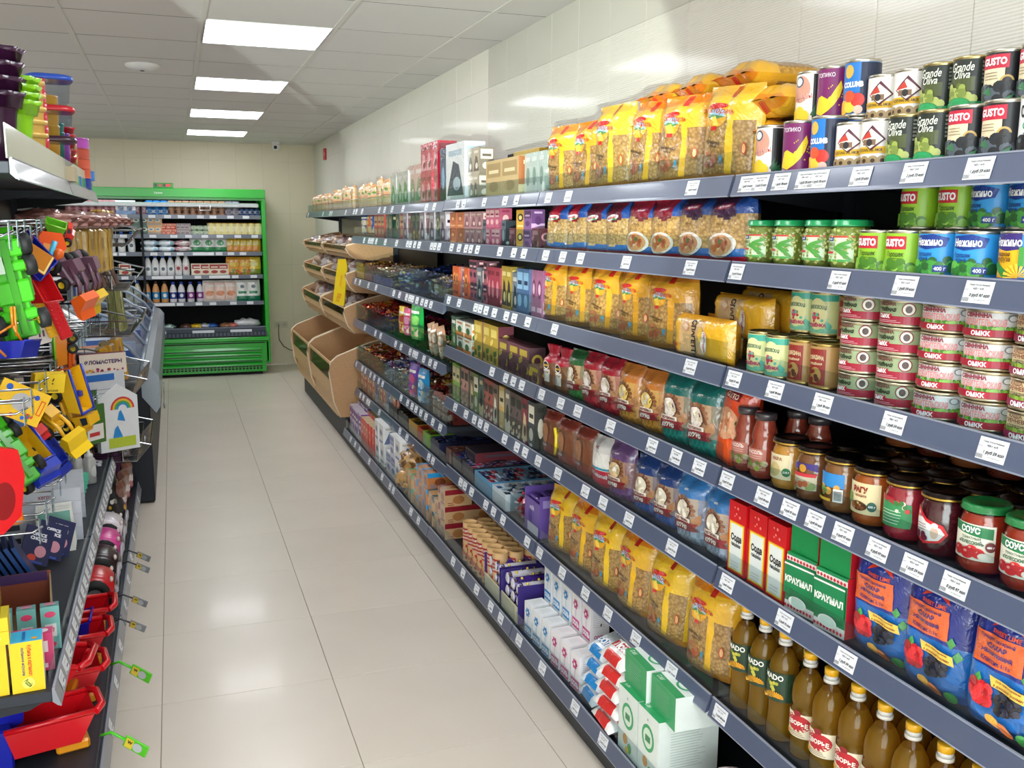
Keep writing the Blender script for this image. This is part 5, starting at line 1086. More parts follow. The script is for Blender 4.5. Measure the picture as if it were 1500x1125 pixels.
# top shelf gift boxes: third and fourth bay
def gift(name, w, h, d, base, side, c1, c2, style, foil=True): return gen(name, w, h, d, base, c1, c2, style, side, kind='foil' if foil else 'card')
W = 'top shelf of third bay'; G = 'gift boxes on the top shelf'
g_sil = gift('gift_box', .30, .27, .10, '#f6f8fb', '#e0e8f0', '#2a3c5c', '#b8ccdc', 3); g_kr = gen('carton', .20, .155, .10, '#c9ad7a', '#a88c5a', '#e0cfa4', 0, '#a8683a'); g_bk = gen('carton', .16, .20, .09, '#1c1c20', '#33333a', '#4a4a50', 0, '#17171a')
g_be = gen('carton', .085, .115, .07, '#b8aa94', '#6a5c50', '#e0d8c8', 3, '#8a8070'); g_ye = gen('carton', .30, .045, .09, '#c8a84a', '#e8d894', '#8a6a2c', 0, '#b8902c'); g_gl = gift('gift_box', .07, .16, .06, '#c4d4cc', '#b8ccc4', '#e8f0ec', '#8aa89c', 2)
g_dkb = gift('gift_box', .12, .26, .10, '#33507a', '#1c3050', '#1a2030', '#8ab0d8', 2)
fill([(g_dkb, .12, .26, 1, 'dark blue gift box with ribbon print'), (g_sil, .30, .27, 1, 'large shiny silver gift box'), (g_be, .085, .115, 2, 'beige carton with figure'), (g_be, .085, .115, 2, 'beige carton with figure')], 1.95, .85, 1.79, W, G)
fill([(g_kr, .20, .155, 1, 'kraft brown carton'), (g_kr, .20, .155, 1, 'kraft brown carton'), (None, .02, 0, 0, '')]+[(g_gl, .07, .16, 1, 'pale green glassy gift box')]*3, 1.205, .85, 1.79, W, G)
fill([(g_bk, .16, .20, 1, 'black carton behind')]*5, 1.37, 1.0, 1.79, W, G)
put(g_ye, .95, 1.0, 1.79+.0, 'yellow topped carton behind the kraft cartons, top shelf', 'box', G, RZ, sc=(1, 1, 4.3))
W = 'top shelf of fourth bay'
g_red = gift('gift_box', .11, .155, .10, '#c84a5c', '#b81e38', '#e8a8b0', '#7a1c2c', 3); g_rl = gift('gift_box', .06, .15, .10, '#b8808c', '#c8243c', '#e0c8cc', '#8a4454', 0); g_wg = gift('gift_box', .16, .20, .05, '#cfd0cc', '#b8bab8', '#4a8a4c', '#e8e8e4', 3); g_rf = gift('gift_box', .16, .22, .05, '#d8b0a8', '#b01c2c', '#8a9a7a', '#e8d8d4', 3); g_rt = gen('gift_box', .045, .17, .10, '#8a1c30', '#a83448', '#6a1424', 0, '#8a1c30')
fill([(g_wg, .16, .20, 1, 'silver gift box with green plant print'), (g_wg, .16, .20, 1, 'silver gift box with green plant print'), (g_rf, .16, .22, 1, 'flat red-sided gift box'), (g_rf, .16, .22, 1, 'flat red-sided gift box'), (None, .06, 0, 0, '')]+[(g_red, .11, .155, 2, 'glossy pink red gift box')]*3, 3.05, .85, 1.79, W, G)
fill([(g_rt, .045, .17, 1, 'narrow dark red box standing behind')]*9, 2.95, .99, 1.80, W, G)
W = 'top shelf of fifth bay'
kk = [gen('noodle_pack', .16, .19, .07, c, '#f0d8b0', '#c89a6a', 3, '#e8a868', kind='film') for c in ('#e8b888',)]
BAG_S = bag('snack_bag', .15, .19, .06, lambda u, v: '#f0b070' if v > .85 or int(v*30) % 5 == 0 else '#e8c8a4', lambda P, w, h: (P.rect(-w*.4, h*.45, w*.4, h*.48, '#c8605a', 6), P.ell(0, h*.65, w*.14, h*.05, '#6aa84a')), 'film', 31)
row(BAG_S, [4.3-.13*i for i in range(8)], .86, 1.785, 'pale orange snack bag', 'bag', W, 'snack bags on the top shelf', RZ+.15, .3, sc='v')
fill([(g_wg, .16, .20, 1, 'silver box with plant print')], 3.28, .86, 1.785, W, G)
W = 'top shelf above the bins'
row(BAG_S, [6.75-.19*i for i in range(12)], .86, 1.785, 'pale orange snack bag', 'bag', W, 'snack bags on the top shelf', RZ+.15, .3, sc='v')
# ================================================================ SWEETS IN FOURTH AND FIFTH BAYS
def tub(name, w, h, d, cols, wall='#e6eef0', fillh=.9, seed=0, band=None):
    """clear bin heaped with wrapped sweets"""
    def mk():
        u = empty(name); rd = random.Random(seed)
        g = MB('clear', wall); t = .003
        for a, b in (((-w/2, -d/2, 0), (w/2, -d/2+t, h)), ((-w/2, d/2-t, 0), (w/2, d/2, h)), ((-w/2, -d/2+t, 0), (-w/2+t, d/2-t, h)), ((w/2-t, -d/2+t, 0), (w/2, d/2-t, h))): g.box(a, b)
        g.build('clear_bin', u)
        if band:
            b = MB('film', band); b.box((-w/2+.01, -d/2-.002, .01), (w/2-.01, -d/2-.0005, h*.6)); b.build('paper_sleeve', u)
        c = MB('foil', '#888')
        nx, ny = max(3, int(w/.035)), max(3, int(d/.035))
        for i in range(nx):
            for j in range(ny):
                for l in range(3 if j == 0 or i in (0, nx-1) else 1):
                    x = -w/2+.015+(w-.03)*(i+.5)/nx+rd.uniform(-.008, .008); y = -d/2+.018+(d-.036)*(j+.5)/ny+rd.uniform(-.008, .008)
                    z = h*fillh*(1-.12*abs(2*(i+.5)/nx-1)) + rd.uniform(-.01, .018) + .03*(j/ny) if l == 0 else h*fillh*(.62 if l == 1 else .25)+rd.uniform(-.01, .01)
                    a = rd.uniform(0, 3.14); dx, dy, dz = .017*math.cos(a), .017*math.sin(a), rd.uniform(-.006, .006); col = rd.choice(cols)
                    c.tube([(x-dx*1.5, y-dy*1.5, z-dz), (x-dx*.9, y-dy*.9, z-dz*.6), (x, y, z), (x+dx*.9, y+dy*.9, z+dz*.6), (x+dx*1.5, y+dy*1.5, z+dz)], [.008, .004, .010, .004, .008], 5, col)
        m = MB('foil', cols[0]); m.box((-w/2+.02, -d/2+.03, .001), (w/2-.02, d/2-.01, h*fillh*.8)); m.build('sweets_below', u)
        c.build('sweets', u)['kind'] = 'stuff'; return u
    return Proto(mk)
G = 'clear bins of wrapped sweets'
def tubs(list_, y0, z, where, x=.94, d=.27):
    y = y0
    for i, (w, cols, desc, h, sd, band) in enumerate(list_):
        put(tub('sweets_bin', w-.004, h, d, cols, seed=sd, band=band), x, y-w/2, z, 'clear bin of '+desc+' on '+where, 'bin', G, RZ); y -= w
tubs([(.31, ['#c8902c', '#e8b43a', '#8a5a2c'], 'golden and yellow sweets', .10, 1, '#e8b02c'), (.31, ['#8a1c2c', '#b88a4a', '#a83a2c'], 'maroon wrapped toffees', .10, 2, '#8a1c30'), (.31, ['#a8683c', '#e0b87a', '#7a4a2c', '#e8d0a0'], 'brown sweets behind blue sleeve', .10, 3, '#2a4a9c'), (.31, ['#8a5a3c', '#c89a5c', '#e0c08a'], 'brown toffees by the divider', .10, 4, '#3a4a9a')], 4.35, Z45[2]-.005, 'third shelf of fifth bay')
tubs([(.42, ['#3a55b8', '#f0dc4c', '#2c4090', '#f0f0f4'], 'blue and yellow bar sweets', .11, 5, None), (.42, ['#1a2a5a', '#2a3c7a', '#141c3c'], 'navy blue wafer rolls', .15, 6, None), (.40, ['#c8a880', '#e0d0b8', '#8a6a9a'], 'pale beige sweets', .12, 7, None)], 3.07, Z45[2]-.005, 'third shelf of fourth bay')
RD = ['#c8281c', '#e8502a', '#a81c24', '#e88a2c']
tubs([(.42, RD+['#e8c03c'], 'fiery red and orange sweets', .12, 8, None), (.42, RD+['#7a1c2c'], 'deep red sweets', .12, 9, None), (.42, ['#4a3a7a', '#6a1c2c', '#3a2a5c', '#c89a3c'], 'violet and red sweets', .11, 10, None)], 4.35, Z45[3]-.005, 'fourth shelf of fifth bay')
tubs([(.5, ['#6a1024', '#8a1830', '#5a0c1c', '#a83050'], 'dark burgundy sweets', .12, 11, None), (.38, ['#8a1838', '#6a1024', '#3a1c24'], 'dark cherry sweets', .11, 12, None), (.38, ['#4a9a3a', '#c8a880', '#2a6a2c', '#8a5a3a'], 'green and brown sweets', .12, 13, None)], 3.07, Z45[3]-.005, 'fourth shelf of fourth bay')
tubs([(.42, ['#c86a2c', '#e8a84a', '#4a8a3a', '#c83a2c', '#e8d8b8'], 'orange and green sweets', .12, 14, None), (.42, ['#b8442c', '#8a2c2c', '#e8a03c', '#5a3a2c'], 'rust coloured sweets', .12, 15, None), (.42, ['#c8d0e8', '#5a6aa8', '#8a4a6a', '#e8e8f0'], 'silver and blue sweets', .12, 16, None)], 4.35, Z45[4]-.005, 'fifth shelf of fifth bay')
tubs([(.42, ['#e8c88a', '#c8503c', '#8a4a8a', '#4a8ac8', '#e8e0d0'], 'mixed bright sweets', .13, 17, None), (.42, ['#c83a3c', '#e8b83a', '#e8d0b0', '#7a3a2c'], 'red and cream sweets', .13, 18, None), (.40, ['#a83a30', '#7a2c24', '#d8a07a'], 'dark red bonbons', .12, 19, None)], 3.07, Z45[4]-.005, 'fifth shelf of fourth bay')
def pouch(name, w, h, d, c1, c2, seed, txt=None):
    return bag(name, w, h, d, lambda u, v: c1 if v > .35 or v < .08 else c2, lambda P, w_, h_: (P.ell(0, h_*.55, w_*.3, h_*.14, c2, 14), P.rect(-w_*.3, h_*.74, w_*.3, h_*.82, '#f4f0e8', 4), P.spots(-w_*.3, h_*.15, w_*.3, h_*.35, 8, w_*.07, ['#f0e0c0', c1], seed)), 'film', seed, nu=10, nv=14)
G = 'sweet pouches between the bins'
for (px, py, c1, c2, n_, s_) in ((591, 469, '#e8c82c', '#b8401c', 'yellow', 1), (598, 472, '#d83a7a', '#f0a0c0', 'pink', 1), (611, 478, '#1fa84a', '#8ad86a', 'bright green', 1.25)):
    p = at(px, py, .80); put(pouch('sweets_pouch', .13, .16, .03, c1, c2, 41), .803, p.y, Z45[3]+.06, n_+' sweets pouch propped up on fourth shelf', 'pouch', G, RZ+.2, sc=s_)
for i, (px, py) in enumerate(((636, 490), (641, 493), (650, 505))):
    p = at(px, py, .81); put(pouch('sweets_pouch', .08, .17, .025, '#b88a6a', '#e0d0b8', 42+i), .815, p.y, Z45[3]+.02, ('first', 'second', 'third')[i]+' brown strip pouch right of the green pouch', 'pouch', G, RZ+.3, ry=-.25)
for px, c1, c2, n_ in ((607, '#7a4ab8', '#e04a8a', 'violet and pink'), (620, '#2a9ad8', '#bfe0f0', 'sky blue')):
    p = at(px, 552, .81); put(pouch('sweets_pouch', .14, .20, .04, c1, c2, 47), .815, p.y, Z45[4]+.02, n_+' tall sweets pouch on fifth shelf', 'pouch', G, RZ+.2)
for i, y in enumerate((2.12, 2.02, 1.93)): put(pouch('sweets_pouch', .10, .13, .04, '#a8402c', '#e8c0a8', 50), .83, y, Z45[4], ('left', 'middle', 'right')[i]+' rust pouch at near end of fifth shelf', 'pouch', G, RZ+.3)
m = [gen('snack_box', .10, .16, .06, c, d_, e_, s_, kind='film') for c, d_, e_, s_ in (('#c83a2c', '#e8b078', '#7a1c1c', 0), ('#1c3a2c', '#c8b88a', '#3a6a4c', 1), ('#b8a8b4', '#3a1c3c', '#e8e0e8', 3), ('#8a1c2c', '#e0d8d8', '#4a1018', 2), ('#23262c', '#c8a83c', '#5a6a3c', 4))]
nn = ['red striped', 'dark green', 'silver and black', 'maroon', 'black and yellow']
W = 'second shelf of fifth bay'
BLU = pouch('crisps_bag', .15, .15, .07, '#2a5aa8', '#e8d8c8', 33); ORA = pouch('crisps_bag', .15, .15, .07, '#d86a2c', '#f0c888', 34); GRN = pouch('crisps_bag', .14, .12, .07, '#1fa04a', '#8ad08a', 35)
row([BLU, ORA, BLU, ORA], [4.25, 4.1, 3.95, 3.78], .88, Z45[1]+.02, 'crisps bag laid in back', 'bag', W, 'crisps bags', RZ+.2, .3)
row([m[0]]*3, [3.68, 3.56, 3.44], .85, Z45[1]-.005, 'small red striped snack box', 'box', W, 'snack boxes', RZ)
row([m[1]]*2, [3.32, 3.2], .85, Z45[1]-.005, 'small dark green snack box', 'box', W, 'snack boxes', RZ)
W = 'second shelf of fourth bay'
fill([(m[1], .1, .16, 1, 'dark green snack box'), (m[0], .1, .16, 1, 'red striped snack box'), (m[2], .1, .16, 1, 'silver and black snack box'), (m[3], .1, .16, 1, 'maroon snack box'), (m[4], .1, .16, 1, 'black and yellow snack box'), (m[4], .1, .16, 1, 'black and yellow snack box'), (m[2], .1, .16, 1, 'silver and black snack box'), (m[3], .1, .16, 1, 'maroon snack box'), (m[2], .1, .16, 1, 'silver and black snack box'), (m[1], .1, .16, 1, 'dark green snack box'), (m[2], .1, .16, 1, 'silver and black snack box')], 3.06, .85, Z45[1]-.005, W, 'snack boxes')
# sixth shelf, fourth to fifth bay and display trays in third bay
W = 'sixth shelf of fifth bay'
mz = [gen('magazine_pack', .09, .19, .03, c, d_, e_, s_, kind='film') for c, d_, e_, s_ in (('#b8382c', '#e8c0a0', '#5a1c1c', 0), ('#c8886a', '#7a3a2c', '#f0e0d0', 1), ('#2a7ab8', '#c8e0f0', '#1c3a5c', 2), ('#8a7a6a', '#b8c84a', '#e8e0c8', 4))]
fill([(mz[i % 4 if i > 5 else i % 2], .09, .19, 1, ('brick red', 'salmon', 'blue', 'khaki')[i % 4 if i > 5 else i % 2]+' sachet pack') for i in range(13)], 4.33, .83, Z45[5], W, 'sachet packs')
def tray(name, w, d, h, wallc, cols, nx, ny, seed):
    def mk():
        u = empty(name); rd = random.Random(seed); m = MB('card', wallc)
        for a, b in (((-w/2, -d/2, 0), (w/2, -d/2+.003, h)), ((-w/2, d/2-.003, 0), (w/2, d/2, h)), ((-w/2, -d/2+.003, 0), (-w/2+.003, d/2-.003, h)), ((w/2-.003, -d/2+.003, 0), (w/2, d/2-.003, h)), ((-w/2+.003, -d/2+.003, 0), (w/2-.003, d/2-.003, h*.4))): m.box(a, b)
        m.build('tray_box', u)
        for i in range(nx):
            for j in range(ny):
                x = -w/2+.006+(w-.012)*(i+.5)/nx; y = -d/2+.006+(d-.012)*(j+.5)/ny; c = cols[(j+i) % len(cols)]
                q = MB('foil', c); a = (w-.012)/nx/2*.92; b = (d-.012)/ny/2*.9
                q.cbox((x-a, y-b, h*.4), (x+a, y+b, h*.85+rd.uniform(0, .012)), .004); q.box((x-a*.5, y-b*.5, h*.86+.0125), (x+a*.2, y+b*.5, h*.86+.0135), cols[-1])
                q.build('bar', u)
        return u
    return Proto(mk)
G = 'open display trays of bars'
def tr(px0, px1, z, wallc, cols, nx, ny, desc, h=.075, d=.30, sd=1):
    a, b = yat(px0, .82, z+.05), yat(px1, .82, z+.05)
    put(tray('display_tray', abs(a-b)-.006, d, h, wallc, cols, nx, ny, sd), .81+d/2, (a+b)/2, z, desc, 'tray', G, RZ)
zb = Z45[5]
tr(572, 584, zb, '#23201f', ['#3a2a28', '#1a1617', '#5a4a40'], 3, 5, 'black tray of dark bars, leftmost on the sixth shelf', sd=1)
tr(586, 600, zb, '#1c1a1a', ['#26211f', '#4a3a30'], 3, 5, 'black tray of brown bars, second on the sixth shelf', sd=2)
tr(601, 613, zb, '#c8962c', ['#5a4a1c', '#3a301c', '#8a6a2c'], 2, 4, 'gold walled tray of chocolate bars on sixth shelf', sd=3)
tr(614, 622, zb, '#b8401c', ['#c8302c', '#e89a2c', '#8a2c1c'], 2, 5, 'orange walled tray of bars on sixth shelf', sd=4)
tr(622, 631, zb, '#7ab82c', ['#8ac83a', '#3a6a2c', '#c8402c'], 2, 5, 'lime green tray of bars on sixth shelf', sd=5)
tr(633, 646, zb, '#23284a', ['#2a3060', '#1c2040', '#6a7ab8'], 3, 5, 'dark blue tray of bars on sixth shelf', sd=6)
zc = .46
tr(656, 664, zc, '#5a2c24', ['#7a4a38', '#5a3428', '#b88a74'], 2, 6, 'brown tray of wafer bars, far end of third bay', sd=7)
tr(666, 678, zc, '#2a2430', ['#c03a50', '#2a3a78', '#d8d0dc', '#1f2c60'], 3, 8, 'dark tray of red and blue bars on sixth shelf', sd=8)
tr(680, 696, zc, '#332c34', ['#2a3478', '#23285a', '#c84054', '#9aa4c8'], 4, 8, 'dark tray of navy bars on sixth shelf', sd=9)
tr(698, 722, zc, '#5a9ac0', ['#1f3470', '#1a2450', '#c83a4c', '#a8c8e0'], 3, 9, 'light blue tray of navy bars on sixth shelf', sd=10)
tr(724, 744, zc, '#cfd8de', ['#3a78b8', '#c8dce8', '#24405c', '#e8eef2'], 3, 9, 'white tray of blue and white bars on sixth shelf', sd=11)
p = Proto(lambda: tub('sweets_box', .15, .085, .24, ['#d83a4a', '#f0e0e0', '#b81c34', '#e89aa4'], seed=60).make())
put(p, .94, (yat(746, .82, .5)+yat(766, .82, .5))/2, zc, 'box of red and white wrapped sweets beside purple box', 'box', G, RZ)
def purple():
    u = empty('display_box'); m = MB('card', '#6a50a0'); w, d, h = .17, .24, .17
    m.box((-w/2, -d/2, 0), (w/2, d/2, .003)); m.box((-w/2, d/2-.003, .003), (w/2, d/2, h)); m.box((-w/2, -d/2, .003), (-w/2+.003, d/2-.003, h)); m.box((w/2-.003, -d/2, .003), (w/2, d/2-.003, h)); m.box((-w/2+.003, -d/2, .003), (w/2-.003, -d/2+.003, h*.8))
    P = Pr(m, front(-d/2)); P.rect(-w*.3, 0, w*.4, h*.22, '#d8d4e4'); P.ell(-.02, h*.4, .02, .03, '#4a2c8a'); P.text('milk', 0, h*.62, .02, '#e8e0f4', w=.06, shear=.2)
    P = Pr(m, right(w/2)); P.rect(-d*.45, h*.72, d*.45, h*.9, '#a090cc'); P.ell(-.05, h*.2, .02, .03, '#5a3c34'); m.build('open_box', u)
    for i in range(4):
        q = MB('foil', '#5a3a94'); q.cbox((-w*.38, -d/2+.01+i*.05, .01), (w*.38, -d/2+.04+i*.05, h*.86), .006); q.build('chocolate_bar', u)
    return u
put(Proto(purple), .94, (yat(768, .82, .5)+yat(786, .82, .5))/2-.02, zc, 'purple open display box of chocolate at end of sixth shelf', 'box', G, RZ)
pb_ = gen('carton', .17, .12, .25, '#3a2f3c', '#23202a', '#5a4c5c', 0, '#7a3038')
put(pb_, .98, 1.62, zc, 'dark carton at far end behind trays, sixth shelf of third bay', 'box', None, RZ); put(pb_, .98, .72, zc+.0, 'dark red-sided carton behind the purple display box', 'box', None, RZ, sc=(.6, .6, 1.2))
# ================================================================ BOTTOM SHELF, FAR BAYS
ZB = Z45[6]-.005; XB1 = .72
def byat(px, z=.14): return yat(px, .71, z)
juP = gen('juice_carton', .09, .20, .06, '#cfc4d0', '#6a2c8a', '#e8e0d0', 0, '#7a3a94', kind='card'); juR = gen('juice_carton', .09, .19, .06, '#d8503c', '#e8b088', '#c81c28', 1, '#d82c34', kind='card', top_='#d8c09a')
WHB = gen('napkin_box', .13, .135, .11, '#e4e4e2', '#c8c4bc', '#6a7aa4', 1, '#f0f0ee', top_='#f2f2f0'); WHG = gen('napkin_box', .13, .135, .11, '#d4d4da', '#7a84b0', '#b8bac4', 0, '#eeeef0', top_='#f2f2f0')
G = 'cartons on the bottom shelf'; W = 'bottom shelf of fifth bay'
fill([(juP, .09, .20, 1, 'purple and white juice carton')]*5+[(juR, .09, .19, 1, 'red juice carton')]*5, 4.33, XB1+.035, ZB, W, G)
fill([(juP, .09, .20, 1, 'purple carton in second row')]*4+[(juR, .09, .19, 1, 'red carton in second row')]*5, 4.33, XB1+.10, ZB+.02, W, G)
W = 'bottom shelf by divider'
fill([(WHB, .13, .135, 2, 'white napkin box')]*2, 3.38, XB1+.065, ZB, 'bottom shelf of fifth bay', G)
W = 'bottom shelf of fourth bay'
fill([(WHG, .13, .135, 1, 'white and blue napkin box')]+[(WHG, .13, .135, 2, 'white and blue napkin box'), (WHB, .13, .135, 2, 'white and beige napkin box')], 3.04, XB1+.065, ZB, W, G)
# biscuit packs
CK = crumple('biscuit_bag', (.075, .09, .06), '#c89a5c', sd=7, c2='#7a5028', n=16, m_=10, amp=.5)
for i, (x, y, z) in enumerate(((.78, 2.58, 0), (.79, 2.45, 0), (.80, 2.60, .10), (.80, 2.46, .10), (.84, 2.52, .19))): put(CK, x, y, ZB+z, 'golden crinkled biscuit bag, '+('bottom left', 'bottom right', 'middle left', 'middle right', 'topmost')[i]+' of its heap', 'bag', 'biscuit bags', RZ+i)
def bpack(c, c2, c3, sd): return carton('biscuit_pack', .11, .085, .14, six(c, top=c, left=c2), lambda P, w, h: (P.rect(-w/2, h*.6, -w*.2, h, c2), P.ell(w*.15, h*.5, w*.22, h*.3, c3, 14), P.rect(-w*.1, h*.1, w*.4, h*.2, c2)), lambda P, d, h: (P.rect(-d*.5, h*.7, d*.5, h, c2), P.ell(0, h*.38, d*.22, h*.26, c3, 14), P.lines(-d*.4, h*.2, -d*.15, 4, .01, c2, .003)), lambda P, w, d: (P.rect(-w*.5, -d*.5, -w*.25, d*.5, c2), P.ell(w*.1, 0, w*.22, d*.2, c3, 14)), 'film')
b_or = bpack('#e0a868', '#5ab89a', '#c8783a', 1); b_bl = bpack('#c8804a', '#2a9ad8', '#8a4a2c', 2); b_te = bpack('#d8a86a', '#14606a', '#b8783c', 3); b_rd = bpack('#c8a074', '#8a1c28', '#a87040', 4)
y = 2.39
for k, (p, n, nm_) in enumerate(((b_or, 2, 'orange and mint biscuit pack'), (b_bl, 2, 'bright blue tied biscuit pack'), (b_te, 2, 'teal edged biscuit pack'), (b_rd, 2, 'dark red biscuit pack'))):
    for q in range(2):
        if k == 3 and q == 1: break
        for l in range(2 + (1 if k in (1, 3) else 0)):
            put(p, .785, y-.055, ZB+l*.0865, ('left ', 'right ')[q]+nm_+', '+('lowest', 'middle', 'top')[l], 'pack', 'biscuit packs', RZ+JR.uniform(-.08, .08))
            if l == 1: put(p, .925, y-.055, ZB+l*.0865, ('left ', 'right ')[q]+nm_+' in rear row', 'pack', 'biscuit packs', RZ+JR.uniform(-.08, .08))
        y -= .113
TB = can(.034, .19, '#d9b07c', lambda P, r, h: (P.rect(-.02, h*.72, .03, h*.86, '#a81c24', 8), P.text('СУХАРИ', .005, h*.79, .011, '#f4e8d8', w=.04, bold=.05), P.rect(-.012, h*.56, .034, h*.68, '#a81c24', 8), P.text('БАТОН', .010, h*.62, .009, '#f4e8d8', w=.034, bold=.05), P.spots(-.03, .02, .034, h*.5, 16, .008, ['#c8382c', '#e0a050', '#8a3a24', '#d8603a'], 5)), '#d2a66c', 'biscuit_tube', 24, 'paper')
ty0 = yat(672, .71, .15); n = 0
for i in range(7):
    for j in range(4):
        put(TB, XB1+.035+j*.071, ty0-.036-i*.072-.0, ZB, ORD[i]+' tall tan biscuit tube from left, '+('front', 'second', 'third', 'rear')[j]+' row', 'tube', 'tan biscuit tubes', RZ+.3)
# purple roll display boxes
def rolls():
    u = empty('display_box'); m = MB('card', '#3a2a78'); w, d, h = .20, .20, .16
    m.box((-w/2, -d/2, 0), (w/2, d/2, .003)); m.box((-w/2, d/2-.003, .003), (w/2, d/2, h+.05)); m.box((-w/2, -d/2, .003), (-w/2+.003, d/2-.003, h)); m.box((w/2-.003, -d/2, .003), (w/2, d/2-.003, h)); m.box((-w/2+.003, -d/2, .003), (w/2-.003, -d/2+.003, h*.45), '#d8cfae'); m.build('open_box', u)
    for l in range(3):
        for i in range(3):
            q = MB('foil', '#e8e4ee'); x = -w/2+.035+i*.065; z = .03+l*.052
            q.T = Matrix.Translation((x, 0, z)) @ Matrix.Rotation(math.pi/2, 4, 'X')
            q.lathe([(.012, -.09), (.024, -.085), (.026, -.07), (.026, .07), (.024, .085), (.012, .09)], 14, cols=['#e8e4ee', '#3a2478', '#4a3090' if (l+i) % 2 else '#ece8f2', '#3a2478', '#e8e4ee'])
            for a in range(5): q.T = Matrix.Translation((x, 0, z)); q.blob((.024*math.cos(a*.8+.3), -.08+.03*a, .022), .007, '#e8c83a' if a % 2 else '#4a3024', n=7, m=4)
            q.build('sweet_roll', u)
    return u
RB = Proto(rolls)
put(RB, .815, .86, ZB, 'left purple box of white and violet sweet rolls', 'box', 'purple roll boxes', RZ); put(RB, .815, .64, ZB, 'right purple box of white and violet sweet rolls', 'box', 'purple roll boxes', RZ)
c = MB('card', '#2c2560'); c.box((-.20, -.002, 0), (.20, .002, .27)); P = Pr(c, front(-.002)); P.ell(-.05, .16, .04, .045, '#3d3578'); P.ell(-.05, .16, .034, .039, '#2c2560'); P.ell(.09, .2, .012, .014, '#4a4290'); P.ell(.13, .12, .01, .012, '#4a4290')
o = tag(c.build('display_card'), 'dark violet backing card standing behind the roll boxes', 'card'); o.location = (.93, .78, ZB); o.rotation_euler = (0, 0, RZ)
# ---- bread and bags in the wooden bins
BR = [crumple('bread_bag', (.13, .12, .09), '#c8a890', sd=3, c2='#8a6450', n=18, m_=12, amp=.4), crumple('bread_bag', (.12, .12, .08), '#bfb4b4', sd=5, c2='#98706a', n=18, m_=12, amp=.5), crumple('bread_bag', (.13, .11, .07), '#d0b8a4', sd=8, c2='#e0d8d4', n=18, m_=12, amp=.4)]
G = 'bagged bread in the wooden bins'; names = ['upper small', 'middle', 'lower']
for k, (z, hh) in enumerate(((1.435, 0), (1.185, 0), (.875, 0))):
    for j, (a, b) in enumerate(((4.385, 5.61), (5.63, 6.86))):
        for i in range(4 if k < 2 else 3):
            put(BR[(i+j+k) % 3], .92 if k else .9, b-.17-i*.28, z+(.015 if k == 0 else .05), nth(i, 4 if k < 2 else 3)+'bagged bread in '+('near', 'far')[j]+' '+('upper', 'middle', 'lower')[k]+' wooden bin', 'bread', G, RZ+i, sc=(1, 1.05, .75 if k == 0 else 1.15))
put(BR[2], .80, 5.2, .235, 'pale paper wrapped loaf lying in near large bin', 'bread', G, RZ, sc=.9); put(BR[2], .86, 4.95, .235, 'second pale wrapped loaf in near large bin', 'bread', G, RZ+1, sc=.8)
for i in range(5): put([BAG_S, GRN, BLU, ORA][(i*2+1) % 4], .87, 6.6-.36*i if i else 6.55, 1.435+.02, ORD[i]+' snack bag from left in top wooden bins', 'bag', 'snack bags in bins', RZ+.2, sc=.85)
a, b = at(507, 376, .74), at(499, 443, .74)
m = MB('plastic', '#f0cf14'); m.T = Matrix.Translation((.725, 5.0, 0)); h0, h1 = 1.06, 1.41
m.prism([(-.035, 0), (.035, -.02), (.045, .31), (.03, .36), (-.02, .35), (-.03, .2)], -.006, .006, 'y'); m.T = None
o = MB('plastic', '#f0cf14'); o.prism([(-.05, 0), (.05, -.01), (.06, .30), (.045, .35), (-.02, .345), (-.035, .2)], -.006, .006)
P = Pr(o, front(-.006)); P.text('ХЛЕБ', .0, .05, .03, '#d8601c', w=.07, rot=1.3); P.text('СВЕЖИЙ', .012, .18, .02, '#e8881c', w=.1, rot=1.45)
g = tag(o.build('hanging_sign'), 'yellow curved hanging sign in front of the wooden bins', 'sign'); g.location = (.70, (a.y+b.y)/2, b.z); g.rotation_euler = (0, .08, RZ+.9)
# ================================================================ FRIDGE CONTENTS
def fx(px, py=300): return aty(px, py, FY0+.12).x
CR = lambda cx: 110+cx/3.627
def tubc(r, h, c, c2, lid): return can(r, h, c, lambda P, R, H: (P.rect(-R, H*.3, R, H*.7, c2, 6), P.ell(0, H*.5, R*.5, H*.2, c)), lid, 'yogurt_cup', 14)
def frow(p, xs, i, desc, cat, group, levels=1, lh=.1, y=None, sc=1, rz=0):
    n = len(xs)
    for k, x in enumerate(xs):
        for l in range(levels):
            put(p, x, (y or FY0+.13), FZ[i]-.004+l*lh, nth(k, n)+desc+' in fridge'+('' if levels == 1 else (', lower', ', upper')[l]), cat, group, rz+JR.uniform(-.05, .05), sc=sc)
def fxs(a, b, n, py): return [fx(CR(a+(b-a)*(k+.5)/n), py) for k in range(n)]
cB = tubc(.045, .075, '#2a7ac0', '#d8e8f4', '#3a8ad0'); cN = tubc(.045, .075, '#b08468', '#6a4838', '#c8a488'); cS = tubc(.045, .075, '#8a8494', '#c8c8d4', '#a8a4b0'); cD = tubc(.035, .075, '#2a4a8a', '#c8d0e0', '#3a5a98'); cP = tubc(.045, .075, '#b87a84', '#7a4450', '#c89aa0')
G = 'cups on the top fridge shelf'
frow(cP, [fx(CR(k)) for k in (-30, 10, 50, 90, 130, 165, 200)], 0, 'pink cup', 'cup', G, 2, .077)
mB = gen('milk_pack', .12, .15, .07, '#e8ecf0', '#2a78c0', '#1c4a8a', 2, kind='film'); frow(mB, [fx(CR(243)), fx(CR(288))], 0, 'white and blue pack', 'pack', G)
frow(tubc(.06, .11, '#a87a8c', '#d8c0c8', '#b890a0'), [fx(CR(348))], 0, 'mauve tub', 'tub', G)
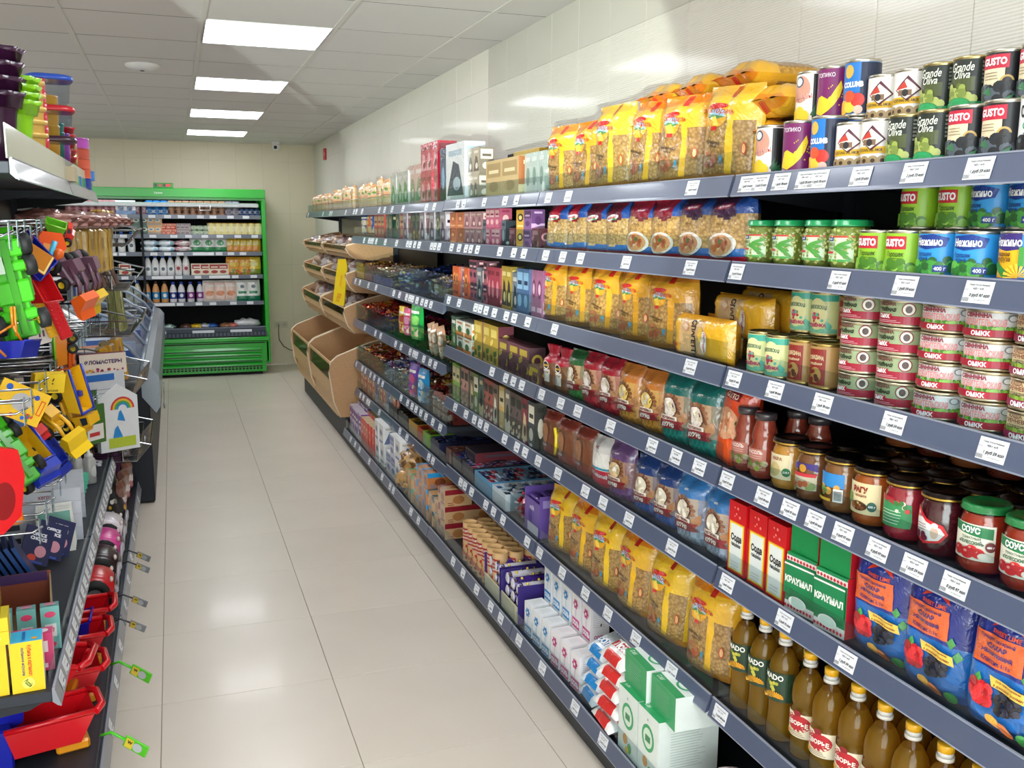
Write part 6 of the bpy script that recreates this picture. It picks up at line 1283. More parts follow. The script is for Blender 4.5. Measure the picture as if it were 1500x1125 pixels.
frow(cB, fxs(375, 492, 3, 300), 0, 'blue yogurt cup', 'cup', G, 2, .077); frow(cN, fxs(492, 795, 8, 300), 0, 'brown dessert cup', 'cup', G, 2, .077); frow(cS, fxs(797, 868, 2, 300), 0, 'silver grey cup', 'cup', G, 2, .077); frow(cD, fxs(870, 980, 4, 300), 0, 'navy blue cup', 'cup', G)
G = 'cartons on the second fridge shelf'
bg = gen('milk_carton', .095, .095, .07, '#3a6a54', '#d8e0d0', '#1c3a2c', 1); bo = gen('milk_carton', .095, .095, .07, '#d8a870', '#e8dcc4', '#7a9ab0', 1); br_ = gen('milk_carton', .075, .06, .07, '#c83a2c', '#e8a080', '#8a1c1c', 0); bp_ = gen('milk_carton', .075, .06, .07, '#a89898', '#7a6a70', '#d8ccc8', 0)
frow(bg, [fx(CR(325), 330), fx(CR(365), 330)], 1, 'dark green carton', 'carton', G, 2, .096); frow(bo, [fx(CR(403), 330), fx(CR(438), 330)], 1, 'tan carton', 'carton', G, 2, .096)
frow(br_, fxs(455, 532, 3, 330), 1, 'small red carton', 'carton', G, 2, .061); frow(bp_, fxs(534, 606, 3, 330), 1, 'small greyish carton', 'carton', G, 2, .061)
cg = tubc(.04, .05, '#a8b8a0', '#d8e0d0', '#8aa884'); frow(cg, fxs(615, 705, 3, 330), 1, 'pale green cup', 'cup', G, 2, .051)
cy_ = tubc(.047, .13, '#e8dc9a', '#f0ecd0', '#e8b83a'); frow(cy_, fxs(705, 990, 8, 330), 1, 'cream cup with yellow lid', 'cup', G)
G = 'packs on the third fridge shelf'
fb = crumple('cheese_bag', (.10, .07, .035), '#e4eef4', sd=12, c2='#8ac0dc', amp=.2); frow(fb, [fx(CR(400), 365), fx(CR(487), 365)], 2, 'white and blue cheese pack', 'pack', G, 2, .065); frow(crumple('cheese_bag', (.10, .07, .035), '#ece4e6', sd=13, c2='#d88a98', amp=.2), [fx(CR(572), 365)], 2, 'white and pink cheese pack', 'pack', G, 2, .065)
pg = bag('cheese_pouch', .16, .17, .05, lambda u, v: '#1c8a4c' if v < .3 else '#eef2ee', lambda P, w, h: P.ell(0, h*.6, w*.25, h*.18, '#2a9a58'), 'film', 61, nu=8, nv=12); frow(pg, fxs(618, 805, 3, 365), 2, 'white and green pouch', 'pouch', G)
py_ = bag('cheese_pouch', .11, .16, .04, lambda u, v: '#e8c02c' if v > .4 else '#e89a3a', lambda P, w, h: P.rect(-w*.3, h*.5, w*.3, h*.7, '#f4e49a', 3), 'film', 62, nu=8, nv=12); frow(py_, fxs(807, 978, 5, 365), 2, 'yellow pouch', 'pouch', G)
def fbot(body, cap, lab_, lc2, liquid=None, hh=.22):
    def mk():
        u = empty('milk_bottle'); r = .038
        m = MB('plastic', body); m.lathe([(r*.9, 0), (r, .008), (r, hh*.55), (r*.8, hh*.72), (r*.42, hh*.86), (r*.40, hh*.9)], 16, capt=False); m.build('bottle_body', u)
        c = MB('plastic', cap); c.lathe([(r*.5, hh*.88), (r*.5, hh*.99), (r*.44, hh)], 14); c.build('cap', u)
        l = MB('card', lab_); l.lathe([(r+.0006, hh*.18), (r+.0006, hh*.5)], 16, capb=False, capt=False); P = Pr(l, cyl(r+.0006)); P.ell(0, hh*.34, r*.5, hh*.09, lc2); l.build('paper_label', u); return u
    return Proto(mk)
G = 'bottles on the fourth fridge shelf'
frow(fbot('#eceef0', '#1f5ab8', '#f0f2f4', '#5a6a7a'), fxs(368, 530, 4, 400), 3, 'white milk bottle with blue cap', 'bottle', G); frow(fbot('#f0f0f2', '#eceef0', '#e8e0e0', '#a83a4a', hh=.235), fxs(530, 612, 2, 400), 3, 'white capped milk bottle', 'bottle', G)
rw = gen('butter_pack', .12, .13, .06, '#e8dcc0', '#a82c2c', '#f4ecd8', 0, top_='#a82c2c'); frow(rw, fxs(625, 810, 4, 400), 3, 'cream and red pack', 'pack', G)
frow(bag('cheese_pouch', .17, .20, .05, lambda u, v: '#e8a02c', lambda P, w, h: (P.ell(0, h*.6, w*.3, h*.14, '#f0d060'), P.spots(-w*.3, h*.1, w*.3, h*.35, 10, .012, ['#c8502c', '#6a8a2c'], 1)), 'film', 63, nu=8, nv=12), [fx(CR(845), 400), fx(CR(905), 400)], 3, 'orange pouch', 'pouch', G)
frow(bag('cheese_pouch', .15, .20, .05, lambda u, v: '#e8c83a' if v > .3 else '#8a9a3a', lambda P, w, h: (P.ell(0, h*.6, w*.3, h*.14, '#e8e09a'),), 'film', 64, nu=8, nv=12), [fx(CR(952), 400)], 3, 'yellow green pouch', 'pouch', G)
G = 'bottles on the fifth fridge shelf'
frow(fbot('#e8e4c8', '#1f5ab8', '#e8e4d0', '#b8b088', hh=.24), [fx(CR(290), 440), fx(CR(335), 440)], 4, 'cream bottle', 'bottle', G)
frow(fbot('#e0a060', '#3a2c24', '#2a8ac0', '#e8e8e0', hh=.235), fxs(362, 502, 3, 440), 4, 'orange drink bottle with blue label', 'bottle', G); frow(fbot('#ecebf2', '#2a4ac0', '#2a3a8c', '#e8e8f0', hh=.225), fxs(502, 590, 2, 440), 4, 'white bottle with navy label', 'bottle', G); frow(fbot('#eae8f0', '#2a4ac0', '#8a3a8c', '#f0e0f0', hh=.225), fxs(592, 690, 2, 440), 4, 'white bottle with purple label', 'bottle', G)
pch = bag('meat_pack', .155, .235, .05, lambda u, v: '#e8c8b8' if .1 < v < .9 and .1 < u < .9 else '#f0ece8', lambda P, w, h: (P.ell(0, h*.4, w*.3, h*.13, '#d88a5c'), P.rect(-w*.3, h*.7, w*.3, h*.8, '#f4f0ec', 3)), 'film', 65, nu=8, nv=12); frow(pch, fxs(690, 858, 3, 440), 4, 'peach coloured pack', 'pack', G)
frow(bag('meat_pack', .15, .235, .05, lambda u, v: '#eef0ec' if v > .28 else '#14805c', lambda P, w, h: (P.rect(-w*.3, h*.36, w*.3, h*.48, '#1f8a60', 3), P.ell(0, h*.7, w*.15, h*.08, '#5a6a7a')), 'film', 66, nu=8, nv=12), fxs(862, 978, 2, 440), 4, 'white and green pack', 'pack', G)
for sx, c, n_ in ((440, '#b8d8d0', 'mint'), (500, '#d0e4e0', 'pale blue'), (590, '#6a4a3c', 'brown'), (645, '#e8c02c', 'yellow'), (690, '#c8ccd0', 'silver'), (728, '#2a6ac8', 'blue'), (805, '#b8805c', 'tan'), (840, '#e0786a', 'salmon'), (900, '#f0f0f4', 'white'), (935, '#ececf0', 'cream white')):
    put(crumple('dairy_pack', (.07 if sx < 890 else .11, .09, .03 if sx < 890 else .05), c, sd=sx % 7, amp=.3, c2='#5ab08a' if sx < 520 else None), fx(CR(sx), 480), FY0+.2, FZ[5]-.022+.008, n_+' soft pack lying in the fridge bottom tray', 'pack', 'packs in the bottom tray', .2)
# back wall of products behind the left-hand baskets
for i in range(5): put(rw, -.98-.2*i, FY0+.13, FZ[3]-.004, ORD[i+1]+' cream pack left of the fridge divider', 'pack', 'packs left of divider', 0)
frow(fbot('#eceef0', '#1f5ab8', '#f0f2f4', '#5a6a7a'), [-.9, -1.0, -1.1], 2, 'white bottle left of divider', 'bottle', 'packs left of divider')
# ================================================================ LEFT SHELVING WITH HOOKS, BASKETS AND TOYS
LX, LB, LBK = -.825, -.745, -1.20
def left_unit():
    out = []
    for k, (y0, y1) in enumerate(((-.22, 1.06), (1.07, 2.35))):
        o3 = (-1.0, (y0+y1)/2, 0); u = empty('shelving_unit', o3)
        tag(u, ('near metal shelving bay on the left, hung with toys', 'middle metal shelving bay on the left with glue and paper')[k], 'shelving', 'left shelving bays')
        m = MB('steel', '#3a3c3e'); m.box((LBK, y0+.02, .05), (LBK+.006, y1-.02, 1.80)); bp = m.build('back_panel', u, o3)
        for y in (y0, y1):
            m = MB('steel', '#23262d'); m.box((LBK-.02, y-.012, 0), (LBK+.03, y+.012, 1.80)); m.build('upright', u, o3)
        m = MB('steel', '#26282c'); m.box((-.79, y0+.002, .004), (-.78, y1-.002, .07)); m.build('kick_plate', u, o3)
        s = shelf(u, o3, y0, y1, 1.823, LX, LBK+.01, [], 0, False, -1)
        g = MB('plastic', '#c9cbb8' if k == 0 else '#c4cbb8'); g.box((LX-.012, y0+.006, 1.825), (LX-.009, y1-.006, 1.905)); g.build('front_guard', s, o3)
        if k == 1: g = MB('plastic', '#2fa548'); g.prism([(y0+.0, 1.826), (y1-.01, 1.826), (y1-.01, 1.868), (y0+.35, 1.868)], LX-.0088, LX-.0075, 'x'); g.build('green_strip', s, o3)
        if k == 0: shelf(u, o3, y0, y1, .50, LX, LBK+.01, [y0+.1+.09*i for i in range(13)], .045, False, -1)
        else: shelf(u, o3, y0, y1, .50, LX, LBK+.01, [y0+.1+.1*i for i in range(12)], .045, False, -1)
        shelf(u, o3, y0, y1, .16, LB, LBK+.01, [y0+.15+.3*i for i in range(4)], .04, False, -1)
    y0, y1 = 2.36, 3.12; o3 = (-1.0, (y0+y1)/2, 0); u = empty('shelving_unit', o3); tag(u, 'short metal shelving bay on the left carrying wire baskets, beside freezer', 'shelving', 'left shelving bays')
    m = MB('steel', '#1f2124'); m.box((LBK, y0+.02, .05), (LBK+.006, y1-.02, 1.80)); m.build('back_panel', u, o3)
    m = MB('steel', '#23262d'); m.box((LBK-.02, y1-.012, 0), (LBK+.03, y1+.012, 1.80)); m.build('upright', u, o3)
    shelf(u, o3, y0, y1, .16, LB, LBK+.01, [y0+.15+.3*i for i in range(2)], .04, False, -1)
    return out
left_unit()
# ---- hooks with price holders
def hook(L):
    u = empty('display_hook'); m = MB('chrome', '#b8bcc0')
    m.tube([(0, 0, 0), (0, -L*.92, 0), (0, -L, .015)], .0032, 6); m.tube([(0, 0, .03), (0, -L*.97, .035)], .0028, 6); m.box((-.02, -.004, -.01), (.02, 0, .04)); m.build('hook_wire', u)
    f = MB('clear', '#e4ecf0'); f.box((-.016, -L*.975-.003, -.035), (.016, -L*.975, .04)); f.build('tag_holder', u)
    t = MB('paper', '#c6cace'); t.box((-.014, -L*.972-.001, -.03), (.014, -L*.972, .034)); t.box((-.010, -L*.974-.002, -.014), (.010, -L*.974-.0012, -.010), '#666'); t.build('price_tag', u)
    return u
HK = Proto(hook, .34)
rd = random.Random(5); G = 'display hooks on the left shelving'; n = 0
for z, yy in ((1.64, [-.1+.13*i for i in range(16)]), (1.20, [-.1+.15*i for i in range(15)]), (.86, [0.0+.16*i for i in range(14)])):
    for i, y in enumerate(yy):
        put(HK, LBK+.008, y, z+rd.uniform(-.01, .01), 'chrome display hook, '+ORD[i]+' from near end of the '+{1.64: 'top', 1.20: 'middle', .86: 'lower'}[z]+' hook row', 'hook', G, math.pi/2+rd.uniform(-.06, .06))
# ---- wire baskets
def basket():
    u = empty('wire_basket'); w, d, h = .66, .475, .15; m = MB('chrome', '#a8acae'); r = .0028
    def ring(z, k=0): m.tube([(-w/2, 0, z), (-w/2, -d-k, z), (w/2, -d-k, z), (w/2, 0, z), (-w/2, 0, z)], r*1.4, 5)
    ring(0); ring(h*.5, .02)
    m.tube([(-w/2, 0, h+.02), (-w/2, -d*.45, h+.02), (-w/2, -d-.07, h*.55), (w/2, -d-.07, h*.55), (w/2, -d*.45, h+.02), (w/2, 0, h+.02), (-w/2, 0, h+.02)], r*1.6, 5)
    m.build('rim', u); m = MB('chrome', '#a8acae')
    for i in range(15):
        x = -w/2+w*i/14; m.tube([(x, 0, h), (x, 0, 0), (x, -d, 0), (x, -d-.07, h*.55)], r*.8, 4)
    for j in range(1, 7):
        y = -d*j/7; zt = h+.02 if j < 4 else h*.55+(h*.45)*(7-j)/4
        m.tube([(-w/2, y, zt), (-w/2, y, 0), (w/2, y, 0), (w/2, y, zt)], r*.8, 4)
    m.build('wire_grid', u)['kind'] = 'stuff'
    t = MB('paper', '#d0d4d8'); t.box((-.03, -d-.034, .02), (.03, -d-.031, .055)); t.build('price_tag', u)
    return u
BK = Proto(basket); BZ = [1.42, 1.13, .84, .56]
BZ = [1.565, 1.344, 1.111, .80, .455]
for i, z in enumerate(BZ):
    put(BK, LBK+.01, 2.75, z, 'chrome wire basket, '+('top', 'second', 'third', 'fourth', 'lowest')[i]+' tier of the left basket stack', 'basket', 'wire baskets', math.pi/2)
def stick(name, L, w, t, c, c2, kind='film'):
    m = MB(kind, c); m.cbox((-w/2, -t/2, 0), (w/2, t/2, L), min(w, t)*.2); 
    P = Pr(m, front(-t/2), sub=9); P.rect(-w*.4, L*.55, w*.4, L*.8, c2, 1); P.rect(-w*.4, L*.1, w*.4, L*.25, c2, 1)
    return m.build(name)
def sticks(name, desc, L, w, t, c, c2, y0, y1, n, x0, x1, z, tilt, group, kind='film'):
    p = Proto(stick, name, L, w, t, c, c2, kind)
    for i in range(n):
        put(p, x0+(x1-x0)*rd.random(), y0+(y1-y0)*(i+.5)/n, z, ORD[i % 16]+' '+desc, 'pack', group, math.pi/2+rd.uniform(-.3, .3), rx=tilt+rd.uniform(-.12, .12))
sticks('corn_stick_bag', 'tall golden corn stick bag in top basket', .17, .055, .04, '#b08a3a', '#8a6a2c', 2.45, 3.05, 8, -.86, -.80, BZ[0]+.01, .12, 'corn stick bags')
p_ = Proto(stick, 'corn_stick_bag', .20, .05, .04, '#c09a44', '#9a762c')
for i in range(9): put(p_, -.88+.012*i, 1.35+.12*i, 1.45, ORD[i]+' golden corn stick bag from near end hanging on top hooks', 'pack', 'hanging corn stick bags', math.pi/2+rd.uniform(-.3, .3))
sticks('skewer_bag', 'brown skewer pack in second basket', .22, .05, .02, '#6a4434', '#b08a5c', 2.45, 3.05, 7, -.86, -.78, BZ[1]+.01, -.35, 'skewer packs')
sticks('foil_roll', 'grey foil pack lying in second basket', .40, .045, .03, '#7a8084', '#c8ccd0', 2.44, 3.05, 9, -1.16, -1.14, BZ[1]+.03, -1.48, 'grey foil packs')
sticks('straw_bunch', 'olive green straw bunch in third basket', .22, .03, .03, '#8a8a4a', '#5a5c2c', 2.5, 3.05, 9, -.82, -.74, BZ[2]+.01, -.15, 'straw bunches')
sticks('cutlery_pack', 'white and black pack in third basket', .24, .08, .03, '#c8c8c8', '#1c1c20', 2.44, 3.0, 6, -1.0, -.90, BZ[2]+.02, -.9, 'cutlery packs')
sticks('noodle_pack', 'yellow and brown noodle pack in fourth basket', .24, .10, .05, '#d8a02c', '#8a5a20', 2.5, 3.0, 6, -.82, -.78, BZ[3]+.01, -.1, 'noodle packs')
sticks('snack_pack', 'dark snack pack with gold band in lowest basket', .20, .10, .05, '#3a2414', '#e8b02c', 2.48, 3.05, 6, -.80, -.76, BZ[4]+.01, -.05, 'dark snack packs')
sticks('snack_pack', 'dark snack pack with gold band, rear of lowest basket', .20, .12, .05, '#3a2414', '#e8b02c', 2.46, 3.0, 5, -.98, -.92, BZ[4]+.01, -.25, 'dark snack packs')
jr_ = can(.05, .15, '#c8cc8a', lambda P, r, h: (P.rect(-r, h*.3, r, h*.7, '#8a9a3c', 6), P.text('400', 0, h*.5, .02, '#f0f0d8', w=.05)), '#d8d8cc', 'corn_tub', 18, 'plastic')
for i, y in enumerate((2.52, 2.68)): put(jr_, -.98, y, BZ[3]+.006, ('near', 'far')[i]+' pale green tub in the fourth wire basket', 'tub', 'pale tubs', math.pi/2)
pk = carton('plaster_box', .22, .10, .05, six('#7a1c34', front='#e8d8c8'), lambda P, w, h: (P.text('ФЛОМАСТЕРЫ', 0, h*.6, .022, '#3a2a5c', w=w*.85, bold=.05), P.spots(-w*.45, h*.05, w*.45, h*.25, 22, .006, ['#e8b02c', '#c83a5c', '#d87a2c', '#8a2c5c'], 2)))
a = aty(149, 532, 2.3); put(pk, a.x, a.y, a.z-.05, 'crimson box of felt pens with pale lettered panel', 'box', None, .35)
# ---- house shaped gift bag and picture packs
def gbag():
    u = empty('gift_bag'); m = MB('card', '#e4e6e8'); w, h = .20, .34
    m.prism([(-w/2, 0), (w/2, 0), (w/2, h*.8), (0, h), (-w/2, h*.8)], -.02, .02); m.build('bag_body', u)
    t = MB('card', '#fff'); P = Pr(t, front(-.02))
    for q, c in ((.062, '#d83a3c'), (.052, '#e8b83a'), (.042, '#4aa84a'), (.032, '#3a8ac8'), (.022, '#e4e6e8')):
        P.poly([(.02+q*math.cos(a_), h*.62+q*math.sin(a_)) for a_ in [math.pi*i/10 for i in range(11)]], c)
    for x, z, s in ((.01, h*.52, 1), (-.01, h*.24, 1.6)): P.poly([(x-.02*s, z-.02*s), (x+.02*s, z-.03*s), (x+.012*s, z), (x, z+.03*s), (x-.01*s, z+.02*s)], '#2a8ad0')
    P.rect(-w*.3, h*.05, w*.4, h*.2, '#b8c83a'); P.rect(-w*.5, h*.3, -w*.36, h*.6, '#6a9a4a'); t.build('print', u); return u
a = aty(178, 610, 2.3); put(Proto(gbag), a.x-.02, a.y, a.z-.17, 'white house-shaped gift bag with rainbow and blue dotted shapes', 'bag', None, .5)
gp = carton('picture_book', .20, .30, .015, six('#45702f'), lambda P, w, h: (P.rect(-w*.4, h*.1, w*.4, h*.5, '#e8e4dc'), P.ell(0, h*.7, w*.25, h*.1, '#8ac05a'), P.rect(-w*.3, h*.2, w*.2, h*.3, '#c83a3c')))
for i, (px, py, xx) in enumerate(((140, 605, 2.1), (152, 625, 2.05), (122, 610, 2.0))): a = aty(px, py, xx); put(gp, a.x-.04, a.y, a.z-.08, ('green picture book behind gift bag', 'nearest green picture book by gift bag', 'farthest green picture book by hooks')[i], 'book', 'picture books', .75+.1*i, sc=.62)
wb = carton('cut_out_book', .26, .22, .012, six('#c4c8cc', front='#cdd0d4'), lambda P, w, h: (P.rect(-w*.45, h*.8, w*.3, h*.95, '#2a6ab8'), P.lines(-w*.4, h*.6, w*.3, 3, .02, '#8a90a0', .003)))
a = aty(145, 575, 2.25); put(wb, a.x, a.y, a.z-.12, 'pale grey book with blue strip behind the gift bag', 'book', None, .5)
# ---- plastic cups and vases on the top shelf
def vase(name, prof, c, scallop=0, n=24, kind='plastic'):
    def mk():
        m = MB(kind, c); I = []
        for r, z in prof:
            I.append([m.pt((r*(1+(scallop*math.cos(8*2*math.pi*i/48) if z > prof[-1][1]*.85 else scallop*.15*math.cos(8*2*math.pi*i/48)))*math.cos(2*math.pi*i/48), r*(1+(scallop*math.cos(8*2*math.pi*i/48) if z > prof[-1][1]*.85 else 0))*math.sin(2*math.pi*i/48), z)) for i in range(48)])
        for a, b in zip(I, I[1:]):
            for i in range(48): j = (i+1) % 48; m.fc((a[i], a[j], b[j], b[i]), None, None, True)
        m.fc(I[0][::-1]); r, z = prof[-1]
        J = [m.pt((r*.93*(1+scallop*math.cos(8*2*math.pi*i/48))*math.cos(2*math.pi*i/48), r*.93*(1+scallop*math.cos(8*2*math.pi*i/48))*math.sin(2*math.pi*i/48), z)) for i in range(48)]
        K = [m.pt((r*.8*math.cos(2*math.pi*i/48), r*.8*math.sin(2*math.pi*i/48), z*.8)) for i in range(48)]
        for a, b in ((I[-1], J), (J, K)):
            for i in range(48): j = (i+1) % 48; m.fc((a[i], a[j], b[j], b[i]), None, None, True)
        m.fc(K); return m.build(name)
    return Proto(mk)
def stack(p, px, py, X, n, dz, desc, cat, group, names=None, sc=1, z0=1.825):
    a = at(px, py, X); 
    for i in range(n): put(p, X, a.y, z0+i*dz, desc+('' if n == 1 else ', '+(['lowest', 'second', 'third', 'fourth', 'fifth', 'sixth', 'seventh'][i] if i < n-1 else 'topmost')+' of its stack'), cat, group, rd.random(), sc=sc)
flo = lambda c, s=1: vase('flower_vase', [(.032*s, 0), (.042*s, .07*s), (.05*s, .15*s), (.066*s, .185*s), (.078*s, .20*s)], c, .07)
cup_ = lambda c, s=1, nm='plastic_cup': vase(nm, [(.036*s, 0), (.042*s, .06*s), (.046*s, .115*s), (.055*s, .12*s), (.054*s, .128*s)], c)
tum = lambda c, s=1: vase('tumbler', [(.028*s, 0), (.034*s, .08*s), (.037*s, .12*s), (.038*s, .135*s)], c)
G = 'plastic tumblers and vases on the left top shelf'
def aylab(px, X): return yat(px, X, 1.9)
stack(flo('#3a1636', 1.05), 2, 250, -.93, 4, .040, 'dark aubergine scalloped vase by photo edge', 'vase', G)
m = MB('plastic', '#3f2050'); m.prism([(-.05, 0), (.05, 0), (.062, .02), (.066, .20), (.06, .215), (-.06, .215), (-.066, .20), (-.062, .02)], -.03, .03); o = tag(m.build('storage_tub'), 'rounded dark violet storage tub at the near end of left top shelf', 'tub'); a = at(2, 200, -.86); o.location = (-.915, -.16, 1.826); o.rotation_euler = (0, 0, 1.3); o.scale = (.8, .8, .8)
stack(flo('#8ccf1c', .98), 27, 250, -.895, 4, .022, 'lime green scalloped vase', 'vase', G)
stack(cup_('#e8c064', 1.12), 44, 230, -.915, 5, .042, 'cream yellow cup', 'cup', G)
stack(tum('#d8283c', 1.05), 56, 230, -.91, 6, .040, 'coral red tumbler', 'tumbler', G)
stack(vase('jug', [(.045, 0), (.055, .14), (.058, .21), (.06, .215)], '#e8a81c'), 66, 230, -.925, 3, .055, 'amber yellow tall tumbler', 'tumbler', G)
stack(vase('jug', [(.036, 0), (.042, .17), (.045, .20), (.046, .205)], '#12806c'), 79, 230, -.91, 2, .035, 'teal green tall tumbler', 'tumbler', G)
stack(vase('jug', [(.036, 0), (.042, .15), (.044, .175), (.045, .18)], '#a04ab8'), 87, 230, -.90, 2, .03, 'orchid purple tall tumbler', 'tumbler', G)
stack(flo('#d81c30', .62), 95, 230, -.89, 5, .030, 'small bright red scalloped vase', 'vase', G)
stack(vase('goblet', [(.03, 0), (.008, .02), (.008, .06), (.036, .10), (.036, .15)], '#b8a060', kind='foil'), 101, 240, -.89, 2, .06, 'golden foil goblet', 'goblet', G)
def box_lid(c, lc):
    def mk():
        u = empty('food_container'); m = MB('glass', c); m.lathe([(.05, 0), (.062, .01), (.07, .085)], 24, capt=False, sq=4); m.build('container_body', u)
        l = MB('plastic', lc); l.lathe([(.078, .083), (.08, .09), (.076, .1), (.06, .105), (.001, .105)], 24, capt=False, sq=4); l.build('lid', u); return u
    return Proto(mk)
a = at(95, 150, -1.0)
for i, (c, l, n_) in enumerate((('#e8e8ec', '#3a1c30', 'plum'), ('#dfe6f2', '#c8202c', 'red'), ('#e8eef4', '#1f4fb8', 'royal blue'))): put(box_lid(c, l), -.875, 1.15, 1.88+i*.107, 'clear food container with '+n_+' lid on left top shelf', 'container', G, .2)
for i in range(1): put(carton('plinth_box', .13, .052, .14, six('#b8a888')), -.875, 1.15, 1.826, 'plain carton under the clear food containers', 'box', None, math.pi/2)
cb = lambda c: can(.045, .035, c, lambda P, r, h: None, c, 'plastic_bowl', 18, 'plastic')
for i, (c, n_) in enumerate((('#2a3a9c', 'navy'), ('#d85a3a', 'coral'), ('#d85a3a', 'second coral'), ('#c8503a', 'upper coral'), ('#b84ab8', 'magenta'))): put(cb(c), -.875, 1.98, 1.826+i*.043, n_+' plastic bowl in the far stack of left top shelf', 'bowl', G, 0, sc=1.4)
for i, y in enumerate((1.65, 2.2)): put(cb('#2a7ac8'), -.88, y, 1.826, ('near', 'far')[i]+' sky blue bowl at far end of left top shelf', 'bowl', G, 0, sc=1.2)
put(cb('#2a7ac8'), -.87, 2.2, 1.871, 'raised sky blue bowl beside the bowl stack', 'bowl', G, 0, sc=1.3)
# ---- toys hanging from the hooks
def wheel(mb, c, r, w, hub='#e8c81c', ax='y'):
    T0 = mb.T; base = T0 if T0 is not None else Matrix.Identity(4)
    mb.T = base @ Matrix.Translation(c) @ (Matrix.Rotation(math.pi/2, 4, 'X') if ax == 'y' else Matrix.Rotation(math.pi/2, 4, 'Y'))
    mb.lathe([(r*.7, -w/2), (r, -w*.4), (r, w*.4), (r*.72, w/2), (r*.5, w*.45), (r*.48, w*.35), (.001, w*.4)], 16, cols=['#141416', '#141416', '#141416', '#141416', hub, hub, hub], capt=False); mb.lathe([(r*.5, -w*.5), (.001, -w*.5)], 12, hub, capb=False, capt=False)
    mb.T = T0
def truck(bodyc, bedc, trimc, hub='#e8c81c', L=.34, cab=True, wheels=6, axle='#d8dade'):
    """toy tipper: x length, y width, z up"""
    def mk():
        u = empty('toy_truck'); W_ = .13
        m = MB('plastic', bodyc); m.cbox((-L/2, -W_*.32, .03), (L/2, W_*.32, .055), .006); 
        for x_, w_ in ((-.44, .16), (-.24, .1), (-.06, .22), (.22, .1)): m.cbox((L*x_, -W_*.42, .016), (L*(x_+w_), W_*.42, .034), .006)
        m.box((-L*.30, W_*.1, .012), (-L*.14, W_*.34, .016), '#b8ccb8' if bodyc == '#3fae1c' else None); m.box((-L*.45, -W_*.08, .01), (L*.45, W_*.08, .03), tuple(c_*.6 for c_ in hx(bodyc))); m.build('chassis', u)
        if cab:
            m = MB('plastic', bodyc); m.prism([(L*.22, .055), (L/2, .055), (L/2+.005, .09), (L*.44, .10), (L*.40, .145), (L*.24, .148)], -W_*.42, W_*.42); m.prism([(L*.26, .1), (L*.385, .102), (L*.37, .135), (L*.26, .137)], -W_*.425, W_*.425, 'y', '#2a3440'); m.build('cab', u)
        m = MB('plastic', bedc)
        z0, z1 = .062, .13; o_ = [(-L/2-.01, z1+.01), (-L/2+.03, z0), (L*.12, z0), (L*.19, z1)]
        for s in (-1, 1): m.prism(o_, s*W_*.5-.003, s*W_*.5+.003)
        for a, b in zip(o_, o_[1:]):
            m.poly([(a[0], -W_*.5, a[1]), (b[0], -W_*.5, b[1]), (b[0], W_*.5, b[1]), (a[0], W_*.5, a[1])]); m.poly([(a[0], -W_*.5, a[1]-.004), (b[0], -W_*.5, b[1]-.004), (b[0], W_*.5, b[1]-.004), (a[0], W_*.5, a[1]-.004)])
        m.build('tipper_bed', u)
        m = MB('plastic', trimc)
        for s in (-1, 1): m.tube([(-L/2-.01, s*W_*.5, z1+.01), (L*.19, s*W_*.5, z1), ], .007, 6)
        m.tube([(L*.19, -W_*.5, z1), (L*.19, W_*.5, z1)], .007, 6); m.build('bed_rim', u)
        xs = [L*.34, -L*.18, -L*.38][:wheels//2]
        for x in xs:
            m = MB('chrome', axle); m.tube([(x, -W_*.5, .03), (x, W_*.5, .03)], .003, 6); m.build('axle', u)
            for s in (-1, 1):
                m = MB('rubber', '#141416'); wheel(m, (x, s*W_*.52, .03), .034, .034, hub); m.build('wheel', u)
        return u
    return Proto(mk)
def hang(p, px, py, X, label, cat, euler, sc=1, group='toys hanging on the left shelving'):
    Y = .05+px*.006+(-.88-X)*2; a = aty(px, py, Y); a.x = max(min(a.x, -.80), LBK+.10); o = p.get() if isinstance(p, Proto) else p; o.location = a; o.rotation_euler = euler; o.scale = (sc,)*3 if not isinstance(sc, tuple) else sc; tag(o, label, cat, group); return o
P2 = math.pi/2
TG = truck('#3fae1c', '#4cc01f', '#2f9a18'); TY = truck('#e8b01c', '#f0bc1c', '#1c3ab8'); TO = truck('#e8641c', '#e8861c', '#7ac82c'); TR_ = truck('#c81c20', '#2a7ac8', '#e8501c', '#e8701c'); TB_ = truck('#1c34a8', '#1c34a8', '#1428a0')
# nose down, underside turned to the aisle
E1 = (P2*.98, P2*.92, 0)
def ori(fwd, up):      # local +x -> fwd, local +z -> up
    f = Vector(fwd).normalized(); u = Vector(up); u = (u - f*u.dot(f)).normalized(); l = u.cross(f)
    return Matrix((f, l, u)).transposed().to_euler()
hang(TG, 22, 422, -.84, 'large green toy truck hanging nose down, underside and black wheels showing', 'toy truck', ori((.15, .1, -1), (-.35, .9, 0)), .84)
hang(TG, 16, 655, -.86, 'lower green toy truck with yellow hubs at left photo edge', 'toy truck', ori((.5, -.2, -.8), (-.4, .8, -.2)), .62)
hang(TY, 90, 592, -.90, 'yellow toy tipper truck with blue rim hanging vertically', 'toy truck', ori((.25, .0, -1), (.9, -.4, .3)), .62)
hang(TO, 112, 520, -.92, 'orange and lime toy truck with black wheels seen side on', 'toy truck', ori((-.05, .1, -1), (-1, -.2, 0)), .52)
hang(TR_, 30, 620, -.93, 'red toy truck with blue stripe and orange wheels', 'toy truck', ori((.6, -.1, -.7), (.3, -.9, .3)), .48)
hang(TB_, 70, 668, -.96, 'dark blue toy truck half hidden behind yellow one', 'toy truck', ori((.4, .2, -.8), (.5, -.8, .2)), .42)
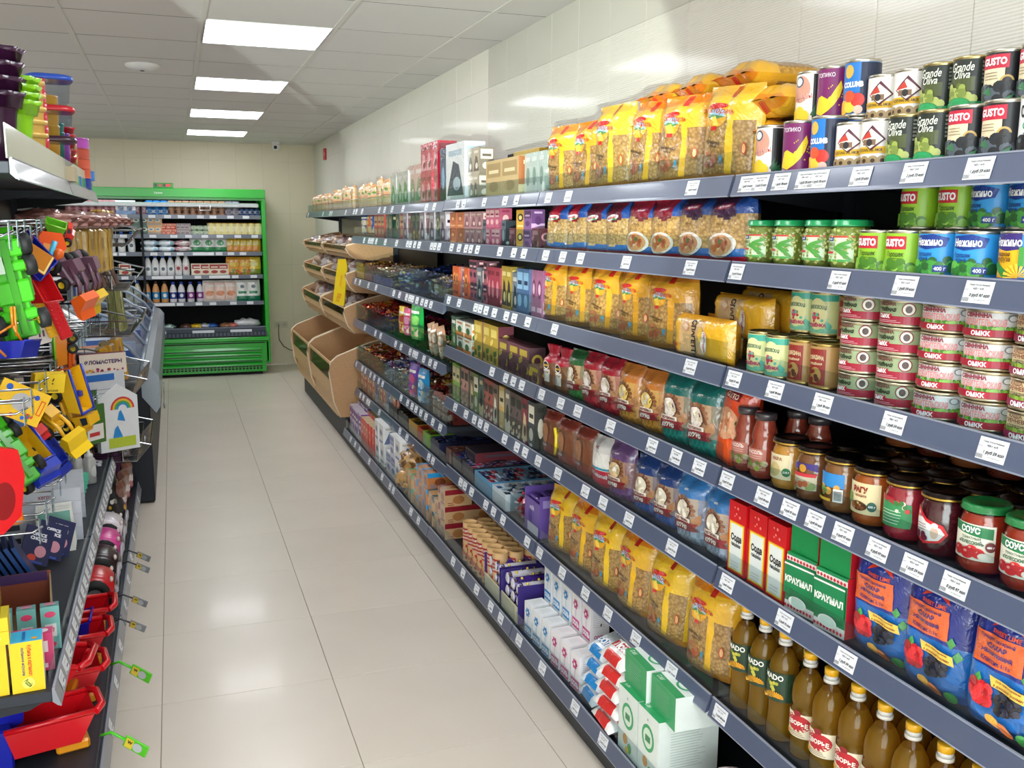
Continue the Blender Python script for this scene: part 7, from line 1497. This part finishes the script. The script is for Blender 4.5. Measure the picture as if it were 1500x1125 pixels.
hang(truck('#d8281c', '#6ab82c', '#8ad83a', L=.2, wheels=4), 84, 352, -.93, 'small red and green toy car lying on hooks', 'toy truck', ori((.9, .1, -.25), (0, -.4, 1)), .42)
hang(truck('#1c34a8', '#e8b41c', '#1c34b0', L=.24, wheels=4), 36, 688, -.86, 'yellow toy tipper bed in blue frame above stationery', 'toy truck', ori((.5, -.3, -.6), (.6, -.7, .5)), .66)
def loader(c, c2, hub):
    def mk():
        u = empty('toy_loader'); m = MB('plastic', c); m.cbox((-.10, -.035, .03), (.06, .035, .07), .008); m.prism([(-.06, .07), (.03, .07), (.02, .13), (-.04, .135)], -.03, .03); m.build('body', u)
        m = MB('plastic', c)
        for s in (-.03, .03): m.tube([(-.02, s, .10), (.08, s, .09), (.13, s, .05)], [.009, .012, .009], 6)
        m.build('arm', u)
        m = MB('plastic', c2); m.prism([(.12, .02), (.20, .0), (.23, .012), (.19, .03), (.16, .09), (.12, .08)], -.06, .06); m.build('bucket', u)
        for x, r in ((-.06, .042), (.04, .032)):
            for s in (-1, 1): m = MB('rubber', '#141416'); wheel(m, (x, s*.055, r), r, .032, hub); m.build('wheel', u)
        return u
    return Proto(mk)
hang(loader('#6a4a5c', '#e8601c', '#e8c81c'), 88, 408, -.90, 'mauve toy loader with orange bucket and yellow hubs', 'toy loader', ori((.45, -.1, -.8), (.8, -.5, .45)), .66)
hang(loader('#6a4a5c', '#e8c01c', '#6a4a5c'), 108, 400, -.95, 'mauve toy loader with yellow scoop, farthest along', 'toy loader', ori((.35, .0, -.9), (.9, -.3, .3)), .68)
hang(loader('#e8b01c', '#e8c01c', '#e8b01c'), 72, 625, -.86, 'yellow toy loader blade hanging in front of truck', 'toy loader', ori((.6, -.3, -.5), (.5, -.8, .5)), .6)
def digger():
    u = empty('toy_digger_arm'); m = MB('plastic', '#e8a81c')
    for s in (-.02, .02): m.tube([(0, s, 0), (.03, s, -.07), (0, s, -.14), (.02, s, -.20)], .007, 6)
    for z in (-.02, -.07, -.12): m.tube([(.015, -.03, z), (.015, .03, z)], .006, 6)
    m.build('arm', u); m = MB('plastic', '#e8a81c'); m.prism([(0, -.20), (.05, -.19), (.04, -.24), (.0, -.25)], -.03, .03); m.build('scoop', u)
    m = MB('plastic', '#1c34a8'); m.cbox((.03, -.03, -.16), (.07, .03, -.12), .006); m.build('joint', u); return u
hang(Proto(digger), 104, 545, -.87, 'yellow toy digger arm hanging from hook', 'toy digger', (0, 0, -.4), .5)
def bed(c, w=.15, l=.20, h=.07):
    def mk():
        m = MB('plastic', c); f = [(-l/2, 0), (l*.35, 0), (l/2, h), (-l/2-.02, h)]
        for s in (-1, 1): m.prism(f, s*w/2-.003, s*w/2+.003)
        m.box((-l/2, -w/2, -.003), (l*.35, w/2, 0)); m.poly([(l*.35, -w/2, 0), (l/2, -w/2, h), (l/2, w/2, h), (l*.35, w/2, 0)]); m.poly([(-l/2, -w/2, 0), (-l/2-.02, -w/2, h), (-l/2-.02, w/2, h), (-l/2, w/2, 0)])
        for y in (-w*.25, w*.25): m.box((-l*.4, y-.004, 0), (l*.3, y+.004, .006))
        m.tube([(l/2, -w/2, h), (l/2, w/2, h)], .005, 6); return m.build('toy_tipper_bed')
    return Proto(mk)
hang(bed('#1626a0'), 38, 378, -.92, 'dark blue toy tipper bed beside the green truck', 'toy part', ori((.5, .3, -.7), (.7, -.7, .1)), .58)
hang(bed('#c8141c'), 52, 425, -.88, 'red toy tipper bed tilted below the blue one', 'toy part', ori((.4, -.2, -.9), (.8, -.5, .3)), .55)
hang(bed('#12249a', .16, .18, .08), 24, 523, -.84, 'blue toy bucket on orange frame at left edge', 'toy part', ori((.9, -.3, .05), (0, .1, 1)), .55)
m = MB('plastic', '#e8861c')
for a, b in (((-.16, 0, .10), (.0, 0, .16)), ((0, 0, .16), (.06, 0, .05)), ((-.16, 0, .1), (-.06, 0, 0)), ((0, 0, .16), (0, 0, .26)), ((.02, 0, .26), (.02, 0, .1))): m.tube([a, b], .007, 6)
hang(m.build('toy_crane_frame'), 22, 520, -.83, 'thin orange toy crane frame above blue bucket', 'toy part', (0, 0, .9), .5)
m = MB('card', '#c87a1c'); m.box((-.11, -.004, -.06), (.11, .004, .06)); P = Pr(m, front(-.004)); P.rect(-.106, -.056, .106, -.046, '#f0d88a'); P.rect(.096, -.05, .106, .056, '#f0d88a')
hang(m.build('toy_card'), 48, 375, -.85, 'orange-brown toy backing card between blue bed and figure', 'card', (0, .6, .6), .5)
m = MB('plastic', '#e8561c')
m.prism([(-.10, 0), (-.05, .12), (.07, .14), (.12, .06), (.06, -.1), (-.02, -.14)], -.02, .02); m.box((-.03, -.024, -.02), (.03, -.019, .05), '#f09a4a'); m.prism([(-.02, -.06), (.04, -.05), (.03, .0), (-.01, .0)], -.0245, -.02, 'y', '#3a3a6a')
hang(m.build('toy_body_shell'), 66, 368, -.92, 'orange toy body shell below the top hooks', 'toy part', (0, .3, .5), .48)
def fig():
    u = empty('toy_rattle'); m = MB('plastic', '#4ac0e8'); m.tube([(0, 0, .12), (-.03, 0, .05), (-.045, 0, -.02), (-.07, 0, -.09)], [.016, .014, .013, .012], 8); m.build('handle', u)
    for x, z, r in ((.01, .05, .032), (-.06, -.09, .03)): m = MB('plastic', '#e86a1c'); m.blob((x, -.012, z), (r*.9, r*.8, r), n=14, m=10); m.build('ball', u)
    return u
hang(Proto(fig), 83, 385, -.87, 'light blue toy rattle with orange ball ends', 'toy rattle', (0, 0, .5), .55)
def ladder(c, L=.38):
    m = MB('plastic', c); m.cbox((-.035, -.012, -L/2), (.035, .012, L/2), .005)
    for i in range(14): z = -L/2+.02+i*L/14.5; m.blob((.02, -.013, z), .006, n=7, m=4); m.blob((-.02, -.013, z), .006, n=7, m=4)
    return m.build('toy_ladder')
hang(ladder('#c81420'), 78, 450, -.86, 'long red studded toy ladder hanging at a slant', 'toy ladder', (0, -.34, .5), .55)
hang(ladder('#e8b42c', .26), 68, 465, -.90, 'short yellow perforated toy ladder behind the red one', 'toy ladder', (0, -.34, .5), .5)
m = MB('card', '#d8d0cc'); m.prism([(-.08, -.10), (-.04, -.15), (.05, -.14), (.08, -.06), (.06, .1), (-.05, .14)], -.008, .008); P = Pr(m, front(-.008)); [P.rect(-.03, .02+.02*i, .03, .028+.02*i, '#2a2228') for i in range(3)]; P.rect(-.02, -.10, -.008, -.06, '#5a3a44'); P.rect(.004, -.10, .016, -.06, '#5a3a44')
hang(m.build('toy_card'), 57, 470, -.94, 'white rounded toy backing card with black lettering bars', 'card', (0, -.1, .5), .5)
m = MB('card', '#e8b824'); m.box((-.12, -.005, -.085), (.12, .005, .085)); P = Pr(m, front(-.005)); P.ell(0, .005, .048, .044, '#b4b2b4', 24)
for x, z, q, c in ((-.08, .055, .016, '#1f5ab8'), (-.09, -.03, .012, '#3a9a3a'), (-.02, -.068, .01, '#d8285a'), (.06, .05, .013, '#1f4ab0'), (.035, -.065, .010, '#2a6ac8'), (.055, -.05, .014, '#c83a2c')): P.ell(x, z, q, q, c, 12)
P.rect(.085, -.03, .108, .045, '#d84a1c'); P.rect(.09, -.025, .103, .04, '#e8b824'); P.spots(.02, -.075, .08, -.04, 14, .005, ['#c83a2c', '#2a5ab8', '#3a9a3a'], 3)
hang(m.build('toy_card'), 30, 590, -.82, 'yellow toy header card with large grey oval sticker', 'card', (0, .52, .45), .56)
m = MB('card', '#e8c01c'); m.box((-.09, -.03, -.06), (.09, .03, .06), cols=['#a8401c', '#e8c01c', '#ecc824', '#d8a81c', '#d8a81c', '#d8a81c']); P = Pr(m, front(-.03)); P.text('ДЕТСКИЙ', .02, -.045, .016, '#3a3014', w=.1, bold=.04); P.spots(-.03, .0, .03, .04, 6, .006, ['#6a5a1c'], 1)
hang(m.build('toy_box'), 70, 560, -.85, 'yellow toy box with small dark lettering on hooks', 'box', (.2, .1, .5), .5)
m = MB('plastic', '#d8141c'); m.prism([(-.07, -.17), (.0, -.19), (.07, -.12), (.08, .05), (.05, .16), (-.05, .18)], -.03, .03); P = Pr(m, front(-.03)); P.ell(-.0, -.05, .045, .08, '#8a0c12', 20)
hang(m.build('toy_bucket'), 2, 715, -.80, 'large red plastic toy shape at the left photo edge', 'toy part', (0, .1, .5), .62)
m = MB('plastic', '#e8801c'); m.cbox((-.03, -.02, -.09), (.03, .02, .09), .01); hang(m.build('toy_brick'), 22, 745, -.83, 'orange toy piece below the large red toy', 'toy part', (0, -.15, .5), .5)
# packs on the near top hooks and clear blister packs behind the toys
BL_ = carton('blister_pack', .12, .22, .03, six('#8a2c4c'), lambda P, w, h: (P.rect(-w*.4, h*.75, w*.4, h*.95, '#e8d8d8'), P.spots(-w*.3, h*.1, w*.3, h*.6, 8, .016, ['#c83a5c', '#e8a0b0', '#5a1c34'], 2)), kind='film')
for i in range(9): put(BL_, -1.12+.02*(i % 3), -.05+.13*i, 1.34, ORD[i]+' crimson blister pack from near end behind toys', 'pack', 'crimson blister packs', math.pi/2+.3)
BC = carton('blister_pack', .11, .2, .03, six('#b8b0a0'), lambda P, w, h: (P.rect(-w*.4, h*.75, w*.4, h*.95, '#e8c02c'), P.rect(-w*.2, h*.1, w*.2, h*.6, '#8a90a0')), kind='film')
for i in range(9): put(BC, -1.10+.03*(i % 3), .0+.13*i, .93, ORD[i]+' grey blister pack on the middle hooks', 'pack', 'grey blister packs', math.pi/2+.3)
TBK = carton('toothbrush_pack', .05, .24, .02, six('#9aa0ac', front='#a8aebc'), lambda P, w, h: (P.rect(-w*.2, h*.05, w*.2, h*.7, '#3a4a8a'), P.rect(-w*.4, h*.8, w*.4, h*.98, '#e8b82c'), P.rect(-w*.3, h*.02, w*.3, h*.08, '#e8c02c')), kind='film')
for i, px in enumerate((104, 109, 114, 119, 124)): a = at(px, 400, -.92); put(TBK, a.x, a.y, 1.33, ORD[i]+' slim grey and blue card pack on top hooks', 'pack', 'slim card packs', math.pi/2-.5)
pkb = crumple('dried_fish_bag', (.05, .09, .03), '#8a5a50', sd=21, c2='#c09088', amp=.5, n=18, m_=12)
for i in range(14): put(pkb, -.90+.009*i, .95+.15*i, 1.665-.012*(i % 2), ORD[i]+' brown pink glossy bag from near end above top hooks', 'bag', 'brown pink bags along the top', math.pi/2+rd.uniform(-.3, .3))
# ---- stationery on the middle shelf
ZM = .496; XM = -.86
pp = carton('paper_pack', .30, .05, .21, six('#c8ccd6', left='#a8aeb8'), lambda P, w, h: (P.text('xerox', .03, h*.5, .013, '#8a2c3c', w=.05), P.rect(-w*.45, h*.3, -w*.2, h*.7, '#4a4c54')))
for i in range(4): put(pp, -1.02, 1.12, ZM+i*.051, ('lowest', 'second', 'third', 'topmost')[i]+' pack of white printer paper in stack on left shelf', 'pack', 'printer paper packs', .15)
for i in range(3): put(pp, -1.03, 1.42, ZM+i*.051, ('lowest', 'middle', 'topmost')[i]+' pack of printer paper in farther stack', 'pack', 'printer paper packs', .1)
def glue():
    u = empty('glue_bottle'); m = MB('plastic', '#b4b3b0'); m.lathe([(.022, 0), (.024, .004), (.024, .095), (.014, .108)], 18, capt=False); m.build('bottle_body', u)
    c = MB('plastic', '#d6d6d4'); c.lathe([(.016, .104), (.016, .118), (.006, .125), (.004, .15), (.001, .151)], 14, capt=False); c.build('nozzle', u)
    l = MB('paper', '#d2d2ce'); P = Pr(l, cyl(.0242)); P.ell(0, .05, .017, .022, '#d4d4d0'); l.build('paper_label', u); return u
GB = Proto(glue)
for i, (px, py) in enumerate(((-.945, 1.88), (-.895, 1.88), (-.97, 1.95))): put(GB, px, py, ZM, ('left', 'right', 'rear')[i]+' white glue bottle standing on the left middle shelf', 'bottle', 'glue bottles', math.pi/2-.6, sc=1.15)
cap = can(.012, .012, '#d8d8dc', lambda P, r, h: None, '#d8d8dc', 'glue_stick', 12, 'plastic')
for i, (px, py) in enumerate(((139, 672), (147, 678), (145, 668), (153, 674), (150, 666), (157, 670))): put(cap, -.88-.022*(i % 3), 2.2+.02*i, ZM, ORD[i]+' small white cap lying beyond glue bottles', 'cap', 'small white caps', 0)
stk = carton('notepad', .09, .015, .07, six('#5ac0a0', front='#3aa088'))
for i in range(7): put(stk, -.935, 1.62+.004*i, ZM+i*.0155, ORD[i]+' mint green notepad up its pile', 'notepad', 'mint notepads', math.pi/2+.15*i)
bk = carton('exercise_book', .16, .21, .006, six('#1c2450', right='#e8e8e8'), lambda P, w, h: (P.text('OFFICE', 0, h*.8, .02, '#e8eaf2', w=w*.7, bold=.05), P.text('CHOICE', 0, h*.68, .02, '#e8eaf2', w=w*.7, bold=.05), P.ell(w*.15, h*.35, w*.2, h*.16, '#c88a9a'), P.ell(-w*.1, h*.15, w*.15, h*.1, '#c8402c'), P.rect(-w*.4, h*.02, w*.3, h*.08, '#2a4aa0')))
for i, (px, py) in enumerate(((58, 790), (72, 785), (84, 790))): put(bk, (-.99, -.95, -.93)[i], (.72, .76, .80)[i], ZM+.03, ('nearest', 'second', 'third')[i]+' navy blue colouring book leaning in the book row', 'book', 'navy books', .4, rx=-.5, ry=.5, sc=.62)
sb = carton('thin_book', .012, .17, .15, six('#23305a', front='#1c4a8a')); sr = carton('thin_book', .02, .17, .15, six('#8a4020', front='#a04c24'))
for i in range(8): put(sb, -1.10+.022*i, .55, ZM+.02, ORD[i]+' dark blue thin book in the row', 'book', 'thin books', .2, ry=-.45)
for i in range(5): put(sr, -1.06-.024*i, .46, ZM+.02, ORD[i]+' rusty orange thin book in the row', 'book', 'thin books', .2, ry=-.45)
mg = carton('magazine', .2, .26, .004, six('#d8d8d0'), lambda P, w, h: (P.rect(-w*.45, h*.5, w*.45, h*.95, '#5a9a8a'), P.rect(-w*.4, h*.1, w*.2, h*.3, '#c8b8a8')))
for i in range(4): put(mg, -.93, .90+.015*i, ZM+.0+.005*i, ('lowest', 'second', 'third', 'topmost')[i]+' pale magazine standing beside navy books', 'magazine', 'pale magazines', .25, rx=-.3-.05*i, sc=.6)
# display carton with small boxes in front
m = MB('card', '#6a5030')
m.box((-.16, -.13, 0), (.16, .13, .004)); m.box((-.16, .126, .004), (.16, .13, .13), '#7a3a24'); m.box((.156, -.13, .004), (.16, .126, .12), '#9a8460'); m.box((-.16, -.13, .004), (-.156, .126, .12))
P = Pr(m, front(.126)); P.rect(-.15, .10, .15, .13, '#3a1c50'); P.ell(-.08, .115, .025, .008, '#d8d8e0')
o = tag(m.build('display_carton'), 'open brown display carton holding small toy boxes, left shelf', 'carton'); o.location = (-1.03, .20, ZM); o.rotation_euler = (0, 0, .12)
tb = carton('teal_toy_box', .045, .115, .05, six('#5aa09c', front='#6ab0aa', top='#68aca8', right='#88b8b0'), lambda P, w, h: (P.rect(-w*.3, h*.3, w*.3, h*.6, '#d8d8dc'), P.spots(-w*.15, h*.36, w*.15, h*.52, 3, .006, ['#4a3a3c', '#c87a8a'], 1), P.ell(0, h*.82, w*.3, h*.07, '#d83a6a'), P.ell(0, h*.12, w*.3, h*.06, '#d83a6a')), None, lambda P, w, d: (P.ell(0, 0, w*.35, d*.2, '#d8a0b0'), P.ell(0, d*.3, w*.3, d*.1, '#d84a7a'), P.rect(-w*.2, -d*.3, w*.2, -d*.2, '#4a3a40')))
for i, px in enumerate((8, 22, 38, 53, 75)): put(tb, -1.09+.058*i, .03+.006*i, ZM+.004, nth(i, 5)+'teal doll box in front of brown carton', 'box', 'teal boxes', .12, rx=-.12, sc=1.05)
pkx = carton('pink_toy_box', .05, .10, .06, six('#c81c60', front='#d0246c', top='#d83478', right='#e8b8a0'), lambda P, w, h: (P.rect(-w*.25, h*.5, w*.25, h*.8, '#e8d8e0'), P.rect(-w*.3, h*.08, w*.2, h*.2, '#e8c8d8')), None, lambda P, w, d: (P.ell(0, 0, w*.3, d*.3, '#f0e0e8')))
for i in range(2): put(pkx, -.915+.052*i, -.075, ZM+.004, ('left', 'right')[i]+' magenta toy box between teal and yellow boxes', 'box', 'magenta boxes', .1, rx=-.1)
def pf_cub(P, w, h): P.text('Кубики в картинках', .006, h*.62, .013, '#c83a14', w=h*.62, rot=-P2, bold=.03); P.text('любимые игрушки', -.009, h*.62, .009, '#1c3a78', w=h*.56, rot=-P2, bold=.02); P.ell(.0, h*.18, w*.2, h*.11, '#f0e060', 16, .6); P.text('Puzzle', .0, h*.18, .012, '#3a6a1c', w=h*.17, rot=-P2*.6, shear=.2, bold=.03)
yc = carton('puzzle_cube_box', .075, .135, .075, six('#ecc40c', top='#3ab0e0', right='#e8e8e0'), pf_cub, None, lambda P, w, d: (P.text('Головоломка', -.006, 0, .010, '#1c5ab0', w=.06, rot=P2), P.ell(.02, -.02, .007, .007, '#e8a02c')))
put(yc, -.888, -.165, ZM, 'yellow picture cube box with sky blue top at shelf corner', 'box', 'yellow boxes', .1, sc=1.0)
put(yc, -.970, -.17, ZM, 'yellow picture cube box left of the blue-topped one', 'box', 'yellow boxes', .1)
yd = carton('puzzle_box', .085, .035, .085, six('#ecc40c', top='#d8c42c'), lambda P, w, h: (P.ell(0, h*.5, w*.3, h*.28, '#f0e060', 16), P.text('Puzzle', 0, h*.5, .010, '#3a6a1c', w=w*.5, shear=.2, bold=.03)))
for i in range(2): put(yd, -.965, -.17, ZM+.1365+i*.036, ('lower', 'upper')[i]+' flat yellow puzzle box on top of cube boxes', 'box', 'yellow boxes', .1)
m = MB('film', '#c8b82c'); m.box((-.05, -.05, 0), (.05, .05, .05)); P = Pr(m, top(.05), sub=9); P.ell(0, 0, .03, .035, '#4a5a1c'); P.ell(0, 0, .015, .02, '#2a3414')
P = Pr(m, front(-.05), sub=9); P.rect(-.045, .01, .045, .03, '#3a4a1c')
o = tag(m.build('putty_pack'), 'yellow and green pack crowning the yellow puzzle boxes', 'pack'); o.location = (-.99, -.165, ZM+.209); o.rotation_euler = (.1, 0, .1)
# ---- toy cars and scoops on the bottom left shelf
ZL = .156
def jeep(c, glass='#2a1c24', hub='#8a8c90'):
    def mk():
        u = empty('toy_car'); L, w = .30, .15
        m = MB('plastic', c)
        def S(a, b):
            a0 = (a-.5)*L; prof = .075+.045*math.exp(-((a-.42)/.22)**4) - .02*max(0, a-.8)*5*.3
            ang = math.pi*(b); r = (abs(math.cos(ang))**.5)*(1 if math.cos(ang) > 0 else -1); zz = abs(math.sin(ang))**.45
            e = min(1, (1-abs(2*a-1)**6)+.02)**.5
            return (a0, -r*w/2*(.85+.15*e)*(1 if zz < .8 else .96), .03+(prof*zz)*(.5+.5*e))
        m.grid(S, 20, 14); m.box((-L*.47, -w*.46, .025), (L*.47, w*.46, .04)); m.build('body_shell', u)
        m = MB('plastic', glass)
        for s in (-1, 1): m.prism([(-L*.22, .085), (L*.08, .085), (L*.03, .128), (-L*.18, .128)], s*w*.485-.002, s*w*.485+.002)
        m.prism([(-w*.36, .085), (w*.36, .085), (w*.3, .128), (-w*.3, .128)], L*.115, L*.122, 'x'); m.build('windows', u)
        m = MB('plastic', '#b8b4bc'); m.cbox((L*.49, -w*.44, .03), (L*.54, w*.44, .06), .01); m.tube([(L*.53, -w*.3, .06), (L*.55, -w*.3, .095), (L*.55, w*.3, .095), (L*.53, w*.3, .06)], .006, 6); m.build('bumper', u)
        for s in (-1, 1): m = MB('plastic', '#e8d8d0'); m.blob((L*.475, s*w*.33, .08), (.006, .012, .009), n=10, m=6); m.build('headlight', u)
        for x in (-.31, .31):
            for s in (-1, 1): m = MB('rubber', '#141416'); wheel(m, (x*L, s*w*.46, .042), .046, .04, hub); m.build('wheel', u)
        return u
    return Proto(mk)
G = 'toy cars on the bottom left shelf'
for c, (px, py), n_, k in (('#e6dde2', (160, 818), 'white', 1), ('#e0489c', (160, 838), 'pink', 1), ('#2a1018', (148, 868), 'very dark maroon', 1), ('#c8141c', (150, 905), 'red', 1)):
    a = at(px, py, -.87); zz = ZL; y_ = {'white': 2.05, 'pink': 1.80, 'very dark maroon': 1.55, 'red': 1.28}[n_]
    put(jeep(c, '#1c1418' if n_ != 'pink' else '#c8a0b8'), -.97, y_, zz, n_+' toy off-road car facing the aisle on the bottom shelf', 'toy car', G, .05, sc=1.28)
def scoop(c, c2):
    def mk():
        u = empty('toy_wheelbarrow'); m = MB('plastic', c); w, l, h = .14, .20, .075
        f = [(-l/2, 0), (l*.3, 0), (l/2, h), (-l/2-.02, h)]
        for s in (-1, 1): m.prism([(a, b) for a, b in f], s*w/2-.004, s*w/2+.004)
        m.box((-l/2, -w/2, -.004), (l*.3, w/2, 0)); m.poly([(l*.3, -w/2, 0), (l/2, -w/2, h), (l/2, w/2, h), (l*.3, w/2, 0)]); m.poly([(-l/2, -w/2, 0), (-l/2-.02, -w/2, h), (-l/2-.02, w/2, h), (-l/2, w/2, 0)])
        m.tube([(l/2, -w/2-.004, h), (l/2+.02, -w/3, h+.004), (l/2+.02, w/3, h+.004), (l/2, w/2+.004, h)], .010, 8)
        for s in (-1, 1): m.tube([(l/2, s*w/2, h), (-l/2-.02, s*w/2, h)], .008, 6)
        m.build('tray', u); m = MB('plastic', c2); m.cbox((l*.0, -w*.4, -.035), (l*.42, w*.4, -.006), .006); m.build('underside', u)
        m = MB('plastic', '#1420a8'); m.cbox((-l*.9, -w*.5, -.03), (-l*.5, w*.5, h*1.1), .006); m.cbox((-l*.8, -w*.2, h*1.1), (-l*.68, -w*.05, h*1.45), .004); m.build('blue_cab', u)
        return u
    return Proto(mk)
SCP = scoop('#d0101c', '#e8961c'); G = 'red and blue toy barrows'
for i, y in enumerate((.93, .70, .42, .13)): put(SCP, -.885, y, ZL+.038, ('farthest', 'second farthest', 'second nearest', 'nearest')[i]+' red toy barrow with blue cab on bottom left shelf', 'toy barrow', G, .05+.06*i, sc=1.08)
put(SCP, -.93, .32, ZL+.12, 'red toy barrow with yellow load resting on the others', 'toy barrow', G, -.1, ry=.1, sc=1.15)
BB = bed('#1420a8', .13, .17, .075)
for i, (x_, y_, z_) in enumerate(((-.90, .815, .03), (-.92, .56, .03), (-.95, .27, .05), (-1.04, .13, .10))): put(BB, x_, y_, ZL+z_, ('farthest', 'second farthest', 'second nearest', 'nearest')[i]+' dark blue toy tray between the red barrows', 'toy tray', 'blue toy trays', .15*i, ry=-.2, sc=1.05)
def flag(c, c2, lab_=True):
    def mk():
        u = empty('price_flag'); m = MB('plastic', c); m.tube([(0, 0, 0), (.03, 0, .012), (.07, 0, -.005)], .004, 6); m.build('clip', u)
        m = MB('plastic', c2); m.T = Matrix.Translation((.10, 0, -.022)) @ Matrix.Rotation(.45, 4, 'Y'); m.cbox((-.035, -.003, -.018), (.035, .003, .018), .002); P = Pr(m, front(-.003)); P.rect(-.03, -.014, -.008, .014, '#e8c83a'); P.ell(.006, 0, .014, .013, '#b8bcbc', 16); P.text('W', -.018, .004, .010, '#222', bold=.05); m.build('tag_holder', u); return u
    return Proto(mk)
fg = flag('#4ac81c', '#5ac02c'); fs_ = flag('#3a3c40', '#8a8c90')
for i, px in enumerate((.10, .58)): put(fg, -.755, px, .185, ('nearest', 'second')[i]+' lime green price flag sticking out over the floor', 'price flag', 'green price flags', -.5, sc=1.1)
for i, py in enumerate((.95, 1.2, 1.6, 1.75)): put(fs_, -.765, py, .19, ORD[i]+' grey price flag from near end at the bottom rail', 'price flag', 'grey price flags', -.4, rx=.2, sc=.9)
# far end of the bottom left shelf: dark packs, crisps, violet box
cr = bag('crisps_bag', .17, .24, .06, lambda u, v: '#23211f', lambda P, w, h: (P.text('ZEP', 0, h*.8, .03, '#e8e0c8', w=w*.5, bold=.03), P.spots(-w*.35, h*.1, w*.35, h*.65, 14, .010, ['#d8a82c', '#8a8478', '#e8e4dc'], 2)), 'film', 71); put(cr, -.84, 2.42, ZL, 'black snack bag with pale doodles at bottom left shelf', 'bag', None, math.pi/2-.6, rx=-.3, sc=1.2)
gn = bag('crisps_bag', .14, .2, .05, lambda u, v: '#1c5a2a' if v < .6 else '#c8c8c4', None, 'film', 72); put(gn, -.88, 2.62, ZL+.02, 'green and white snack bag behind black one', 'bag', None, math.pi/2-.5)
vb = carton('violet_box', .2, .28, .12, six('#7a1c78'), lambda P, w, h: (P.rect(-w*.4, h*.1, w*.4, h*.3, '#c8b02c'),)); put(vb, -.90, 2.95, ZL, 'violet carton at the far end of bottom left shelf', 'box', None, math.pi/2-.1)
ch = bag('choc_bag', .11, .17, .04, lambda u, v: '#7a4a3a' if v > .5 else '#c8384a', lambda P, w, h: P.rect(-w*.3, h*.3, w*.3, h*.5, '#e8d8d8'), 'film', 73)
for i in range(5): put(ch, -.81+.004*i, 2.5+.11*i, ZL+.01+.03*(i % 2), ORD[i]+' brown and red sweet bag from near end, bottom left', 'bag', 'brown and red sweet bags', math.pi/2-.3)
# ---- chest freezer beyond the left shelving
def freezer():
    o3 = (-1.1, 5.2, 0); u = empty('chest_freezer', o3); tag(u, 'long chest freezer with curved glass lids and blue-grey bumper on the left', 'freezer')
    y0, y1 = 3.2, 7.4; xf, xb = -.66, -1.5
    m = MB('steel', '#23262e'); m.cbox((xb, y0, .01), (xf, y1, .74), .006, '#1c2029'); m.build('cabinet', u, o3)
    m = MB('dark', '#0c0d10'); m.box((xb+.04, y0+.04, 0), (xf-.04, y1-.04, .01)); m.build('plinth', u, o3)
    m = MB('plastic', '#8f9aa4'); m.prism([(xf-.04, .66), (xf+.035, .56), (xf+.06, .60), (xf+.06, .78), (xf+.02, .83), (xf-.04, .85)], y0-.02, y1+.02, 'y'); m.build('bumper', u, o3)
    m = MB('plastic', '#7a848e'); m.prism([(xb, .74), (xf-.035, .74), (xf-.035, .86), (xf-.15, .92), (xb, .96)], y0, y0+.05, 'y'); m.build('end_cap', u, o3)
    pr_ = [(xf-.03, .86), (xf-.10, .96), (xf-.22, 1.05), (xf-.38, 1.11), (xf-.55, 1.12)]
    n = 5; L = (y1-y0)/n
    for i in range(n):
        a, b = y0+L*i+.01, y0+L*(i+1)-.01; g = MB('clear', '#c6d4e4')
        for p, q in zip(pr_, pr_[1:]): g.poly([(p[0], a, p[1]), (q[0], a, q[1]), (q[0], b, q[1]), (p[0], b, p[1])])
        g.build('glass_lid', u, o3); f = MB('plastic', '#94a0b0')
        for y in (a, b): f.tube([(p[0], y, p[1]) for p in pr_], .012, 6)
        f.tube([(pr_[0][0], a, pr_[0][1]), (pr_[0][0], b, pr_[0][1])], .012, 6); f.tube([(pr_[-1][0], a, pr_[-1][1]), (pr_[-1][0], b, pr_[-1][1])], .012, 6); f.build('lid_frame', u, o3)
    m = MB('plastic', '#aab2bc'); m.box((xb, y0+.05, .741), (xf-.05, y1-.05, .75)); m.build('inner_tray', u, o3)
    return u
freezer()
fp = [carton('frozen_pack', .16, .06, .12, six(c, top=t_)) for c, t_ in (('#d8dce4', '#c8d4e4'), ('#4a6aa8', '#e8e8f0'), ('#e0c8b8', '#d88a5c'))]
for i in range(18): put(fp[i % 3], -.86-.2*(i % 2), 3.4+.22*i, .7515+.002*(i % 2), ORD[i//2 if i//2 < 16 else 15]+' frozen pack from near end under glass, '+('front', 'rear')[i % 2]+' row', 'pack', 'frozen packs under glass', .2*(i % 3))
m = MB('chrome', '#c8ccd0'); m.tube([(0, 0, .56), (0, 0, .40)], .004, 6); m.tube([(0, 0, .40), (0, 0, .36)], .008, 6); o = tag(m.build('hanging_tag_chain'), 'thin chain hanging from the freezer bumper over floor', 'chain'); o.location = (-.597, 4.4, 0.0)
